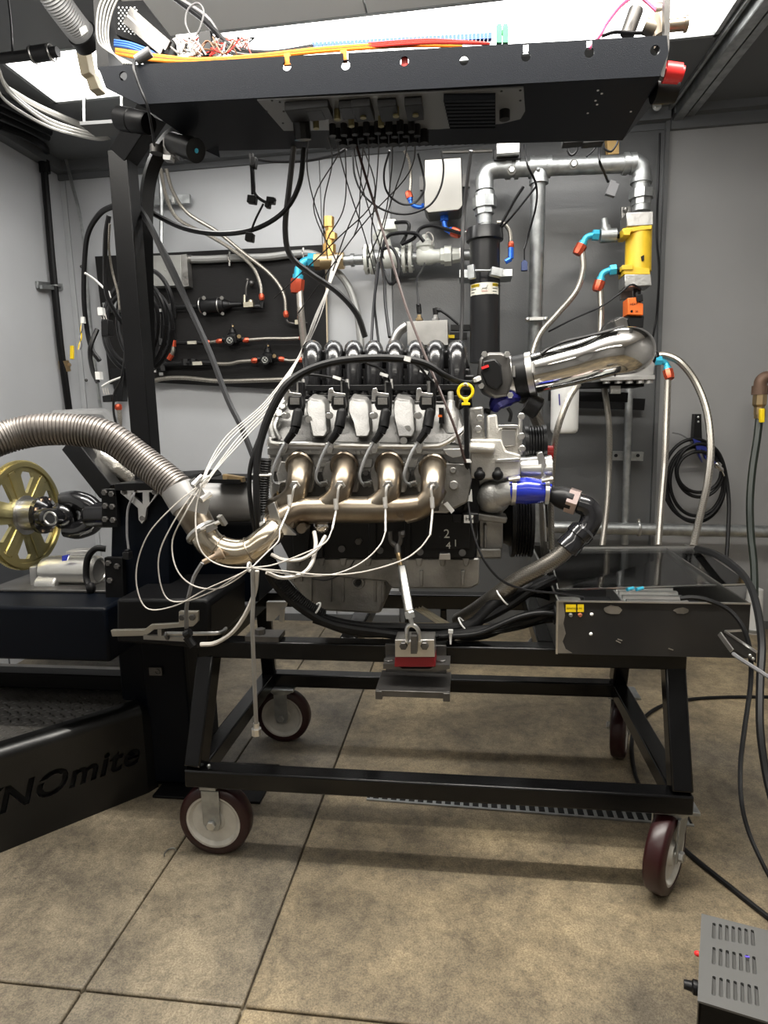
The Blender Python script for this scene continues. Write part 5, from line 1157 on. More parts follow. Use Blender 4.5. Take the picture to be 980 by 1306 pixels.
# left wall pipework (placed on the left wall plane)
LWX = LX + .03
def LW(px, py, x=LWX): return PX(px, py, x)
gp = thing('gas_pipe', LW(88, 530), 'black steel gas pipe running down the left wall with a valve', 'pipe')
b = B(); b.tube([LW(56, 212), LW(66, 330), LW(77, 440), LW(89, 530)], .016, 10, 1); b.tube([PZ(0, 160, 2.17), PZ(30, 172, 2.17), PZ(52, 184, 2.17), LW(59, 194), LW(56, 212)], .016, 10, 3); b.lathe(LW(56, 205), (0, 0, -1), [(0, .024), (.05, .024)], 10); b.build('pipe', blacksat, gp)
b = B(); b.lathe(LW(81, 460), LW(84, 474) - LW(81, 460), [(0, .018), (0, .024), (.05, .024), (.05, .018)], 8); b.cyl(LW(82, 466), LW(90, 465, LWX + .03), .008, 8); b.build('valve_body', brass, gp)
b = B(); b.bar(LW(92, 441, LWX + .04), LW(92, 458, LWX + .04), .012, .016, (1, 0, 0)); b.build('handle', yellowp, gp, bevel=.002)
b = B(); b.bar(LW(47, 363, LX + .01), LW(79, 366, LX + .01), .012, .03); b.ring(LW(71, 365), (0, 0, 1), .020, .005, 16, 6); b.bar(LW(52, 366), LW(76, 368), .014, .016); b.build('wall_clamp', galv, gp, bevel=.001)
for k, (a, c_, r_, lab) in enumerate((((0, 126), (66, 160), .020, 'thick black pipe along the top of the left wall'), ((0, 148), (62, 176), .012, 'thin black pipe lowest of those beside the left wall top'), ((0, 138), (64, 169), .014, 'middle black pipe along the top of the left wall'))):
    b = B(); b.tube([PZ(*a, 2.17), PZ(*c_, 2.17)], r_, 10, 1); tag(b.build('black_pipe', blacksat), lab, 'pipe')
cable('thin grey wall conduit bending down beside the wall corner', [(62, 170, 2.75), (78, 182, 2.84), (85, 205, 2.88), (92, 235, 2.88), (102, 275, 2.88), (108, 320, 2.88), (113, 385, 2.88), (118, 440, 2.88), (128, 520, 2.88)], 2.3, galv, 'conduit', None, 'conduit')
for k, (px, py) in enumerate(((104, 340), (110, 485), (122, 485))): b = B(); b.ball(P(px, py, 2.905), .008); tag(b.build('wall_stud', darksteel), ('dark stud on the left wall seam beside the long loom', 'dark stud near the wall corner above the exhaust duct', 'dark stud beside conduit above the exhaust duct')[k], 'screw')
# ---- brass / galvanised water line in the middle
wt = thing('water_line', P(500, 340, 2.84), 'galvanised water line with flanges and valves across the back wall', 'pipe')
Y_ = 2.80
def lp(px, py=None): return P(px, py if py is not None else 334 - (px - 400) * .045, Y_)
b = B(); b.cyl(lp(408), lp(434), .034, 16); b.cyl(lp(402), lp(410), .036, 8); b.cyl(lp(432), lp(439), .036, 8); b.build('brass_body', brass, wt)
b = B(); b.cyl(P(420, 334, Y_), P(420, 312, Y_), .030, 8); b.cyl(P(420, 314, Y_), P(420, 296, Y_), .022, 12); b.cyl(P(420, 300, Y_), P(420, 280, Y_), .018, 6); b.cyl(P(419.5, 290, Y_), P(419.5, 277, Y_), .024, 8); b.cyl(P(423, 306, Y_), P(423, 298, Y_), .026, 8); b.build('relief_valve', mat('orange_brass', (.60, .36, .12), .35, .9), wt)
b = B(); b.cyl(lp(438), lp(602), .022, 16); b.cyl(lp(476), lp(516), .038, 18); b.cyl(lp(448), lp(452), .028, 14); b.build('pipe', galv, wt)
for a, c_, r_ in ((466, 470, .062), (473, 477, .062), (514, 518, .062), (522, 526, .062)):
    b = B(); b.cyl(lp(a), lp(c_), r_, 24); fl_ = b.build('flange', creamp, wt, bevel=.001)
    b = B()
    for k in range(6):
        aa = k * math.pi / 3; q = lp(a) + Vector((0, math.cos(aa) * .05, math.sin(aa) * .05)); b.cyl(q - Vector((.006, 0, 0)), q + Vector((.02, 0, 0)), .006, 6)
    b.build('flange_bolt', zinc, fl_)
b = B(); b.lathe(P(494, 322, Y_), P(488, 302, Y_) - P(494, 322, Y_), [(0, .024), (.05, .030), (.07, .042), (.085, .042)], 16); b.lathe(lp(484), (1, 0, 0), [(0, .03), (.02, .042), (.08, .042), (.1, .03)], 16); b.build('flow_sensor', creamp, wt)
b = B(); b.pp([(482, 279), (505, 279), (506, 292), (482, 293)], Y_ - .05, Y_ + .04); b.build('sensor_head', creamp, wt, bevel=.003)
b = B(); b.lathe(lp(532), (1, 0, 0), [(0, .03), (.01, .035), (.06, .035), (.08, .028), (.10, .028)], 16); b.lathe(P(543, 326, Y_), (0, 0, 1), [(0, .03), (.03, .034), (.034, .040), (.05, .040), (.055, .03), (.07, .018), (.085, .012)], 14); b.lathe(lp(562), (1, 0, 0), [(0, .026), (.0, .034), (.02, .034)], 8); b.lathe(lp(567), (1, 0, 0), [(0, .042), (.03, .042)], 8); b.lathe(lp(577), (1, 0, 0), [(0, .034), (.04, .028)], 8); b.build('union', creamp, wt, bevel=.001)
b = B(); b.pp([(586, 316), (590, 316), (591, 329), (587, 329)], Y_ - .04, Y_ + .04); b.cyl(lp(590), lp(604), .010, 8); b.build('end_flange', steel, wt)
cable('thin pale wire ring above the cap of the water line valve', [(543, 308, 2.78), (544, 298, 2.77), (549, 297, 2.77), (553, 304, 2.77), (551, 312, 2.77)], .8, whitecab, 'wire', None, 'wire')
# light blue elbow and big hose going down
def an_elbow(name, label, pts, r, fr, col=blueal, nut=redan, hose_to=None, hr=None, hm=None, hn=6):
    """curved anodised elbow, coloured swivel nut and braided hose as one hose assembly"""
    e = thing(name, P(*(hose_to[-1] if hose_to else pts[-1])), label, 'hose')
    b = B(); T(b, pts, r, 12, 6); p0 = P(*pts[0]); d0 = P(*pts[1]) - p0; ru = u(r, pts[0][2])
    b.lathe(p0, d0, [(0, ru * 1.2), (0, ru * 1.7), (ru * 2.0, ru * 1.7), (ru * 2.0, ru)], 6)
    p1 = P(*pts[-1]); d1 = p1 - P(*pts[-2]); d1.normalize(); b.lathe(p1 - d1 * ru * 1.0, d1, [(0, ru), (0, ru * 1.35), (ru * 1.2, ru * 1.35), (ru * 1.2, ru)], 12)
    b.build('elbow', col, e)
    b = B(); b.lathe(p1 + d1 * ru * .1, d1, [(0, ru * 1.4), (0, ru * 1.8), (ru * 2.2, ru * 1.8), (ru * 3.3, ru * 1.5), (ru * 3.3, ru)], 8); b.build('swivel_nut', nut, e)
    if hose_to:
        b = B(); T(b, hose_to, hr or r, 10, hn); b.build('hose', hm or hosebr, e)
    return e
an_elbow('braided_hose', 'large light blue elbow with orange nut and braided hose left of brass relief valve', [(404, 332, 2.80), (396, 332, 2.80), (388, 334, 2.79), (381, 343, 2.78), (380, 356, 2.78)], 5, 0, hose_to=[(382, 368, 2.78), (384, 400, 2.74), (387, 430, 2.6), (392, 470, 2.3)], hr=4.6)
# stainless header tank
tk = thing('header_tank', P(565, 270, 2.82), 'shiny stainless rectangular header tank high on the dark wall', 'tank')
b = B(); b.pp([(541, 203), (589, 200), (591, 262), (586, 268), (546, 272), (541, 266)], 2.70, 2.82); b.build('body', stain, tk, bevel=.004)
b = B(); b.pp([(536, 225), (542, 225), (542, 242), (536, 242)], 2.84, 2.86); b.pp([(588, 222), (599, 222), (599, 238), (588, 238)], 2.84, 2.86); b.build('mounting_tab', darksteel, tk)
b = B(); b.cyl(P(567, 270, 2.76), P(567, 276, 2.76), .014, 8); b.build('outlet', brass, tk)
an_elbow('braided_hose', 'blue elbow under the header tank with red nut toward the tower', [(567, 275, 2.76), (567, 284, 2.76), (569, 292, 2.76), (577, 295, 2.75)], 3.2, 0, col=blueb, hose_to=[(586, 296, 2.74), (597, 296, 2.72)], hr=1.6, hm=steel)
an_elbow('braided_hose', 'braided hose dropping from tray to blue elbow left of the header tank', [(543, 264, 2.78), (533, 264, 2.78), (525, 260, 2.78), (523, 253, 2.78)], 2.4, 0, col=blueb, hose_to=[(523, 246, 2.78), (524, 225, 2.78), (522, 205, 2.76), (516, 192, 2.74)], hr=1.8)
# black expansion tower
tw = thing('cooling_tower', P(618, 460, 2.6), 'tall black cylindrical coolant tower with warning sticker, right of water line', 'tower')
Yt_ = 2.62
rt = u(18, Yt_)
tc_ = P(618.5, 292, Yt_); bc_ = Vector((tc_.x, Yt_, P(618, 462, Yt_).z)); axz = Vector((0, 0, -1)); Ht = tc_.z - bc_.z
b = B(); b.lathe(tc_, axz, [(0, rt * .9), (.0, rt * 1.18), (.035, rt * 1.22), (.045, rt * 1.22), (.05, rt * 1.02), (.06, rt), (Ht, rt), (Ht + .002, rt * .9)], 32); b.build('cylinder', mat('tower_black', (.011, .011, .012), .28, 0, .15, 30, stretch=(1, 1, .2)), tw, angle=40)
b = B(); b.bar(P(598, 348, Yt_ - .09), P(606, 346, Yt_ - .10), .02, .05); b.bar(P(626, 346, Yt_ - .10), P(640, 349, Yt_ - .09), .03, .03); b.cyl(P(606, 345, Yt_ - .1), P(628, 345, Yt_ - .1), .004, 8); b.pp([(586, 344), (600, 344), (600, 354), (586, 354)], Yt_ - .06, Yt_ + .05); b.pp([(636, 344), (654, 343), (654, 352), (636, 353)], Yt_ - .06, Yt_ + .05); b.build('clamp_band', galv, tw, bevel=.001)
# sticker follows the cylinder
zt3 = P(618, 360, Yt_ - rt).z; zb3 = P(618, 375, Yt_ - rt).z
def curved(z0, z1, a0, a1, rr, nm, m, par, n_=10):
    b = B(); vs = []
    for k in range(n_ + 1):
        a = a0 + (a1 - a0) * k / n_
        for z in (z0, z1): vs.append(Vector((tc_.x + math.sin(a) * rr, Yt_ - math.cos(a) * rr, z)))
    b.add(vs, [(2 * k, 2 * k + 1, 2 * k + 3, 2 * k + 2) for k in range(n_)]); return b.build(nm, m, par)
sk = curved(zb3, zt3, -1.22, 1.05, rt + .0008, 'warning_sticker', mat('sticker_cream', (.78, .76, .66), .4), tw)
curved(zt3 - .014, zt3 - .003, -1.1, -.40, rt + .0016, 'yellow_band', yellowp, sk); curved(zt3 - .014, zt3 - .003, .48, .98, rt + .0016, 'yellow_band', yellowp, sk)
fc = Yt_ - rt - .002
hs = math.sin(-.75) * rt
for k, (tx, xx, ang) in enumerate((('WARNING', -.75, -.75), ('WARNING', .72, .72))):
    xdv = Vector((math.cos(ang), math.sin(ang), 0)); c_ = Vector((tc_.x + math.sin(ang) * (rt + .002), Yt_ - math.cos(ang) * (rt + .002), zt3 - .0125)) - xdv * .016
    text(tx, 'sticker_lettering', blackplas, sk, c_, xdv, (0, 0, 1), .0095, .0002)
for ang, rows in ((-.80, 3), (.74, 3)):
    for k in range(rows): curved(zt3 - .024 - k * .011, zt3 - .021 - k * .011, ang - .25, ang + .18 - (k % 2) * .12, rt + .0016, 'print_line', darksteel, sk, 3)
b = B(); cz = (zt3 + zb3) / 2; fx_ = tc_.x - .003
b.bar((fx_ - .010, fc, cz), (fx_ + .008, fc, cz + .001), .0008, .004, (0, 1, 0)); b.bar((fx_ + .006, fc, cz), (fx_ + .013, fc, cz + .012), .0008, .003, (0, 1, 0)); b.bar((fx_ - .009, fc, cz), (fx_ - .011, fc, cz - .008), .0008, .002, (0, 1, 0)); b.bar((fx_ + .005, fc, cz), (fx_ + .007, fc, cz - .008), .0008, .002, (0, 1, 0)); b.build('animal_pictogram', blackplas, sk)
b = B(); b.bar((fx_ - .012, fc, cz - .011), (fx_ + .012, fc, cz - .011), .0008, .002, (0, 1, 0)); b.build('red_print_line', redp, sk)
hose('short braided hose from tower cap down to the blue fitting at its right', [(634, 284, 2.62), (642, 285, 2.62), (650, 294, 2.62), (652, 308, 2.62), (652, 314, 2.62)], 2.3, (None, redan), L=4)
b = B(); b.cyl(P(652, 316, 2.62), P(652, 330, 2.62), .011, 8); b.cyl(P(652, 330, 2.62), P(645, 334, 2.62), .010, 8); tag(b.build('blue_fitting', blueb, split=False), 'small blue fitting hanging right of the black tower', 'fitting')
# galvanised pipework
gv = thing('galvanised_pipework', P(690, 470, 2.72), 'thick galvanised pipework looping over the dark wall to the yellow cooler', 'pipe')
Yg = 2.66
def gpp(px, py, Y=Yg): return P(px, py, Y)
rb = u(10.5, Yg)
top1 = [gpp(619, 292), gpp(618, 262)]
b = B(); b.cyl(gpp(619, 290), gpp(618.5, 240), rb * .78, 16); b.tube([gpp(618.5, 243), gpp(618.5, 228), gpp(624, 218), gpp(637, 215), gpp(650, 215)], rb, 16, 6); b.build('elbow_pipe', galv, gv)
b = B(); b.cyl(gpp(645, 215), gpp(800, 209), rb * .92, 20); b.build('top_pipe', galv, gv)
for a, c_ in ((645, 652), (657, 662), (675, 681), (697, 703), (795, 801)):
    b = B(); b.cyl(gpp(a, 215 - (a - 645) * .039), gpp(c_, 215 - (c_ - 645) * .039), rb * 1.12, 20); b.build('pipe_collar', galv, gv)
b = B(); b.cyl(gpp(677, 213.5), gpp(700, 212.5), rb * 1.05, 20); b.cyl(gpp(688, 215), gpp(687.5, 234), rb * .95, 18); b.cyl(gpp(687.5, 230), gpp(687.5, 235), rb * 1.06, 18); b.ball(gpp(687, 216, Yg - .035), .008); b.build('tee', galv, gv)
for px, py in ((653, 217), (732, 209.5)): b = B(); b.hexn(gpp(px, py, Yg - .033), (0, -1, 0), .012, .010); b.cyl(gpp(px, py, Yg - .03), gpp(px, py, Yg - .036), .017, 12); b.build('plug', zinc, gv)
b = B(); b.tube([gpp(798, 209), gpp(808, 209), gpp(817, 215), gpp(819, 226), gpp(819, 236)], rb * 1.0, 16, 6); b.lathe(gpp(804, 209), (1, 0, 0), [(0, rb * 1.1), (.02, rb * 1.1)], 18); b.build('elbow', galv, gv)
for i, (y0, y1, rr, sg) in enumerate(((228, 234, 1.15, 16), (234, 243, .95, 16), (243, 254, 1.32, 8), (254, 262, 1.05, 8), (262, 270, .95, 16))):
    b = B(); b.cyl(P(818.5, y0, Yg), P(818, y1, Yg), rb * rr, sg); b.build('union', galv, gv)
for i, (y0, y1, rr, sg) in enumerate(((246, 252, 1.15, 16), (252, 266, 1.35, 8), (266, 274, 1.1, 8), (274, 286, .85, 16))):
    b = B(); b.cyl(P(618, y0, Yg), P(618.5, y1, Yg), rb * rr, sg); b.build('union', galv, gv)
b = B(); b.cyl(P(687, 232, Yg), P(682, 455, 2.74), u(8.5, Yg), 18); b.cyl(P(682, 455, 2.74), P(688, 690, 2.74), u(8.5, 2.7), 18); b.build('down_pipe', galv, gv)
b = B(); b.bar(P(671, 407.5, 2.68), P(698, 406.5, 2.68), .03, .012); b.ball(P(673, 407.5, 2.66), .01); b.ball(P(696, 407, 2.66), .01); b.build('pipe_clamp', zinc, gv)
# small square enamel box & fittings under tray
mb = thing('pump_box', P(648, 203, 2.7), 'small silver-topped black box under the tray beside top pipe', 'box')
b = B(); b.pp([(630, 190), (664, 188), (665, 203), (630, 205)], 2.62, 2.74); b.build('base', blackplas, mb, bevel=.003); b = B(); b.pp([(634, 181), (663, 179), (663, 194), (634, 196)], 2.58, 2.62); b.build('lid', alum, mb, bevel=.001)
b = B(); T(b, [(562, 194, 2.74), (600, 193, 2.74), (628, 192, 2.74)], 2.2, 8, 1); lp_ = tag(b.build('fuel_line', steel), 'short braided line with blue ends just under the tray middle', 'hose')
b = B(); b.pp([(774, 175), (790, 174), (790, 196), (776, 197)], 2.86, 2.90); tag(b.build('plywood_block', mat('plywood', (.62, .40, .15), .6), bevel=.001), 'small plywood block on the wall behind the right tray end', 'block')
# yellow heat exchanger
hx = thing('heat_exchanger', P(815, 365, 2.66), 'yellow cylindrical heat exchanger between two silver blocks on the wall', 'cooler')
Yh = 2.64
b = B(); b.pp([(799, 271), (834, 269), (834, 287), (800, 289)], Yh - .05, Yh + .05); b.pp([(797, 350), (831, 349), (832, 364), (797, 366)], Yh - .05, Yh + .05); b.build('end_block', mat('crinkled_silver', (.45, .445, .43), .36, .9, .8, 30), hx, bevel=.003)
b = B(); b.cyl(P(815, 290, Yh), P(814, 348, Yh), u(14.5, Yh), 28); b.pp([(795, 291), (832, 287), (832, 292), (795, 297)], Yh - .05, Yh + .04); b.pp([(794, 292), (806, 292), (804, 300), (796, 300)], Yh - .06, Yh + .04); b.pp([(796, 340), (829, 342), (830, 350), (796, 350)], Yh - .05, Yh + .04); b.pp([(794, 338), (808, 337), (808, 344), (794, 344)], Yh - .055, Yh + .03); b.bar(P(827, 296, Yh - .02), P(826, 344, Yh - .02), .012, .01, (0, 1, 0)); b.build('shell', yellow, hx, bevel=.002)
b = B(); b.pp([(793, 264), (805, 263), (806, 290), (794, 292)], 2.70, 2.72); b.pp([(791, 364), (806, 364), (808, 380), (792, 382)], 2.70, 2.72); b.ball(P(798, 267, 2.69), .01); b.build('bracket', alud, hx, bevel=.001)
b = B(); b.cyl(P(797, 299, Yh), P(786, 300, Yh), .013, 8); b.cyl(P(797, 344, Yh), P(788, 345, Yh), .017, 8); b.build('port', blackplas, hx)
b = B(); b.pp([(818, 327), (822, 325), (822, 332), (819, 333)], Yh - .0505 - .002, Yh - .045); b.build('paint_chip', blackplas, hx)
te = thing('galvanised_tee', P(775, 303, 2.64), 'grey iron tee with upright stub left of the yellow heat exchanger', 'fitting')
b = B(); b.cyl(P(766, 301, Yh), P(786, 300, Yh), .026, 14); b.cyl(P(775, 300, Yh), P(771, 290, Yh), .022, 14); b.build('tee', galv, te); b = B(); b.cyl(P(772, 290, Yh), P(771, 279, Yh), .014, 12, .013); b.build('stub', galv, te)
an_elbow('braided_hose', 'long braided hose from light blue elbow at upper tee down behind intake pipe', [(764, 300, Yh), (756, 300, Yh), (748, 303, Yh), (743, 312, Yh)], 3.6, 0, hose_to=[(743, 322, Yh), (744, 345, 2.62), (735, 372, 2.6), (712, 400, 2.55), (690, 425, 2.5), (680, 450, 2.45), (678, 475, 2.4)], hr=3.5)
an_elbow('braided_hose', 'braided hose from light blue elbow at lower cooler port dropping behind intake pipe', [(786, 344, Yh), (777, 345, Yh), (769, 349, Yh), (766, 358, Yh)], 3.6, 0, hose_to=[(766, 368, Yh), (767, 400, 2.62), (766, 440, 2.6), (769, 480, 2.58), (777, 540, 2.56), (777, 600, 2.56), (774, 650, 2.5), (768, 700, 2.4)], hr=3.5)
av = thing('valve_actuator', P(811, 420, 2.64), 'orange square valve actuator under the yellow heat exchanger', 'actuator')
b = B(); b.pp([(801, 380), (814, 379), (816, 386), (821, 387), (821, 402), (801, 401)], Yh - .06, Yh + .02); b.build('housing', orange, av, bevel=.003)
b = B(); b.pp([(812, 376), (820, 375), (821, 384), (813, 385)], Yh - .07, Yh - .02); b.pp([(800, 403), (822, 403), (821, 418), (803, 417)], Yh - .04, Yh + .02); b.cyl(P(813, 366, Yh), P(813, 378, Yh), .014, 10); b.build('black_base', blackplas, av, bevel=.002)
b = B(); b.cyl(P(806, 397, Yh - .062), P(806, 397, Yh - .059), .005, 8); b.build('screw', blackplas, av)
text('M', 'actuator_lettering', blackplas, av, P(811, 399, Yh - .0612), (1, 0, 0), (0, 0, 1), .012, .0002)
text('HEAT', 'actuator_lettering', blackplas, av, P(803.5, 389.5, Yh - .0612), (1, 0, 0), (0, 0, 1), .012, .0002)
# white oil filter and manifold block
of = thing('oil_filter', P(721, 550, 2.45), 'white spin-on oil filter canister right of the engine', 'filter')
Yo = 2.45; ro = u(16.5, Yo)
b = B(); b.lathe(P(721, 492, Yo), (0, 0, -1), [(0, ro * .8), (0, ro), (.16, ro), (.172, ro * .93), (.178, ro * .8)], 32); b.build('canister', whitep, of, angle=50)
b = B(); b.lathe(P(721, 486, Yo), (0, 0, -1), [(0, ro * .6), (0, ro * .98), (.022, ro * .98)], 28); b.build('cap', alud, of)
b = B(); vs = []
xa_ = P(721, 500, Yo).x
b.bar(Vector((xa_ - ro * .55, Yo - ro * .86, P(712, 503, Yo).z)), Vector((xa_ - ro * .5, Yo - ro * .88, P(712, 517, Yo).z)), .004, .01, (0, 1, 0)); b.build('blue_print', mat('blue_print', (.04, .04, .22), .5), of)
mbk = thing('manifold_block', P(800, 485, 2.5), 'silver cast manifold block with knob feet right of the intake pipe end', 'manifold')
b = B(); b.pp([(770, 470), (832, 460), (836, 464), (834, 478), (768, 482)], 2.42, 2.56); b.pp([(766, 480), (836, 478), (836, 484), (766, 486)], 2.40, 2.56); b.build('block', alu, mbk, bevel=.002)
for px in (774, 789, 803, 817, 828): b = B(); b.cyl(P(px, 484, 2.42), P(px, 489, 2.42), .014, 10); b.build('knob', alu, mbk)
b = B(); b.pp([(740, 488), (822, 486), (822, 493), (740, 494)], 2.46, 2.62); b.bar(P(700, 505, 2.7), P(800, 507, 2.7), .03, .04); b.build('shelf', blacksat, mbk)
b = B(); b.pp([(779, 492), (792, 492), (792, 502), (779, 502)], 2.44, 2.46); b.pp([(782, 494), (788, 494), (788, 500), (782, 500)], 2.435, 2.44); b.build('gauge', steel, mbk)
an_elbow('braided_hose', 'braided hose from light blue elbow and orange nut straight down to the control box', [(836, 460, 2.44), (843, 460, 2.44), (850, 464, 2.44), (852, 472, 2.43)], 3.4, 0, hose_to=[(852, 486, 2.42), (850, 540, 2.35), (848, 590, 2.28), (844, 640, 2.15), (840, 697, 2.0)], hr=4)
e = hose('long braided hose arching right from manifold block down to the control box', [(834, 456, 2.45), (848, 453, 2.44), (868, 462, 2.42), (888, 488, 2.40), (902, 525, 2.36), (907, 570, 2.3), (903, 615, 2.22), (894, 655, 2.12), (884, 698, 2.0)], 4.3, (blackplas, None))
hose('thick braided hose passing behind the accessory drive down to the cart', [(672, 505, 1.75), (678, 520, 1.75), (688, 545, 1.76), (693, 580, 1.77), (695, 640, 1.78), (697, 700, 1.8), (700, 730, 1.8)], 7.5, (blackplas, None), hosebd)
hose('braided hose bending from behind the intake pipe to red fitting', [(738, 490, 1.62), (725, 510, 1.60), (712, 545, 1.58), (706, 580, 1.58), (703, 640, 1.6), (704, 700, 1.62)], 4.0, (None, None))
b = B(); b.cyl(P(694, 578, 1.55), P(705, 578.5, 1.55), .019, 18); tag(b.build('red_hose_clamp', redp), 'red collar on the braided hose right of the idler pulley', 'fitting')
b = B(); T(b, [(697, 632, 1.70), (699, 665, 1.70), (700, 690, 1.70)], 4.5, 10, 3); tag(b.build('steel_bend', chrome), 'short shiny steel pipe standing right of the crank pulley', 'pipe')
# long horizontal pipe low on wall with clamp; vertical conduit with strut
lpz = thing('wall_pipe', P(840, 680, 2.80), 'long horizontal galvanised pipe low on the back wall', 'pipe')
b = B(); b.cyl(P(640, 671, 2.80), P(1000, 678.5, 2.80), u(7.5, 2.8), 18); b.build('pipe', galv, lpz)
b = B(); b.ring(P(815, 674, 2.80), (1, 0, 0), u(8.3, 2.8), .006, 20, 6); b.bar(P(815, 662, 2.8), P(815, 684, 2.8), .01, .012, (0, 1, 0)); b.build('pipe_clamp', zinc, lpz)
vc_ = thing('vertical_conduit', P(797, 690, 2.84), 'grey vertical conduit on slotted strut below the manifold block', 'conduit')
b = B(); b.cyl(P(803, 490, 2.84), P(797, 694, 2.84), u(4.6, 2.84), 12); b.build('tube', galv, vc_)
b = B(); b.bar(P(781, 581, 2.88), P(820, 582, 2.88), .03, .04); b.build('strut', galv, vc_, bevel=.001)
b = B()
for px in (786, 814): b.cyl(P(px, 581, 2.86), P(px, 581, 2.855), .008, 8)
b.build('slot', blackplas, vc_)
b = B(); b.pp([(718, 500), (736, 500), (736, 660), (718, 660)], 2.86, 2.88); b.build('x', wallD, wb) if False else None
# hose coil on right wall
HY = 2.86
hk = thing('hose_hook', P(895, 560, HY), 'black strap hook on the right wall panel with blue holder', 'hook')
b = B(); b.pp([(887, 528), (895, 528), (896, 562), (885, 562)], HY - .01, HY + .03); b.build('strap', blackplas, hk, bevel=.001); b = B(); b.ball(P(891, 532, HY - .01), .005); b.ball(P(891, 538, HY - .01), .005); b.build('screw', zinc, hk)
b = B(); b.pp([(884, 559), (900, 566), (902, 572), (908, 582), (914, 590), (908, 590), (900, 585), (896, 573), (891, 574), (897, 590), (892, 582)], HY - .04, HY - .02); b.build('blue_holder', mat('blue_holder', (.02, .03, .22), .4), hk, bevel=.001)
b = B(); b.lathe(P(913, 590, HY - .05), P(921, 600, HY - .05) - P(913, 590, HY - .05), [(0, .010), (.012, .016), (.022, .016), (.024, .009), (.04, .011), (.05, .005)], 12); b.cyl(P(921, 600, HY - .05), P(924, 607, HY - .05), .004, 8); b.build('nozzle', chrome, hk)
for k, (cx_, cy_, rx, ry) in enumerate(((888, 617, 37, 49), (889, 614, 34, 44), (886, 612, 40, 52), (893, 600, 30, 34), (892, 602, 28, 26))):
    Yk = HY - .015 - k * .008; b = B(); b.tube([P(cx_ + rx * math.cos(a), cy_ + ry * math.sin(a), Yk) for a in [2 * math.pi * i / 20 for i in range(21)]], u(2.1, Yk), 8, 3)
    tag(b.build('air_hose_loop', rubber), ('middle large loop of black air hose coiled on the right wall', 'inner large loop of black air hose coiled on the right wall', 'outermost loop of black air hose coiled on the right wall', 'second smallest loop of black air hose on the right wall', 'smallest inner loop of black air hose on the right wall')[k], 'hose', 'air hose coil on the right wall')
cable('black air hose end dropping from the coil to behind the control box', [(905, 565, HY - .05), (918, 580, HY - .04), (926, 605, HY - .03), (930, 640, HY - .05), (929, 680, HY - .1), (927, 712, HY - .15)], 2.2, rubber, 'air_hose', None, 'hose')
cable('thin grey wire tail sticking out left of the blue holder', [(858, 552, HY), (868, 554, HY), (878, 560, HY), (886, 568, HY)], .9, greycab, 'wire', None, 'wire')
# right end valve with hose
gvv = thing('gas_valve', P(970, 540, 2.70), 'rusty elbow and brass valve with yellow handle at right edge', 'valve')
b = B(); b.tube([P(990, 482, 2.72), P(978, 481, 2.72), P(971, 486, 2.72), P(970, 496, 2.72)], .024, 12, 5); b.lathe(P(970, 492, 2.72), (0, 0, -1), [(0, .03), (.035, .03)], 12); b.build('elbow', mat('rusty_iron', (.16, .10, .07), .6, .5, .3, 80), gvv)
b = B(); b.lathe(P(970, 500, 2.72), (0, 0, -1), [(0, .02), (.0, .027), (.05, .027), (.06, .02), (.09, .02)], 8); b.lathe(P(970, 521, 2.72), (0, 0, -1), [(0, .022), (.04, .022)], 8); b.build('body', brass, gvv)
b = B(); b.bar(P(972, 521, 2.68), P(972, 539, 2.68), .016, .022, (0, 1, 0)); b.build('handle', yellowp, gvv, bevel=.004)
cable('black hose with green stripe hanging from the yellow-handled valve', [(969, 533, 2.72), (966, 560, 2.70), (960, 600, 2.65), (957, 640, 2.6), (958, 680, 2.5), (962, 720, 2.4), (963, 760, 2.3)], 4.2, mat('green_black_hose', (.012, .02, .012), .45), 'gas_hose', None, 'hose')
# terminal boxes in the middle above intake
sb = thing('sensor_box', P(535, 435, 2.8), 'flat brushed steel sensor box behind the intake runners', 'box')
b = B(); b.pp([(519, 410), (571, 408), (572, 440), (520, 440)], 2.7, 2.9); b.build('case', steel, sb, bevel=.001)
for px in (535, 556): b = B(); b.lathe(P(px, 409, 2.75), (0, 0, 1), [(0, .012), (.0, .016), (.01, .016), (.012, .01), (.024, .009)], 8); b.build('gland', brass if px == 535 else alum, sb)
b = B(); b.cyl(P(535, 400, 2.75), P(534, 388, 2.75), .011, 10); b.cyl(P(556, 401, 2.75), P(555, 393, 2.75), .011, 10); b.cyl(P(554, 395, 2.75), P(562, 396, 2.75), .009, 8); b.build('plug', blackplas, sb)
b = B(); T(b, [(500, 440, 2.8), (508, 424, 2.8), (519, 415, 2.8)], 6, 12, 4); b.build('grey_elbow', alum, sb)
b = B(); b.pp([(575, 414), (600, 414), (600, 421), (575, 421)], 2.8, 2.84); b.pp([(574, 424), (596, 424), (596, 432), (574, 432)], 2.8, 2.84); b.build('relay', blackplas, sb); b = B(); b.pp([(572, 427), (580, 427), (580, 431), (572, 431)], 2.78, 2.8); b.build('yellow_tab', yellowp, sb)
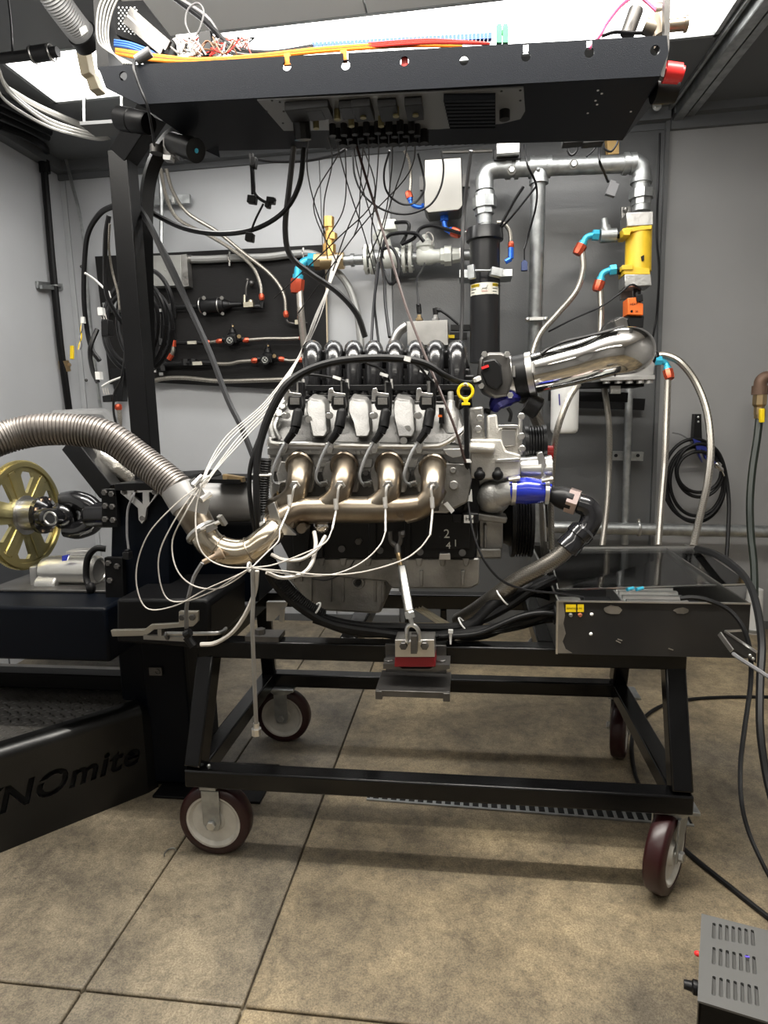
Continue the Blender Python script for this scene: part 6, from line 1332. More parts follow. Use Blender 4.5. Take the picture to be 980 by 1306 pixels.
# ================================================================== CONTROL BOX ON THE CART
bx_ = thing('control_box', (0.38, 1.5, UZ + h), 'worn black sheet-metal control box with clear lid on the right cart end', 'box')
zB = UZ + h + .001; zT = P(830, 768, 1.275).z
xl, xr = P(712, 800, 1.275).x, P(956, 800, 1.275).x
yf, yb = 1.275, 1.84
worn = mat('worn_black_steel', (.016, .016, .017), .42, .3, .1, 60, 1, 3.2, col2=(.035, .033, .031))
b = B(); b.mm(xl, yf, zB, xr, yf + .004, zT); b.build('front_panel', worn, bx_)
b = B(); b.mm(xl, yf + .004, zB, xl + .004, yb, zT + .0); b.build('side_panel', stain, bx_); b = B(); b.mm(xr - .004, yf + .004, zB, xr, yb, zT); b.build('side_panel', stain, bx_)
b = B(); b.mm(xl, yb - .004, zB, xr, yb, zT); b.build('back_panel', stain, bx_); b = B(); b.mm(xl + .004, yf + .004, zB, xr - .004, yb - .004, zB + .004); b.build('bottom_panel', blacksat, bx_)
b = B(); b.bar((xl, yf - .001, zT), (xr, yf - .001, zT), .004, .003); b.bar((xl, yf, zT), (xl, yb, zT), .003, .003); b.bar((xl - .002, yf, zB), (xl - .002, yf, zT), .004, .004, (0, 1, 0)); b.build('bare_edge', alum, bx_, split=False)
# bare worn strip and patches
def fpt(px, py, dy=.0): return P(px, py, yf - dy)
b = B(); b.pp([(712, 768), (719, 768), (721, 785), (719, 795), (722, 808), (718, 818), (722, 828), (730, 833), (712, 833)], yf - .0015, yf); b.build('bare_metal_patch', mat('bare_worn_steel', (.30, .28, .25), .45, .7, .1, 60, .4, 20), bx_)
def blob(cx_, cy_, rx, ry, sd):
    r_ = random.Random(sd); return [(cx_ + rx * math.cos(a) * r_.uniform(.8, 1.1), cy_ + ry * math.sin(a) * r_.uniform(.8, 1.1)) for a in [2 * math.pi * i / 14 for i in range(14)]]
for cx_, cy_, rx, ry in ((782, 778, 12, 6), (870, 779, 10, 4)): b = B(); b.pp(blob(cx_, cy_, rx, ry, cx_), yf - .0012, yf); b.build('bare_metal_patch', MATS['bare_worn_steel'], bx_)
b = B(); b.pp([(722, 771), (735, 771), (735, 780.5), (722, 780.5)], yf - .002, yf); l1 = b.build('yellow_label', yellowp, bx_); b = B(); b.pp([(737, 771), (745, 771), (745, 780.5), (737, 780.5)], yf - .002, yf); l2 = b.build('yellow_label', yellowp, bx_)
text('IGNITION', 'label_lettering', blackplas, l1, fpt(723, 777, .0022), (1, 0, 0), (0, 0, 1), .0052, .0001); text('PC', 'label_lettering', blackplas, l2, fpt(739, 777, .0022), (1, 0, 0), (0, 0, 1), .0052, .0001)
for px, m_ in ((728, galv), (740, mat('reddish_led', (.35, .12, .06), .4))): b = B(); b.lathe(fpt(px, 784, .0), (0, -1, 0), [(0, .0045), (.003, .0045), (.006, .003)], 10); b.build('indicator', m_, bx_)
b = B(); b.ball(fpt(755, 783.5), .0038); b.ball(fpt(754, 808.5), .0038); b.build('screw', whitep, bx_)
b = B(); b.bar(fpt(786, 817, .001), fpt(792, 820, .001), .001, .002); b.bar(fpt(788, 815, .001), fpt(794, 817, .001), .001, .002); b.bar(fpt(853, 827, .001), fpt(859, 829, .001), .001, .002); b.build('scratch', alum, bx_)
# electronics inside
b = B(); b.mm(xl + .16, yf + .06, zB + .004, xl + .30, yf + .30, zB + .075); ec = b.build('finned_controller', alum, bx_, bevel=.002)
b = B()
for k in range(5): b.mm(xl + .165, yf + .08 + k * .035, zB + .075, xl + .295, yf + .094 + k * .035, zB + .083)
b.build('fin', alum, ec)
b = B(); b.mm(xl + .09, yf + .08, zB + .004, xl + .15, yf + .22, zB + .06); b.mm(xl + .31, yf + .08, zB + .004, xl + .33, yf + .2, zB + .07); b.build('relay_module', blackplas, bx_)
b = B(); b.mm(xl + .02, yf + .03, zB + .004, xl + .085, yf + .25, zB + .05); b.build('grey_module', alud, bx_)
for k, m_ in enumerate((redw, orangew, pinkw, brownw)):
    b = B(); b.tube([(xl + .115 + k * .06, yf + .03, zB + .06), (xl + .12 + k * .06, yf + .06, zB + .085), (xl + .14 + k * .055, yf + .12, zB + .05)], .0018, 6, 5); b.build('wire', m_, bx_)
for k, px in enumerate((800, 812)): b = B(); b.tube([P(px, 752, 1.36), P(px + 8, 750, 1.37)], .004, 8, 1); b.build('blue_fitting', blueal, bx_)
# clear lid hinged at back, tilted
lid = thing('clear_lid', (0.4, 1.7, zT + .05), 'clear polycarbonate sheet lying tilted over the black control box', 'sheet')
zl_ = P(712, 698, 1.86).z
A4 = [P(701, 699, 1.80), P(890, 698, 1.80), P(958, 745, 1.45), P(712, 752, 1.38)]
n_ = (A4[1] - A4[0]).cross(A4[3] - A4[0]).normalized()
b = B(); b.prism([p + (0 * n_) for p in A4], n_ * .0035); b.build('sheet', clear, lid)
b = B(); b.bar(A4[0], A4[1], .004, .006); b.bar(A4[3], A4[2], .002, .003); b.bar(A4[0], A4[3], .003, .003); b.build('bright_edge', alum, lid, split=False)
b = B(); b.bar(A4[0] + Vector((.01, .01, -.001)), Vector((A4[0].x + .01, yb, zT)), .006, .004, (1, 0, 0)); b.bar(A4[1] + Vector((-.02, .01, -.001)), Vector((A4[1].x - .02, yb, zT)), .006, .004, (1, 0, 0)); b.build('hinge_bracket', steel, lid)
# bracket & grey lead at right corner of the box
rb_ = thing('corner_bracket', P(935, 832, 1.25), 'dark slotted metal bracket bolted to the lower right box corner', 'bracket')
b = B(); b.loft([P(926, 806, 1.24), P(965, 832, 1.16), P(965, 846, 1.16), P(926, 822, 1.24)], [P(926, 806, 1.244), P(965, 832, 1.164), P(965, 846, 1.164), P(926, 822, 1.244)]); b.build('plate', darksteel, rb_)
b = B(); b.bar(P(925, 805, 1.238), P(966, 832, 1.156), .003, .004); b.bar(P(926, 805, 1.238), P(948, 804, 1.25), .003, .004); b.bar(P(918, 808, 1.22), P(934, 830, 1.19), .003, .010); b.ball(P(957, 836, 1.16), .003); b.ball(P(961, 840, 1.16), .003); b.build('bright_edge', alum, rb_)
cable('grey steel lead running off right from the corner bracket', [(936, 834, 1.19), (944, 840, 1.14), (960, 850, 1.05), (985, 866, .95)], 2.6, greycab, 'cable')
# ---------------------------------------------------------------- big cables at the right
cable('thick black cable arching from the lid down past the right edge', [(890, 700, 1.75), (915, 708, 1.6), (940, 725, 1.45), (956, 745, 1.32), (966, 775, 1.22), (972, 820, 1.12), (970, 870, 1.06), (970, 930, 1.0), (978, 990, .96), (990, 1040, .92)], 4.6, rubber, 'power_cable')
cable('black cable arching out of the control box and down to the floor', [(868, 763, 1.27), (885, 762, 1.26), (905, 766, 1.25), (930, 778, 1.24), (948, 800, 1.22), (957, 830, 1.20), (958, 870, 1.18), (950, 930, 1.12), (945, 975, 1.08), (946, 1020, 1.03), (955, 1060, 1.0), (975, 1105, .96), (1000, 1150, .93)], 3.0, rubber, 'power_cable')
def floorpts(pts, z=.006): return [PZ(x, y, z) for x, y in pts]
b = B(); b.tube(floorpts([(808, 930), (806, 950), (808, 975), (815, 1000), (840, 1040), (862, 1072), (890, 1098), (930, 1130), (965, 1158), (1000, 1185)]), .0058, 8, 6); tag(b.build('power_cable', rubber), 'black cable on the floor passing the right front caster to the lower right', 'cable')
b = B(); b.tube(floorpts([(808, 934), (822, 915), (845, 900), (880, 892), (930, 889), (1000, 889)]), .0058, 8, 6); tag(b.build('power_cable', rubber), 'black cable on the floor running right from behind the rear caster', 'cable')
# white bottle-like thing behind the box on the floor
wb_ = thing('white_jug', PZ(958, 803, 0), 'white plastic tube standing on the floor behind the control box right end', 'container')
qf = PZ(960, 806, 0)
b = B(); b.lathe(qf, (0, 0, 1), [(0, .035), (.0, .04), (.20, .032), (.205, .02)], 20); b.build('body', whitep, wb_); b = B(); b.lathe(qf, (0, 0, 1), [(.008, .041), (.008, .045), (.02, .045), (.02, .041)], 20, False); b.build('base_ring', galv, wb_)
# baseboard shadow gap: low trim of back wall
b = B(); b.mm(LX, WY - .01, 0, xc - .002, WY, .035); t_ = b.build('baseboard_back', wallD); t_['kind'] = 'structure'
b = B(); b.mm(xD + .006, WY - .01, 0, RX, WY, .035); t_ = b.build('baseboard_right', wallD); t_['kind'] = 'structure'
# ---------------------------------------------------------------- grey louvred case lower right
hb = thing('charger_case', (0.45, .75, 0), 'grey steel case with three rows of louvres at lower right corner', 'case')
Z2 = .22
p0_ = PZ(895, 1165, Z2); p1_ = PZ(890, 1276, Z2); p2_ = PZ(1060, 1207, Z2)
ex = (p2_ - p0_); ey = (p1_ - p0_); ex.z = ey.z = 0
exn = ex.normalized(); eyn = ey.normalized()
Ly = ey.length; Lx_ = ex.length
def hp_(a, b_, z): return p0_ + exn * a + eyn * b_ + Vector((0, 0, z - Z2))
b = B(); top = [hp_(0, 0, Z2), hp_(Lx_, 0, Z2), hp_(Lx_, Ly, Z2), hp_(0, Ly, Z2)]; b.prism(top, (0, 0, -.003)); tp = b.build('top_cover', heatgrey, hb)
cb = B()
SL = []
def top_ac(px, py):
    q = PZ(px, py, Z2) - p0_; det = exn.x * eyn.y - exn.y * eyn.x
    return (q.x * eyn.y - q.y * eyn.x) / det, (exn.x * q.y - exn.y * q.x) / det
for (xa1, ya1, xb1, yb1) in ((911, 1187, 960.5, 1196), (911, 1219, 962.5, 1231), (911, 1257, 965.5, 1270)):
    for k in range(7): SL.append(top_ac(xa1 + (xb1 - xa1) * k / 6, ya1 + (yb1 - ya1) * k / 6))
scl = Ly / .125
for a, c_ in SL:
    w2, l2 = .0025, .0165
    poly = [hp_(a + w2 * math.cos(t_) * 1.0, c_ + (l2 - w2 if math.sin(t_) >= 0 else -l2 + w2) + w2 * math.sin(t_), Z2 + .005) for t_ in [2 * math.pi * i / 12 for i in range(12)]]
    cb.prism(poly, (0, 0, -.02))
cut(tp, cb)
first = None
for a, c_ in SL:
    if first is None:
        l2 = .0165; w_ = .0026; c0 = hp_(a, c_, Z2)
        b = B(); pr = [(-w_, .0), (-w_ * .6, -.003), (w_ * .2, -.0045), (w_ * 1.0, -.0050)]
        A_ = [hp_(a + x, c_ - l2, Z2 + z) for x, z in pr] + [hp_(a + x, c_ - l2, Z2 + z - .001) for x, z in pr[::-1]]
        B_ = [p + eyn * (2 * l2) for p in A_]; b.loft(A_, B_); first = b.build('louvre', heatgrey, hb)
    else:
        o = first.copy(); COL.objects.link(o); o.parent = hb; o.location = (hp_(a, c_, Z2) - c0) * S
b = B(); bo = [hp_(.002, .002, Z2 - .003), hp_(Lx_, .002, Z2 - .003), hp_(Lx_, Ly - .002, Z2 - .003), hp_(.002, Ly - .002, Z2 - .003)]
# open black body: four sides and base
for i in range(4):
    a, c_ = bo[i], bo[(i + 1) % 4]; m2 = (bo[(i + 2) % 4] - bo[(i + 1) % 4]).normalized() * .003
    b.prism([a, c_, Vector((c_.x, c_.y, .012)), Vector((a.x, a.y, .012))], m2)
b.build('body', blacksat, hb, split=False)
b = B(); b.prism([Vector((p.x, p.y, .010)) for p in bo], (0, 0, .004)); b.build('bottom', blacksat, hb)
b = B()
for a, c_ in ((.03, .03), (Lx_ - .03, .03), (.03, Ly - .03), (Lx_ - .03, Ly - .03)): q = hp_(a, c_, 0); b.cyl(q, q + Vector((0, 0, .0105)), .01, 12)
b.build('foot', rubber, hb)
b = B()
for k in range(3): b.bar(hp_(.03, Ly + .0, Z2 - .035 - k * .02), hp_(.11, Ly + .0, Z2 - .035 - k * .02), .004, .005)
b.build('side_louvre', blacksat, hb, bevel=.001)
b = B(); q = hp_(-.001, .046 * scl, Z2 - .02); b.lathe(q, -exn, [(0, .004), (.003, .004), (.006, .002)], 12); b.build('red_knob', redp, hb)
b = B(); q = hp_(0, .085 * scl, Z2 - .03); b.lathe(q, -exn, [(0, .010), (.006, .010), (.008, .007), (.018, .006)], 12); b.build('black_knob', blackplas, hb)
b = B(); q = hp_(SL[12][0] - .0 , SL[12][1] - .012, Z2 + .0008); b.box(q, (.006, .003, .0006)); b.build('blue_mark', mat('violet_ink', (.12, .08, .6), .5), hb)
b = B(); q = hp_(.03, .02, 0); 
# ================================================================== LOOMS AND CABLES AROUND THE ENGINE
ml = thing('engine_loom', P(325, 640, 1.2), 'thick black corrugated engine loom looping left of the valve cover', 'wire loom')
b = B(); T(b, [(612, 487, 1.33), (590, 488, 1.30), (566, 478, 1.26), (545, 465, 1.25), (515, 458, 1.24), (470, 457, 1.23), (425, 462, 1.23), (390, 474, 1.23), (365, 492, 1.22), (348, 520, 1.21), (336, 550, 1.20), (329, 580, 1.19), (327, 620, 1.18), (329, 660, 1.18), (334, 700, 1.2)], [3, 3.4, 3.6, 4.2, 4.8, 5, 5, 5.2, 5.6, 5.6, 5.4, 5, 4.6, 4.6, 4.6], 10, 6); b.build('trunk', rubber, ml)
b = B(); T(b, [(385, 478, 1.26), (360, 502, 1.24), (340, 540, 1.23), (325, 575, 1.2), (318, 610, 1.19), (321, 650, 1.19), (328, 690, 1.2)], 3.2, 8, 6); b.build('branch', rubber, ml)
sp2, _ = spline([P(*p) for p in [(338, 585, 1.22), (335, 620, 1.22), (334, 655, 1.22), (337, 690, 1.23), (346, 720, 1.25), (362, 745, 1.27), (385, 768, 1.29), (412, 785, 1.31)]], 22)
pts = []; rs = []
for i, p in enumerate(sp2): pts.append(p); rs.append(.0145 if i % 2 else .0125)
b = B(); b.tube(pts, rs, 14, 1); b.build('corrugated_sleeve', rubber, ml, angle=20)
for lab, px, py, Y, r in (('a', 334, 605, 1.20, 12), ('b', 347, 500, 1.2, 0)):
    if r: b = B(); b.ring(P(px, py, Y), P(px, py + 10, Y) - P(px, py, Y), u(r, Y), .0022, 20, 6); b.build('zip_tie', whitep, ml)
b = B(); b.ring(P(403, 777, 1.30), P(418, 787, 1.31) - P(403, 777, 1.30), .0165, .0022, 20, 6); b.build('zip_tie', whitep, ml)
for (pts_, tg) in (([(455, 458, 1.24), (470, 464, 1.25), (488, 472, 1.28), (497, 486, 1.31)], (490, 478)), ([(372, 478, 1.24), (400, 478, 1.27), (425, 482, 1.30), (440, 486, 1.31)], (430, 482)), ([(520, 458, 1.24), (535, 468, 1.26), (545, 480, 1.30), (553, 488, 1.31)], (541, 474))):
    b = B(); T(b, pts_, 1.7, 6, 5); br = b.build('branch', rubber, ml)
    b = B(); d = Vector((1, 0, -.35)); q = P(tg[0], tg[1], pts_[2][2] - .005); b.bar(q - d * .008, q + d * .008, .006, .006); b.build('white_label', whitep, br)
b = B(); b.bar(P(516, 457, 1.225), P(524, 459, 1.225), .009, .009); b.bar(P(606, 485, 1.31), P(612, 482, 1.32), .008, .008); b.build('white_label', whitep, ml)
lowl = thing('lower_loom', P(470, 800, 1.28), 'bundle of thick black cables lying along the front rail under the oil pan', 'wire loom')
for k, pts_ in enumerate(([(330, 690, 1.22), (345, 735, 1.26), (375, 768, 1.28), (420, 795, 1.29), (480, 806, 1.30), (540, 812, 1.31), (600, 806, 1.33), (660, 795, 1.34), (712, 778, 1.34)],
    [(360, 745, 1.28), (395, 780, 1.30), (450, 797, 1.31), (520, 800, 1.32), (580, 800, 1.34), (615, 790, 1.35), (650, 772, 1.35), (680, 752, 1.36), (708, 738, 1.38)],
    [(400, 790, 1.31), (460, 808, 1.32), (540, 806, 1.33), (610, 812, 1.34), (665, 790, 1.34), (714, 770, 1.34)],
    [(560, 812, 1.30), (610, 808, 1.31), (660, 788, 1.32), (690, 782, 1.32), (714, 784, 1.32)])):
    b = B(); T(b, pts_, (6.5, 6, 5, 3.5)[k], 10, 6); b.build('cable', rubber, lowl)
b = B(); T(b, [(570, 812, 1.34), (605, 795, 1.35), (632, 770, 1.36), (668, 752, 1.38), (700, 741, 1.4)], 8.5, 12, 6); b.build('sleeved_cable', rubber, lowl)
for px, py in ((592, 797), (641, 762)): b = B(); b.ring(P(px, py, 1.345), P(px + 12, py - 9, 1.345) - P(px, py, 1.345), .019, .002, 18, 6); b.build('zip_tie', whitep, lowl)
b = B(); b.pp([(573, 805), (577, 805), (576, 822), (574, 822)], 1.29, 1.294); b.pp([(572, 804), (578, 804), (578, 808), (572, 808)], 1.288, 1.296); b.build('zip_tie', whitep, lowl)
b = B(); b.ring(P(709, 782, 1.33), (1, 0, 0), .02, .006, 18, 8); b.build('grommet', rubber, lowl)
for k in range(5): cable('black cable looping between the box grommet and the loom', [(708, 776 + k * 4, 1.34), (690, 778 + k * 4, 1.33 + k * .01), (660, 786 + k * 4, 1.33), (625, 800 + k * 2, 1.33), (590, 806 + k, 1.33)], 2.3, rubber, 'cable', 'cables fanning into the control box', 'cable')
for k in range(4): cable('black cable arching into the left end of the clear lid', [(708 + k, 752 + k * 5, 1.42), (690, 742 + k * 6, 1.41), (672, 744 + k * 5, 1.40), (655, 756 + k * 3, 1.38)], 3.0, rubber, 'cable', 'cables arching under the lid', 'cable')
# hanging dark cables from the tray
CB = [
 ('thick black cable hanging from the tray left to the coil behind column', [(388, 188, 1.52), (382, 235, 1.54), (362, 270, 1.58), (325, 292, 1.62), (280, 298, 1.66), (235, 291, 1.7), (195, 272, 1.72), (168, 254, 1.72)], 3.2),
 ('thick grey-black cable dropping from tray to behind the intake', [(378, 150, 1.5), (374, 195, 1.54), (369, 240, 1.58), (364, 290, 1.62), (370, 325, 1.66), (395, 348, 1.7), (430, 372, 1.74), (455, 400, 1.78), (466, 430, 1.8)], 3.6),
 ('black cable running diagonally from the column top down to the engine loom', [(170, 256, 1.66), (190, 285, 1.6), (215, 338, 1.55), (243, 395, 1.5), (268, 450, 1.42), (290, 508, 1.34), (308, 545, 1.28), (324, 585, 1.22)], 4.2),
 ('second black cable beside the diagonal one from the column top', [(178, 262, 1.67), (198, 300, 1.62), (216, 332, 1.58), (240, 385, 1.54)], 2.8),
 ('thin black cable along the tray rear edge at the left', [(325, 203, 1.75), (350, 206, 1.75), (390, 205, 1.74), (425, 198, 1.72), (442, 190, 1.7)], 1.8),
 ('brown cable running diagonally across the middle to the dipstick', [(452, 175, 1.48), (462, 210, 1.46), (478, 262, 1.43), (497, 322, 1.40), (517, 388, 1.36), (537, 440, 1.31), (560, 495, 1.26), (580, 545, 1.24), (594, 590, 1.25)], 1.8),
 ('black cable hanging in a round loop left of the header tank', [(497, 192, 2.2), (490, 220, 2.25), (494, 245, 2.3), (512, 260, 2.35), (530, 258, 2.4), (541, 242, 2.4), (540, 222, 2.4), (533, 195, 2.35)], 1.3),
 ('black cable hanging in the widest loop in front of the header tank', [(450, 195, 2.2), (453, 225, 2.2), (465, 250, 2.2), (490, 268, 2.2), (520, 273, 2.2), (548, 262, 2.2), (562, 240, 2.2), (566, 215, 2.2), (563, 192, 2.2)], 1.3),
 ('dark grey cable standing vertically left of the black tower', [(601, 192, 2.1), (597, 225, 2.15), (592, 270, 2.2), (590, 320, 2.2), (590, 380, 2.25), (588, 440, 2.25)], 2.3),
 ('thin black cable hanging over top pipe left of the drop pipe', [(669, 185, 2.5), (673, 210, 2.45), (684, 235, 2.5), (684, 262, 2.55), (674, 300, 2.6), (669, 318, 2.6)], 1.3),
 ('thin black cable with grey plug hanging over the top pipe', [(765, 182, 2.5), (765, 205, 2.45), (771, 220, 2.5), (776, 232, 2.55)], 1.4),
 ('short black loop of cable below the tray right of middle', [(725, 176, 2.3), (724, 190, 2.3), (729, 198, 2.3), (736, 192, 2.3), (737, 178, 2.3)], 1.4),
 ('thin loop of black wire under the tray beside the plywood block', [(748, 200, 2.5), (757, 192, 2.5), (764, 180, 2.5)], 1.1),
 ('black wire loop over the plywood block', [(768, 180, 2.5), (772, 190, 2.5), (780, 193, 2.5), (787, 184, 2.5), (789, 176, 2.5)], 1.2),
 ('long thin black cable hanging right of the yellow heat exchanger', [(842, 170, 2.85), (840, 230, 2.84), (838, 300, 2.83), (841, 345, 2.82), (838, 400, 2.82), (833, 430, 2.82)], 1.3),
 ('thin black wire from the orange actuator sweeping left', [(818, 369, 2.55), (805, 363, 2.55), (790, 375, 2.56), (765, 392, 2.6), (735, 405, 2.65), (700, 423, 2.7)], 1.2),
 ('black cable hugging the top of the polished intake pipe', [(795, 417, 1.40), (770, 424, 1.385), (745, 430, 1.385), (720, 436, 1.40), (700, 445, 1.42), (690, 452, 1.42)], 2.2),
 ('black cable arch behind the intake pipe end', [(765, 425, 1.55), (775, 412, 1.55), (790, 406, 1.55), (800, 408, 1.55)], 1.8),
 ('black cable behind the water line curling around flow sensor', [(504, 284, 2.74), (520, 284, 2.72), (521, 294, 2.72), (512, 312, 2.72)], 2.2),
 ('black cable waving over the water line to the tower', [(486, 330, 2.70), (492, 305, 2.70), (505, 298, 2.70), (530, 298, 2.70), (541, 308, 2.70)], 2.4),
 ('black cable rising right to the clip over the water line', [(512, 312, 2.72), (528, 304, 2.72), (536, 292, 2.72), (550, 288, 2.72), (568, 292, 2.72), (590, 298, 2.7)], 2.2),
 ('black cable loop hanging round the flow sensor', [(488, 318, 2.68), (500, 316, 2.66), (508, 332, 2.66), (508, 352, 2.66), (498, 362, 2.66), (490, 345, 2.68)], 2.0),
 ('black cable dropping from the flow sensor to the intake', [(486, 330, 2.6), (490, 355, 2.5), (492, 390, 2.4), (497, 430, 2.3)], 2.0),
 ('black twin cable under the zip tie dropping behind the intake', [(484, 335, 2.6), (479, 370, 2.5), (476, 400, 2.4), (474, 436, 2.3)], 1.8),
 ('black twin cable second strand dropping behind the intake', [(482, 335, 2.6), (478, 385, 2.5), (480, 410, 2.4), (483, 436, 2.3)], 1.6),
 ('thin black lead from the steel sensor box up to the water line', [(534, 390, 2.27), (532, 358, 2.4), (538, 345, 2.6), (542, 336, 2.7)], 1.2),
 ('black lead from second gland of sensor box drooping right', [(562, 396, 2.25), (572, 403, 2.25), (585, 414, 2.25)], 1.6),
 ('thin black wire hanging in front of timing cover down to the loom', [(597, 640, 1.30), (604, 680, 1.27), (618, 715, 1.25), (640, 740, 1.25), (670, 752, 1.26), (712, 757, 1.27), (745, 762, 1.28)], 1.6),
 ('thin black wire across the oil pan under the EGT leads', [(452, 715, 1.33), (445, 725, 1.33), (430, 735, 1.33), (415, 740, 1.33), (398, 738, 1.33)], 1.0),
]
for lab, pts_, r in CB:
    m_ = cablem
    if lab.startswith('brown'): m_ = mat('brown_cable', (.045, .025, .022), .4)
    elif 'grey' in lab[:12]: m_ = mat('dark_grey_cable', (.05, .05, .052), .45)
    cable(lab, pts_, r, m_)
def smallplug(lab, px, py, Y, m, w_=9, h_=10, rot=0):
    b = B(); b.box(P(px, py, Y), (u(w_, Y), .02, u(h_, Y)), Matrix.Rotation(rot, 3, 'Y')); b.box(P(px, py - h_ * .5, Y), (u(w_ * .6, Y), .014, u(h_ * .5, Y)), Matrix.Rotation(rot, 3, 'Y')); tag(b.build('wire_plug', m, bevel=.001), lab, 'connector')
smallplug('dark blue plug at the end of the thin hanging cable by the drop pipe', 669, 340, 2.6, mat('navy_plastic', (.01, .03, .12), .4), 7, 10)
cable('last thin stretch of black lead above the dark blue plug', [(669, 318, 2.6), (669, 335, 2.6)], 1.0)
smallplug('grey square plug hanging just under the galvanised top pipe', 781, 242, 2.55, greycab, 11, 14, .35)
# harness with plugs dangling from the tray left of centre
hn = thing('dangling_harness', P(322, 305, 1.6), 'short black harness with five small plugs dangling below the tray at left', 'wire loom')
b = B(); T(b, [(322, 196, 1.6), (323, 215, 1.6), (324, 235, 1.6), (326, 248, 1.6), (340, 258, 1.6), (352, 254, 1.6)], 2, 8, 5); T(b, [(319, 196, 1.6), (321, 222, 1.6), (322, 248, 1.6)], 1.6, 8, 4); T(b, [(336, 260, 1.6), (326, 280, 1.6), (320, 296, 1.6)], 1.4, 8, 4); b.build('lead', cablem, hn, split=False)
for px, py, w_, h_ in ((322, 255, 11, 9), (346, 256, 10, 7), (319, 303, 10, 10), (342, 262, 6, 6), (324, 208, 7, 12)): b = B(); b.box(P(px, py, 1.6), (u(w_, 1.6), .02, u(h_, 1.6)), Matrix.Rotation(.2, 3, 'Y')); b.build('plug', blackplas, hn, bevel=.002)
# thin sensor wires fanning from the connector panel
TW = [((395, 165), (392, 215), (402, 262), (415, 298)), ((415, 160), (424, 205), (414, 255), (413, 300)), ((430, 158), (432, 195), (400, 262), (430, 335)), ((425, 165), (445, 240), (465, 300), (478, 350)), ((440, 165), (440, 260), (418, 305), (418, 330)), ((455, 165), (478, 250), (430, 305), (350, 380)), ((470, 165), (468, 230), (440, 300), (425, 345)), ((485, 165), (480, 240), (474, 300), (480, 336)), ((500, 160), (500, 215), (490, 280), (470, 330)), ((520, 160), (516, 205), (495, 270), (482, 330)), ((530, 158), (522, 220), (460, 290), (380, 400)), ((465, 165), (460, 235), (458, 280), (452, 300)), ((450, 165), (455, 210), (470, 265), (490, 330), )]
for k, pts_ in enumerate(TW):
    n_ = len(pts_); cable(('thin dark sensor wire hanging from the connector panel under the tray'), [(x, y, 1.45 + .12 * i) for i, (x, y) in enumerate(pts_)], .8, mat('thin_dark_wire', (.05, .048, .048), .45), 'sensor_wire', 'thin sensor wires hanging from the tray', 'wire', 5, 7)
# pale thermocouple leads: bundle from the water line down to the manifold
EG = []
for k in range(6):
    o_ = k * 1.8 - 4.5
    cable('pale thermocouple lead in the diagonal bundle left of the engine', [(431 + o_ * 1.2, 325, 2.2 - k * .03), (419 + o_ * .25, 366, 2.0 - k * .01), (405 + o_ * (.9 if k % 2 else .3), 402, 1.8), (390 + o_ * .5, 440, 1.6 + k * .01), (376 + o_ * .3, 465, 1.5), (345 + o_ * .9 + (4 if k % 2 else -4), 514, 1.32), (302 + o_ * 1.3 + (7 if k % 2 else -7), 556, 1.2), (272 + o_ * .5 + (5 if k % 2 else -5), 595, 1.12), (258 + o_ * .5, 622, 1.08)], .72, whitecab, 'thermocouple_lead', 'pale thermocouple leads in the diagonal bundle', 'wire', 5, 5)
LOOPS = [
 ('outermost pale lead loop hanging left of the exhaust elbow', [(250, 622, 1.08), (222, 645, 1.06), (190, 680, 1.05), (175, 720, 1.05), (176, 755, 1.05), (190, 777, 1.05), (225, 772, 1.05), (262, 752, 1.05), (300, 735, 1.05), (322, 724, 1.06)]),
 ('second pale lead loop hanging left of the exhaust elbow', [(252, 622, 1.08), (228, 655, 1.06), (205, 700, 1.05), (203, 735, 1.05), (214, 764, 1.05), (240, 766, 1.05), (275, 752, 1.05), (305, 733, 1.05), (322, 723, 1.06)]),
 ('third pale lead loop crossing behind the heated sensor', [(254, 624, 1.08), (236, 655, 1.06), (220, 690, 1.06), (225, 725, 1.05), (245, 746, 1.05), (275, 751, 1.05), (300, 740, 1.05), (322, 722, 1.06)]),
 ('innermost pale lead passing down in front of the elbow neck', [(258, 618, 1.08), (250, 650, 1.07), (252, 690, 1.05), (265, 712, 1.05), (290, 723, 1.05), (322, 724, 1.06)]),
]
for lab, pts_ in LOOPS: cable(lab, pts_, 1.0, whitecab, 'thermocouple_lead', None, 'wire', 6, 6)
PR = [
 ('first', 378, 619, [(370, 645, 1.19), (357, 676, 1.15)], [(355, 690, 1.13), (340, 705, 1.10), (322, 723, 1.06)]),
 ('second', 435, 619, [(429, 650, 1.19), (424, 675, 1.16)], [(415, 692, 1.13), (390, 705, 1.10), (350, 720, 1.08), (322, 724, 1.06)]),
 ('third', 496, 619, [(492, 648, 1.19), (492, 678, 1.16)], [(485, 695, 1.14), (465, 715, 1.12), (435, 730, 1.1), (400, 735, 1.09), (360, 731, 1.08), (322, 724, 1.06)]),
 ('fourth', 553, 619, [(552, 648, 1.19), (549, 682, 1.16)], [(535, 700, 1.14), (510, 716, 1.12), (460, 730, 1.1), (410, 733, 1.09), (360, 728, 1.08), (322, 725, 1.06)]),
]
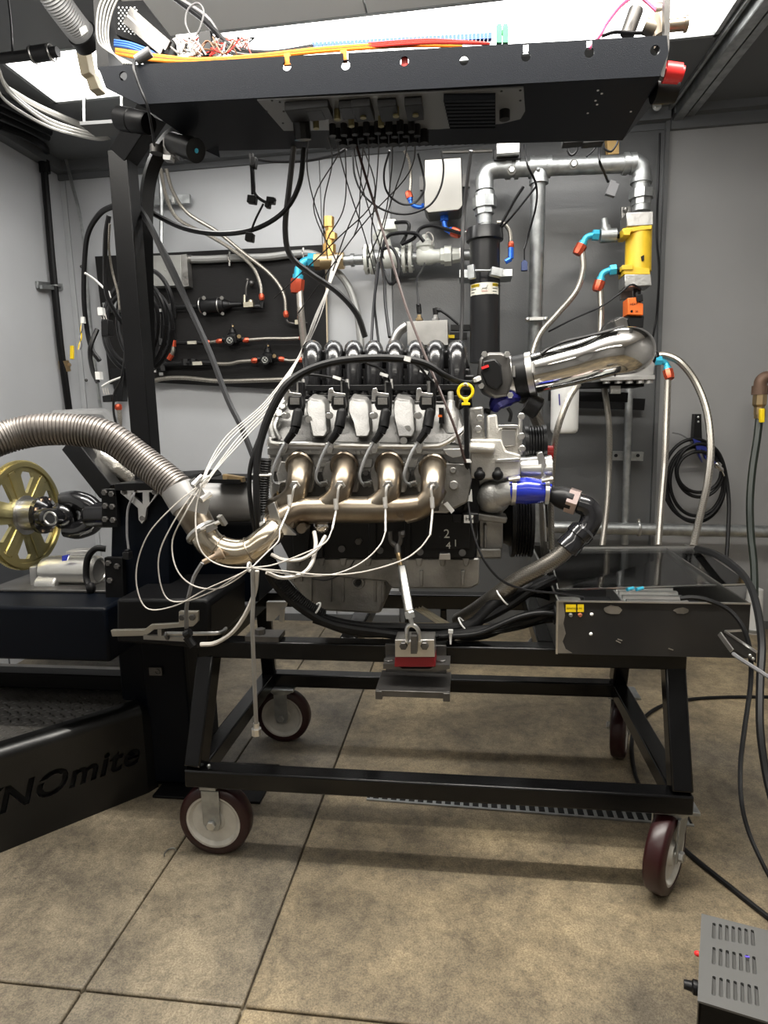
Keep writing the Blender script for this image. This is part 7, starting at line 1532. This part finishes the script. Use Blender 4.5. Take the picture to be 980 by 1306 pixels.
for k, (nm_, px, py, st_, ld) in enumerate(PR):
    e = thing('exhaust_probe', P(px, py + 10, 1.2), 'pale exhaust temperature probe screwed in the %s manifold runner from the left' % nm_, 'probe')
    b = B(); T(b, [(px, py, 1.205), (px - 3, py + 4, 1.195)] + [st_[0]] + [st_[1]], [2.0, 1.8, 1.6, 1.6], 8, 4); b.build('stem', mat('matte_steel_probe', (.62, .60, .57), .4, .7), e)
    b = B(); a, c_ = P(*st_[0]), P(st_[0][0] - 1, st_[0][1] - 14, st_[0][2] + .004); b.cyl(c_, a, u(3.0, 1.19), 10); b.build('sleeve', MATS['matte_steel_probe'], e)
    b = B(); T(b, [st_[1]] + ld, 1.0, 6, 6); b.build('lead', whitecab, e)
b = B(); b.ring(P(318, 723, 1.06), (1, 0, 0), .008, .002, 14, 6); tag(b.build('zip_tie', whitep), 'white zip tie gathering all thermocouple leads below the elbow', 'zip tie')
b = B(); b.ring(P(262, 611, 1.08), (.5, 0, -.7), .009, .002, 14, 6); tag(b.build('zip_tie', whitep), 'white zip tie on the lead bundle just above the duct clamp', 'zip tie')
# thicker silver tubes under the manifold
for lab, pts_, r, m_ in (
 ('silver sleeved tube hanging with its fitting down to the floor side', [(322, 724, 1.07), (323, 760, 1.07), (322, 800, 1.07), (324, 850, 1.08), (326, 900, 1.09), (327, 925, 1.10)], 3.0, mat('silver_sleeve', (.28, .27, .255), .55, .4, .4, 120)),
 ('silver tube curling from the cart corner up to the lead gathering point', [(256, 822, 1.12), (275, 820, 1.12), (297, 806, 1.10), (314, 782, 1.09), (325, 755, 1.08), (328, 728, 1.07)], 3.2, whitecab),
 ('grey heated sensor lead dropping from the elbow to the black socket', [(258, 718, 1.06), (248, 735, 1.06), (242, 755, 1.06), (238, 775, 1.08), (238, 800, 1.12)], 2.8, greycab),
 ('pale tube sweeping below manifold left half', [(346, 707, 1.15), (362, 714, 1.15), (385, 713, 1.15), (405, 700, 1.16), (415, 684, 1.2)], 2.6, whitecab),
 ('pale tube bending down from coolant plug under the manifold', [(401, 678, 1.2), (403, 695, 1.18), (398, 718, 1.15), (385, 732, 1.12), (360, 737, 1.1), (340, 730, 1.08)], 2.8, whitecab),
 ):
    cable(lab, pts_, r, m_, 'sleeved_tube', None, 'tube')
b = B(); b.cyl(P(327, 922, 1.10), P(327, 930, 1.10), .006, 10); b.cyl(P(327, 929, 1.10), P(327.5, 937, 1.10), .010, 8); tag(b.build('tube_fitting', alum), 'bright fitting at the lower end of the hanging silver tube', 'fitting')
b = B(); T(b, [(238, 812, 1.13), (247, 824, 1.13)], 6, 10, 1); b.cyl(P(236, 810, 1.12), P(243, 806, 1.12), .008, 10); tag(b.build('black_socket', blackplas, split=False), 'black round socket hanging at the front left cart corner', 'connector')
b = B(); b.ball(P(410, 670, 1.25), .017, (1.1, 1, 1)); tag(b.build('coolant_plug', chrome), 'shiny domed fitting under the manifold between first two runners', 'fitting')
cable('dark vertical steel strap beside the sensor lead at the toggle clamp', [(237, 775, 1.10), (237, 806, 1.13)], 2.0, darksteel, 'strap', None, 'strap')
# twin cream hoses under engine
for k in range(3): cable('cream cable of the trio running under the engine to the right', [(536, 775, 1.5), (552, 788, 1.5), (570, 800, 1.5), (590, 812, 1.5)] if k < 3 else [], 1.9, mat('cream_cable', (.60, .56, .45), .5), 'cable', 'cream cables under the engine') if False else cable('cream cable of the trio running under the engine to the right', [(530 + k * 4, 776 - k, 1.5), (552 + k * 4, 790 - k, 1.5), (575 + k * 4, 803 - k, 1.5)], 1.8, mat('cream_cable', (.60, .56, .45), .5), 'cable', 'cream cables under the engine')
cable('black cable dropping from under the clear lid behind the rear rail', [(690, 800, 1.65), (680, 815, 1.65), (665, 830, 1.6)], 3.2, greycab, 'cable')
# thin black cable near box with power socket and left fitting
cable('grey thin lead hanging from the triangular bracket with black socket', [(176, 618, 1.40), (170, 632, 1.38), (163, 650, 1.38), (162, 680, 1.38), (164, 700, 1.38)], 1.6, greycab, 'cable')
smallplug('black socket at the end of the thin lead on the housing', 163, 708, 1.38, blackplas, 9, 10)
# ---------------------------------------------------------------- upper left ceiling services
cdt = thing('ceiling_duct', P(80, 20, 2.2), 'grey ribbed ventilation hose hanging from the ceiling at top left', 'duct')
sp3, _ = spline([P(52, -30, 1.62), P(70, -2, 1.66), P(86, 20, 1.70), P(100, 38, 1.74), P(108, 46, 1.76)], 14)
b = B(); b.tube(sp3, [.036 if i % 2 else .033 for i in range(len(sp3))], 20, 1); b.build('hose', mat('grey_duct_hose', (.33, .33, .33), .45, .3), cdt, angle=20)
b = B(); q = P(104, 42, 1.75); d = P(110, 50, 1.77) - P(100, 36, 1.74); b.lathe(q, d, [(0, .036), (0, .041), (.03, .041), (.03, .036)], 24, False); b.build('cuff', blackplas, cdt)
b = B(); b.pp([(101, 36), (109, 32), (112, 40), (104, 46)], 1.68, 1.685); b.build('white_label', whitep, cdt)
bp_ = thing('hose_manifold', P(50, 75, 1.9), 'horizontal black pipe joint with clamps hanging near the top left ceiling', 'pipe')
b = B(); b.cyl(P(-20, 77, 1.9), P(74, 66, 1.9), u(6, 1.9), 14); b.lathe(P(40, 70, 1.9), P(60, 67, 1.9) - P(40, 70, 1.9), [(0, .017), (0, .022), (.06, .022), (.06, .017)], 14); b.build('pipe', blackplas, bp_)
for px in (43, 66): b = B(); b.ring(P(px, 70 - (px - 43) * .12, 1.9), (1, 0, .1), .022, .003, 16, 6); b.build('hose_clamp', steel, bp_)
cable('thin black hanger rod dropping from the ceiling at top left', [(10, -5, 1.7), (14, 30, 1.78), (16, 68, 1.88)], 1.2, blacksat, 'hanger_rod', None, 'rod')
cb_ = thing('wooden_block', P(112, 110, 2.1), 'pale wooden block wrapped in tape beside tray left end', 'block')
b = B(); b.pp([(95, 58), (107, 55), (114, 92), (103, 96)], 1.9, 1.94); b.build('upper_piece', mat('pale_wood', (.50, .43, .30), .6, 0, .2, 30, .25, 9), cb_, bevel=.002); b = B(); b.pp([(107, 92), (117, 90), (126, 112), (114, 115)], 1.92, 1.96); b.build('lower_piece', MATS['pale_wood'], cb_, bevel=.002)
for k, (dx, dy) in enumerate(((0, 0), (3, 9), (-3, 19))): cable(('upper', 'middle', 'lowest')[k] + ' of three pale hoses sweeping from the left edge to the wall corner', [(-4 + dx, 80 + dy, 1.85), (5 + dx, 104 + dy, 1.9), (28 + dx, 130 + dy * .6, 2.03), (62, 152 + dy * .5, 2.2), (95, 164 + dy * .4, 2.4), (125, 172 + dy * .3, 2.6), (140, 176, 2.72)], 1.9, mat('pale_hose', (.40, .39, .36), .5), 'hose', None, 'hose')
cable('pale duct pipe sloping under the ceiling at left', [(10, 114, 2.15), (50, 137, 2.3), (115, 165, 2.58)], 4, mat('pale_hose', (.40, .39, .36), .5), 'pipe', None, 'pipe')
hsf = thing('hanging_shelf', P(125, 165, 2.38), 'grey tray shelf on two thin rods behind the boom knee', 'shelf')
b = B(); b.bar(P(98, 117, 2.38), P(160, 114, 2.38), .10, .012); b.build('top_rail', ceilm, hsf); b = B(); b.bar(P(112, 165, 2.38), P(160, 162, 2.38), .10, .012); b.build('lower_rail', heatgrey, hsf)
for px in (107, 155): b = B(); b.cyl(P(px, 118, 2.38), P(px + .5, 164, 2.38), .005, 8); b.build('rod', zinc, hsf)
b = B(); b.ring(P(137, 172, 2.8), (0, 1, 0), .02, .005, 12, 6); b.bar(P(128, 178, 2.8), P(146, 176, 2.8), .02, .02); tag(b.build('hose_clip', galv, split=False), 'small galvanised clip where three pale hoses reach the wall', 'clip')
# ================================================================== SMALL REMAINING ITEMS
bp2 = thing('blue_sensor_wrap', P(645, 512, 1.45), 'crumpled dark blue covered sensor just under the throttle body', 'sensor')
b = B(); b.tube([P(630, 522, 1.45), P(636, 512, 1.44), P(650, 507, 1.44), P(662, 508, 1.45)], [.012, .02, .019, .008], 10, 4); b.build('wrap', mat('crumpled_blue', (.02, .02, .16), .25, .3, 1.0, 60), bp2)
b = B(); b.tube([P(626, 526, 1.44), P(618, 524, 1.44), P(610, 530, 1.42)], .006, 8, 4); b.tube([P(648, 520, 1.42), P(652, 528, 1.42), P(650, 538, 1.42)], .004, 8, 4); b.build('lead', rubber, bp2)
b = B(); b.lathe(P(672, 513, 1.46), P(684, 520, 1.46) - P(672, 513, 1.46), [(0, .014), (0, .024), (.03, .026), (.034, .02)], 14); tag(b.build('hose_adapter', blackplas), 'black round hose adapter just below the intake pipe coupler', 'fitting')
cable('black cable slanting from top galvanised pipe to the tower cap', [(668, 238, 2.55), (655, 258, 2.56), (640, 285, 2.58), (634, 292, 2.6)], 1.8)
cable('second thinner black cable slanting to the tower cap', [(684, 238, 2.55), (668, 258, 2.56), (650, 280, 2.58), (638, 292, 2.6)], 1.2)
b = B(); b.lathe(P(838, 136, 2.84), (0, -1, 0), [(0, .018), (.006, .018), (.007, .009), (.012, .009)], 16); tag(b.build('wall_bolt', zinc), 'round bolt head on the wall beside the strut channel foot', 'bolt')
for px, py, lab in ((723, 184, 'small black clip under the tray right of the pump box'), (748, 184, 'small black clip hanging at the tray rear beside the plywood block')):
    b = B(); b.box(P(px + 8, py - 7, 1.66), (.05, .03, .03)); tag(b.build('cable_clip', blackplas, bevel=.002), lab, 'clip')
for k, (px, py, Y) in enumerate(((868, 770, 1.9),)):
    pass
# dark gap strip behind the right fuel manifold
b = B(); b.bar(P(702, 512, 2.88), P(822, 516, 2.88), .02, .05); tag(b.build('black_rail', blacksat), 'black flat rail on the dark wall behind the white oil filter', 'rail')
# black wire clutter at the tray rear edge
b = B()
for k in range(26):
    p = P(416 + k * 8.4, 187.5 - k * .28, 1.64); b.cyl(p, p + Vector((.012, 0, .002)), .006, 6)
b.build('edge_trim', rubber, tr, kind='stuff', split=False)
# second stage of black plugs on the connector panel
b = B()
for k in range(9):
    c_ = und_pt(437 + k * 13, 168 - k * .5); b.cyl(c_ + Vector((0, 0, -.003)), c_ + Vector((0, 0, -.03)), .010, 8)
b.build('plug', blackplas, ap)
b = B(); c_ = und_pt(384, 150); b.cyl(c_, c_ + Vector((0, .01, -.04)), .018, 10); b.build('cable_gland', blackplas, ap)
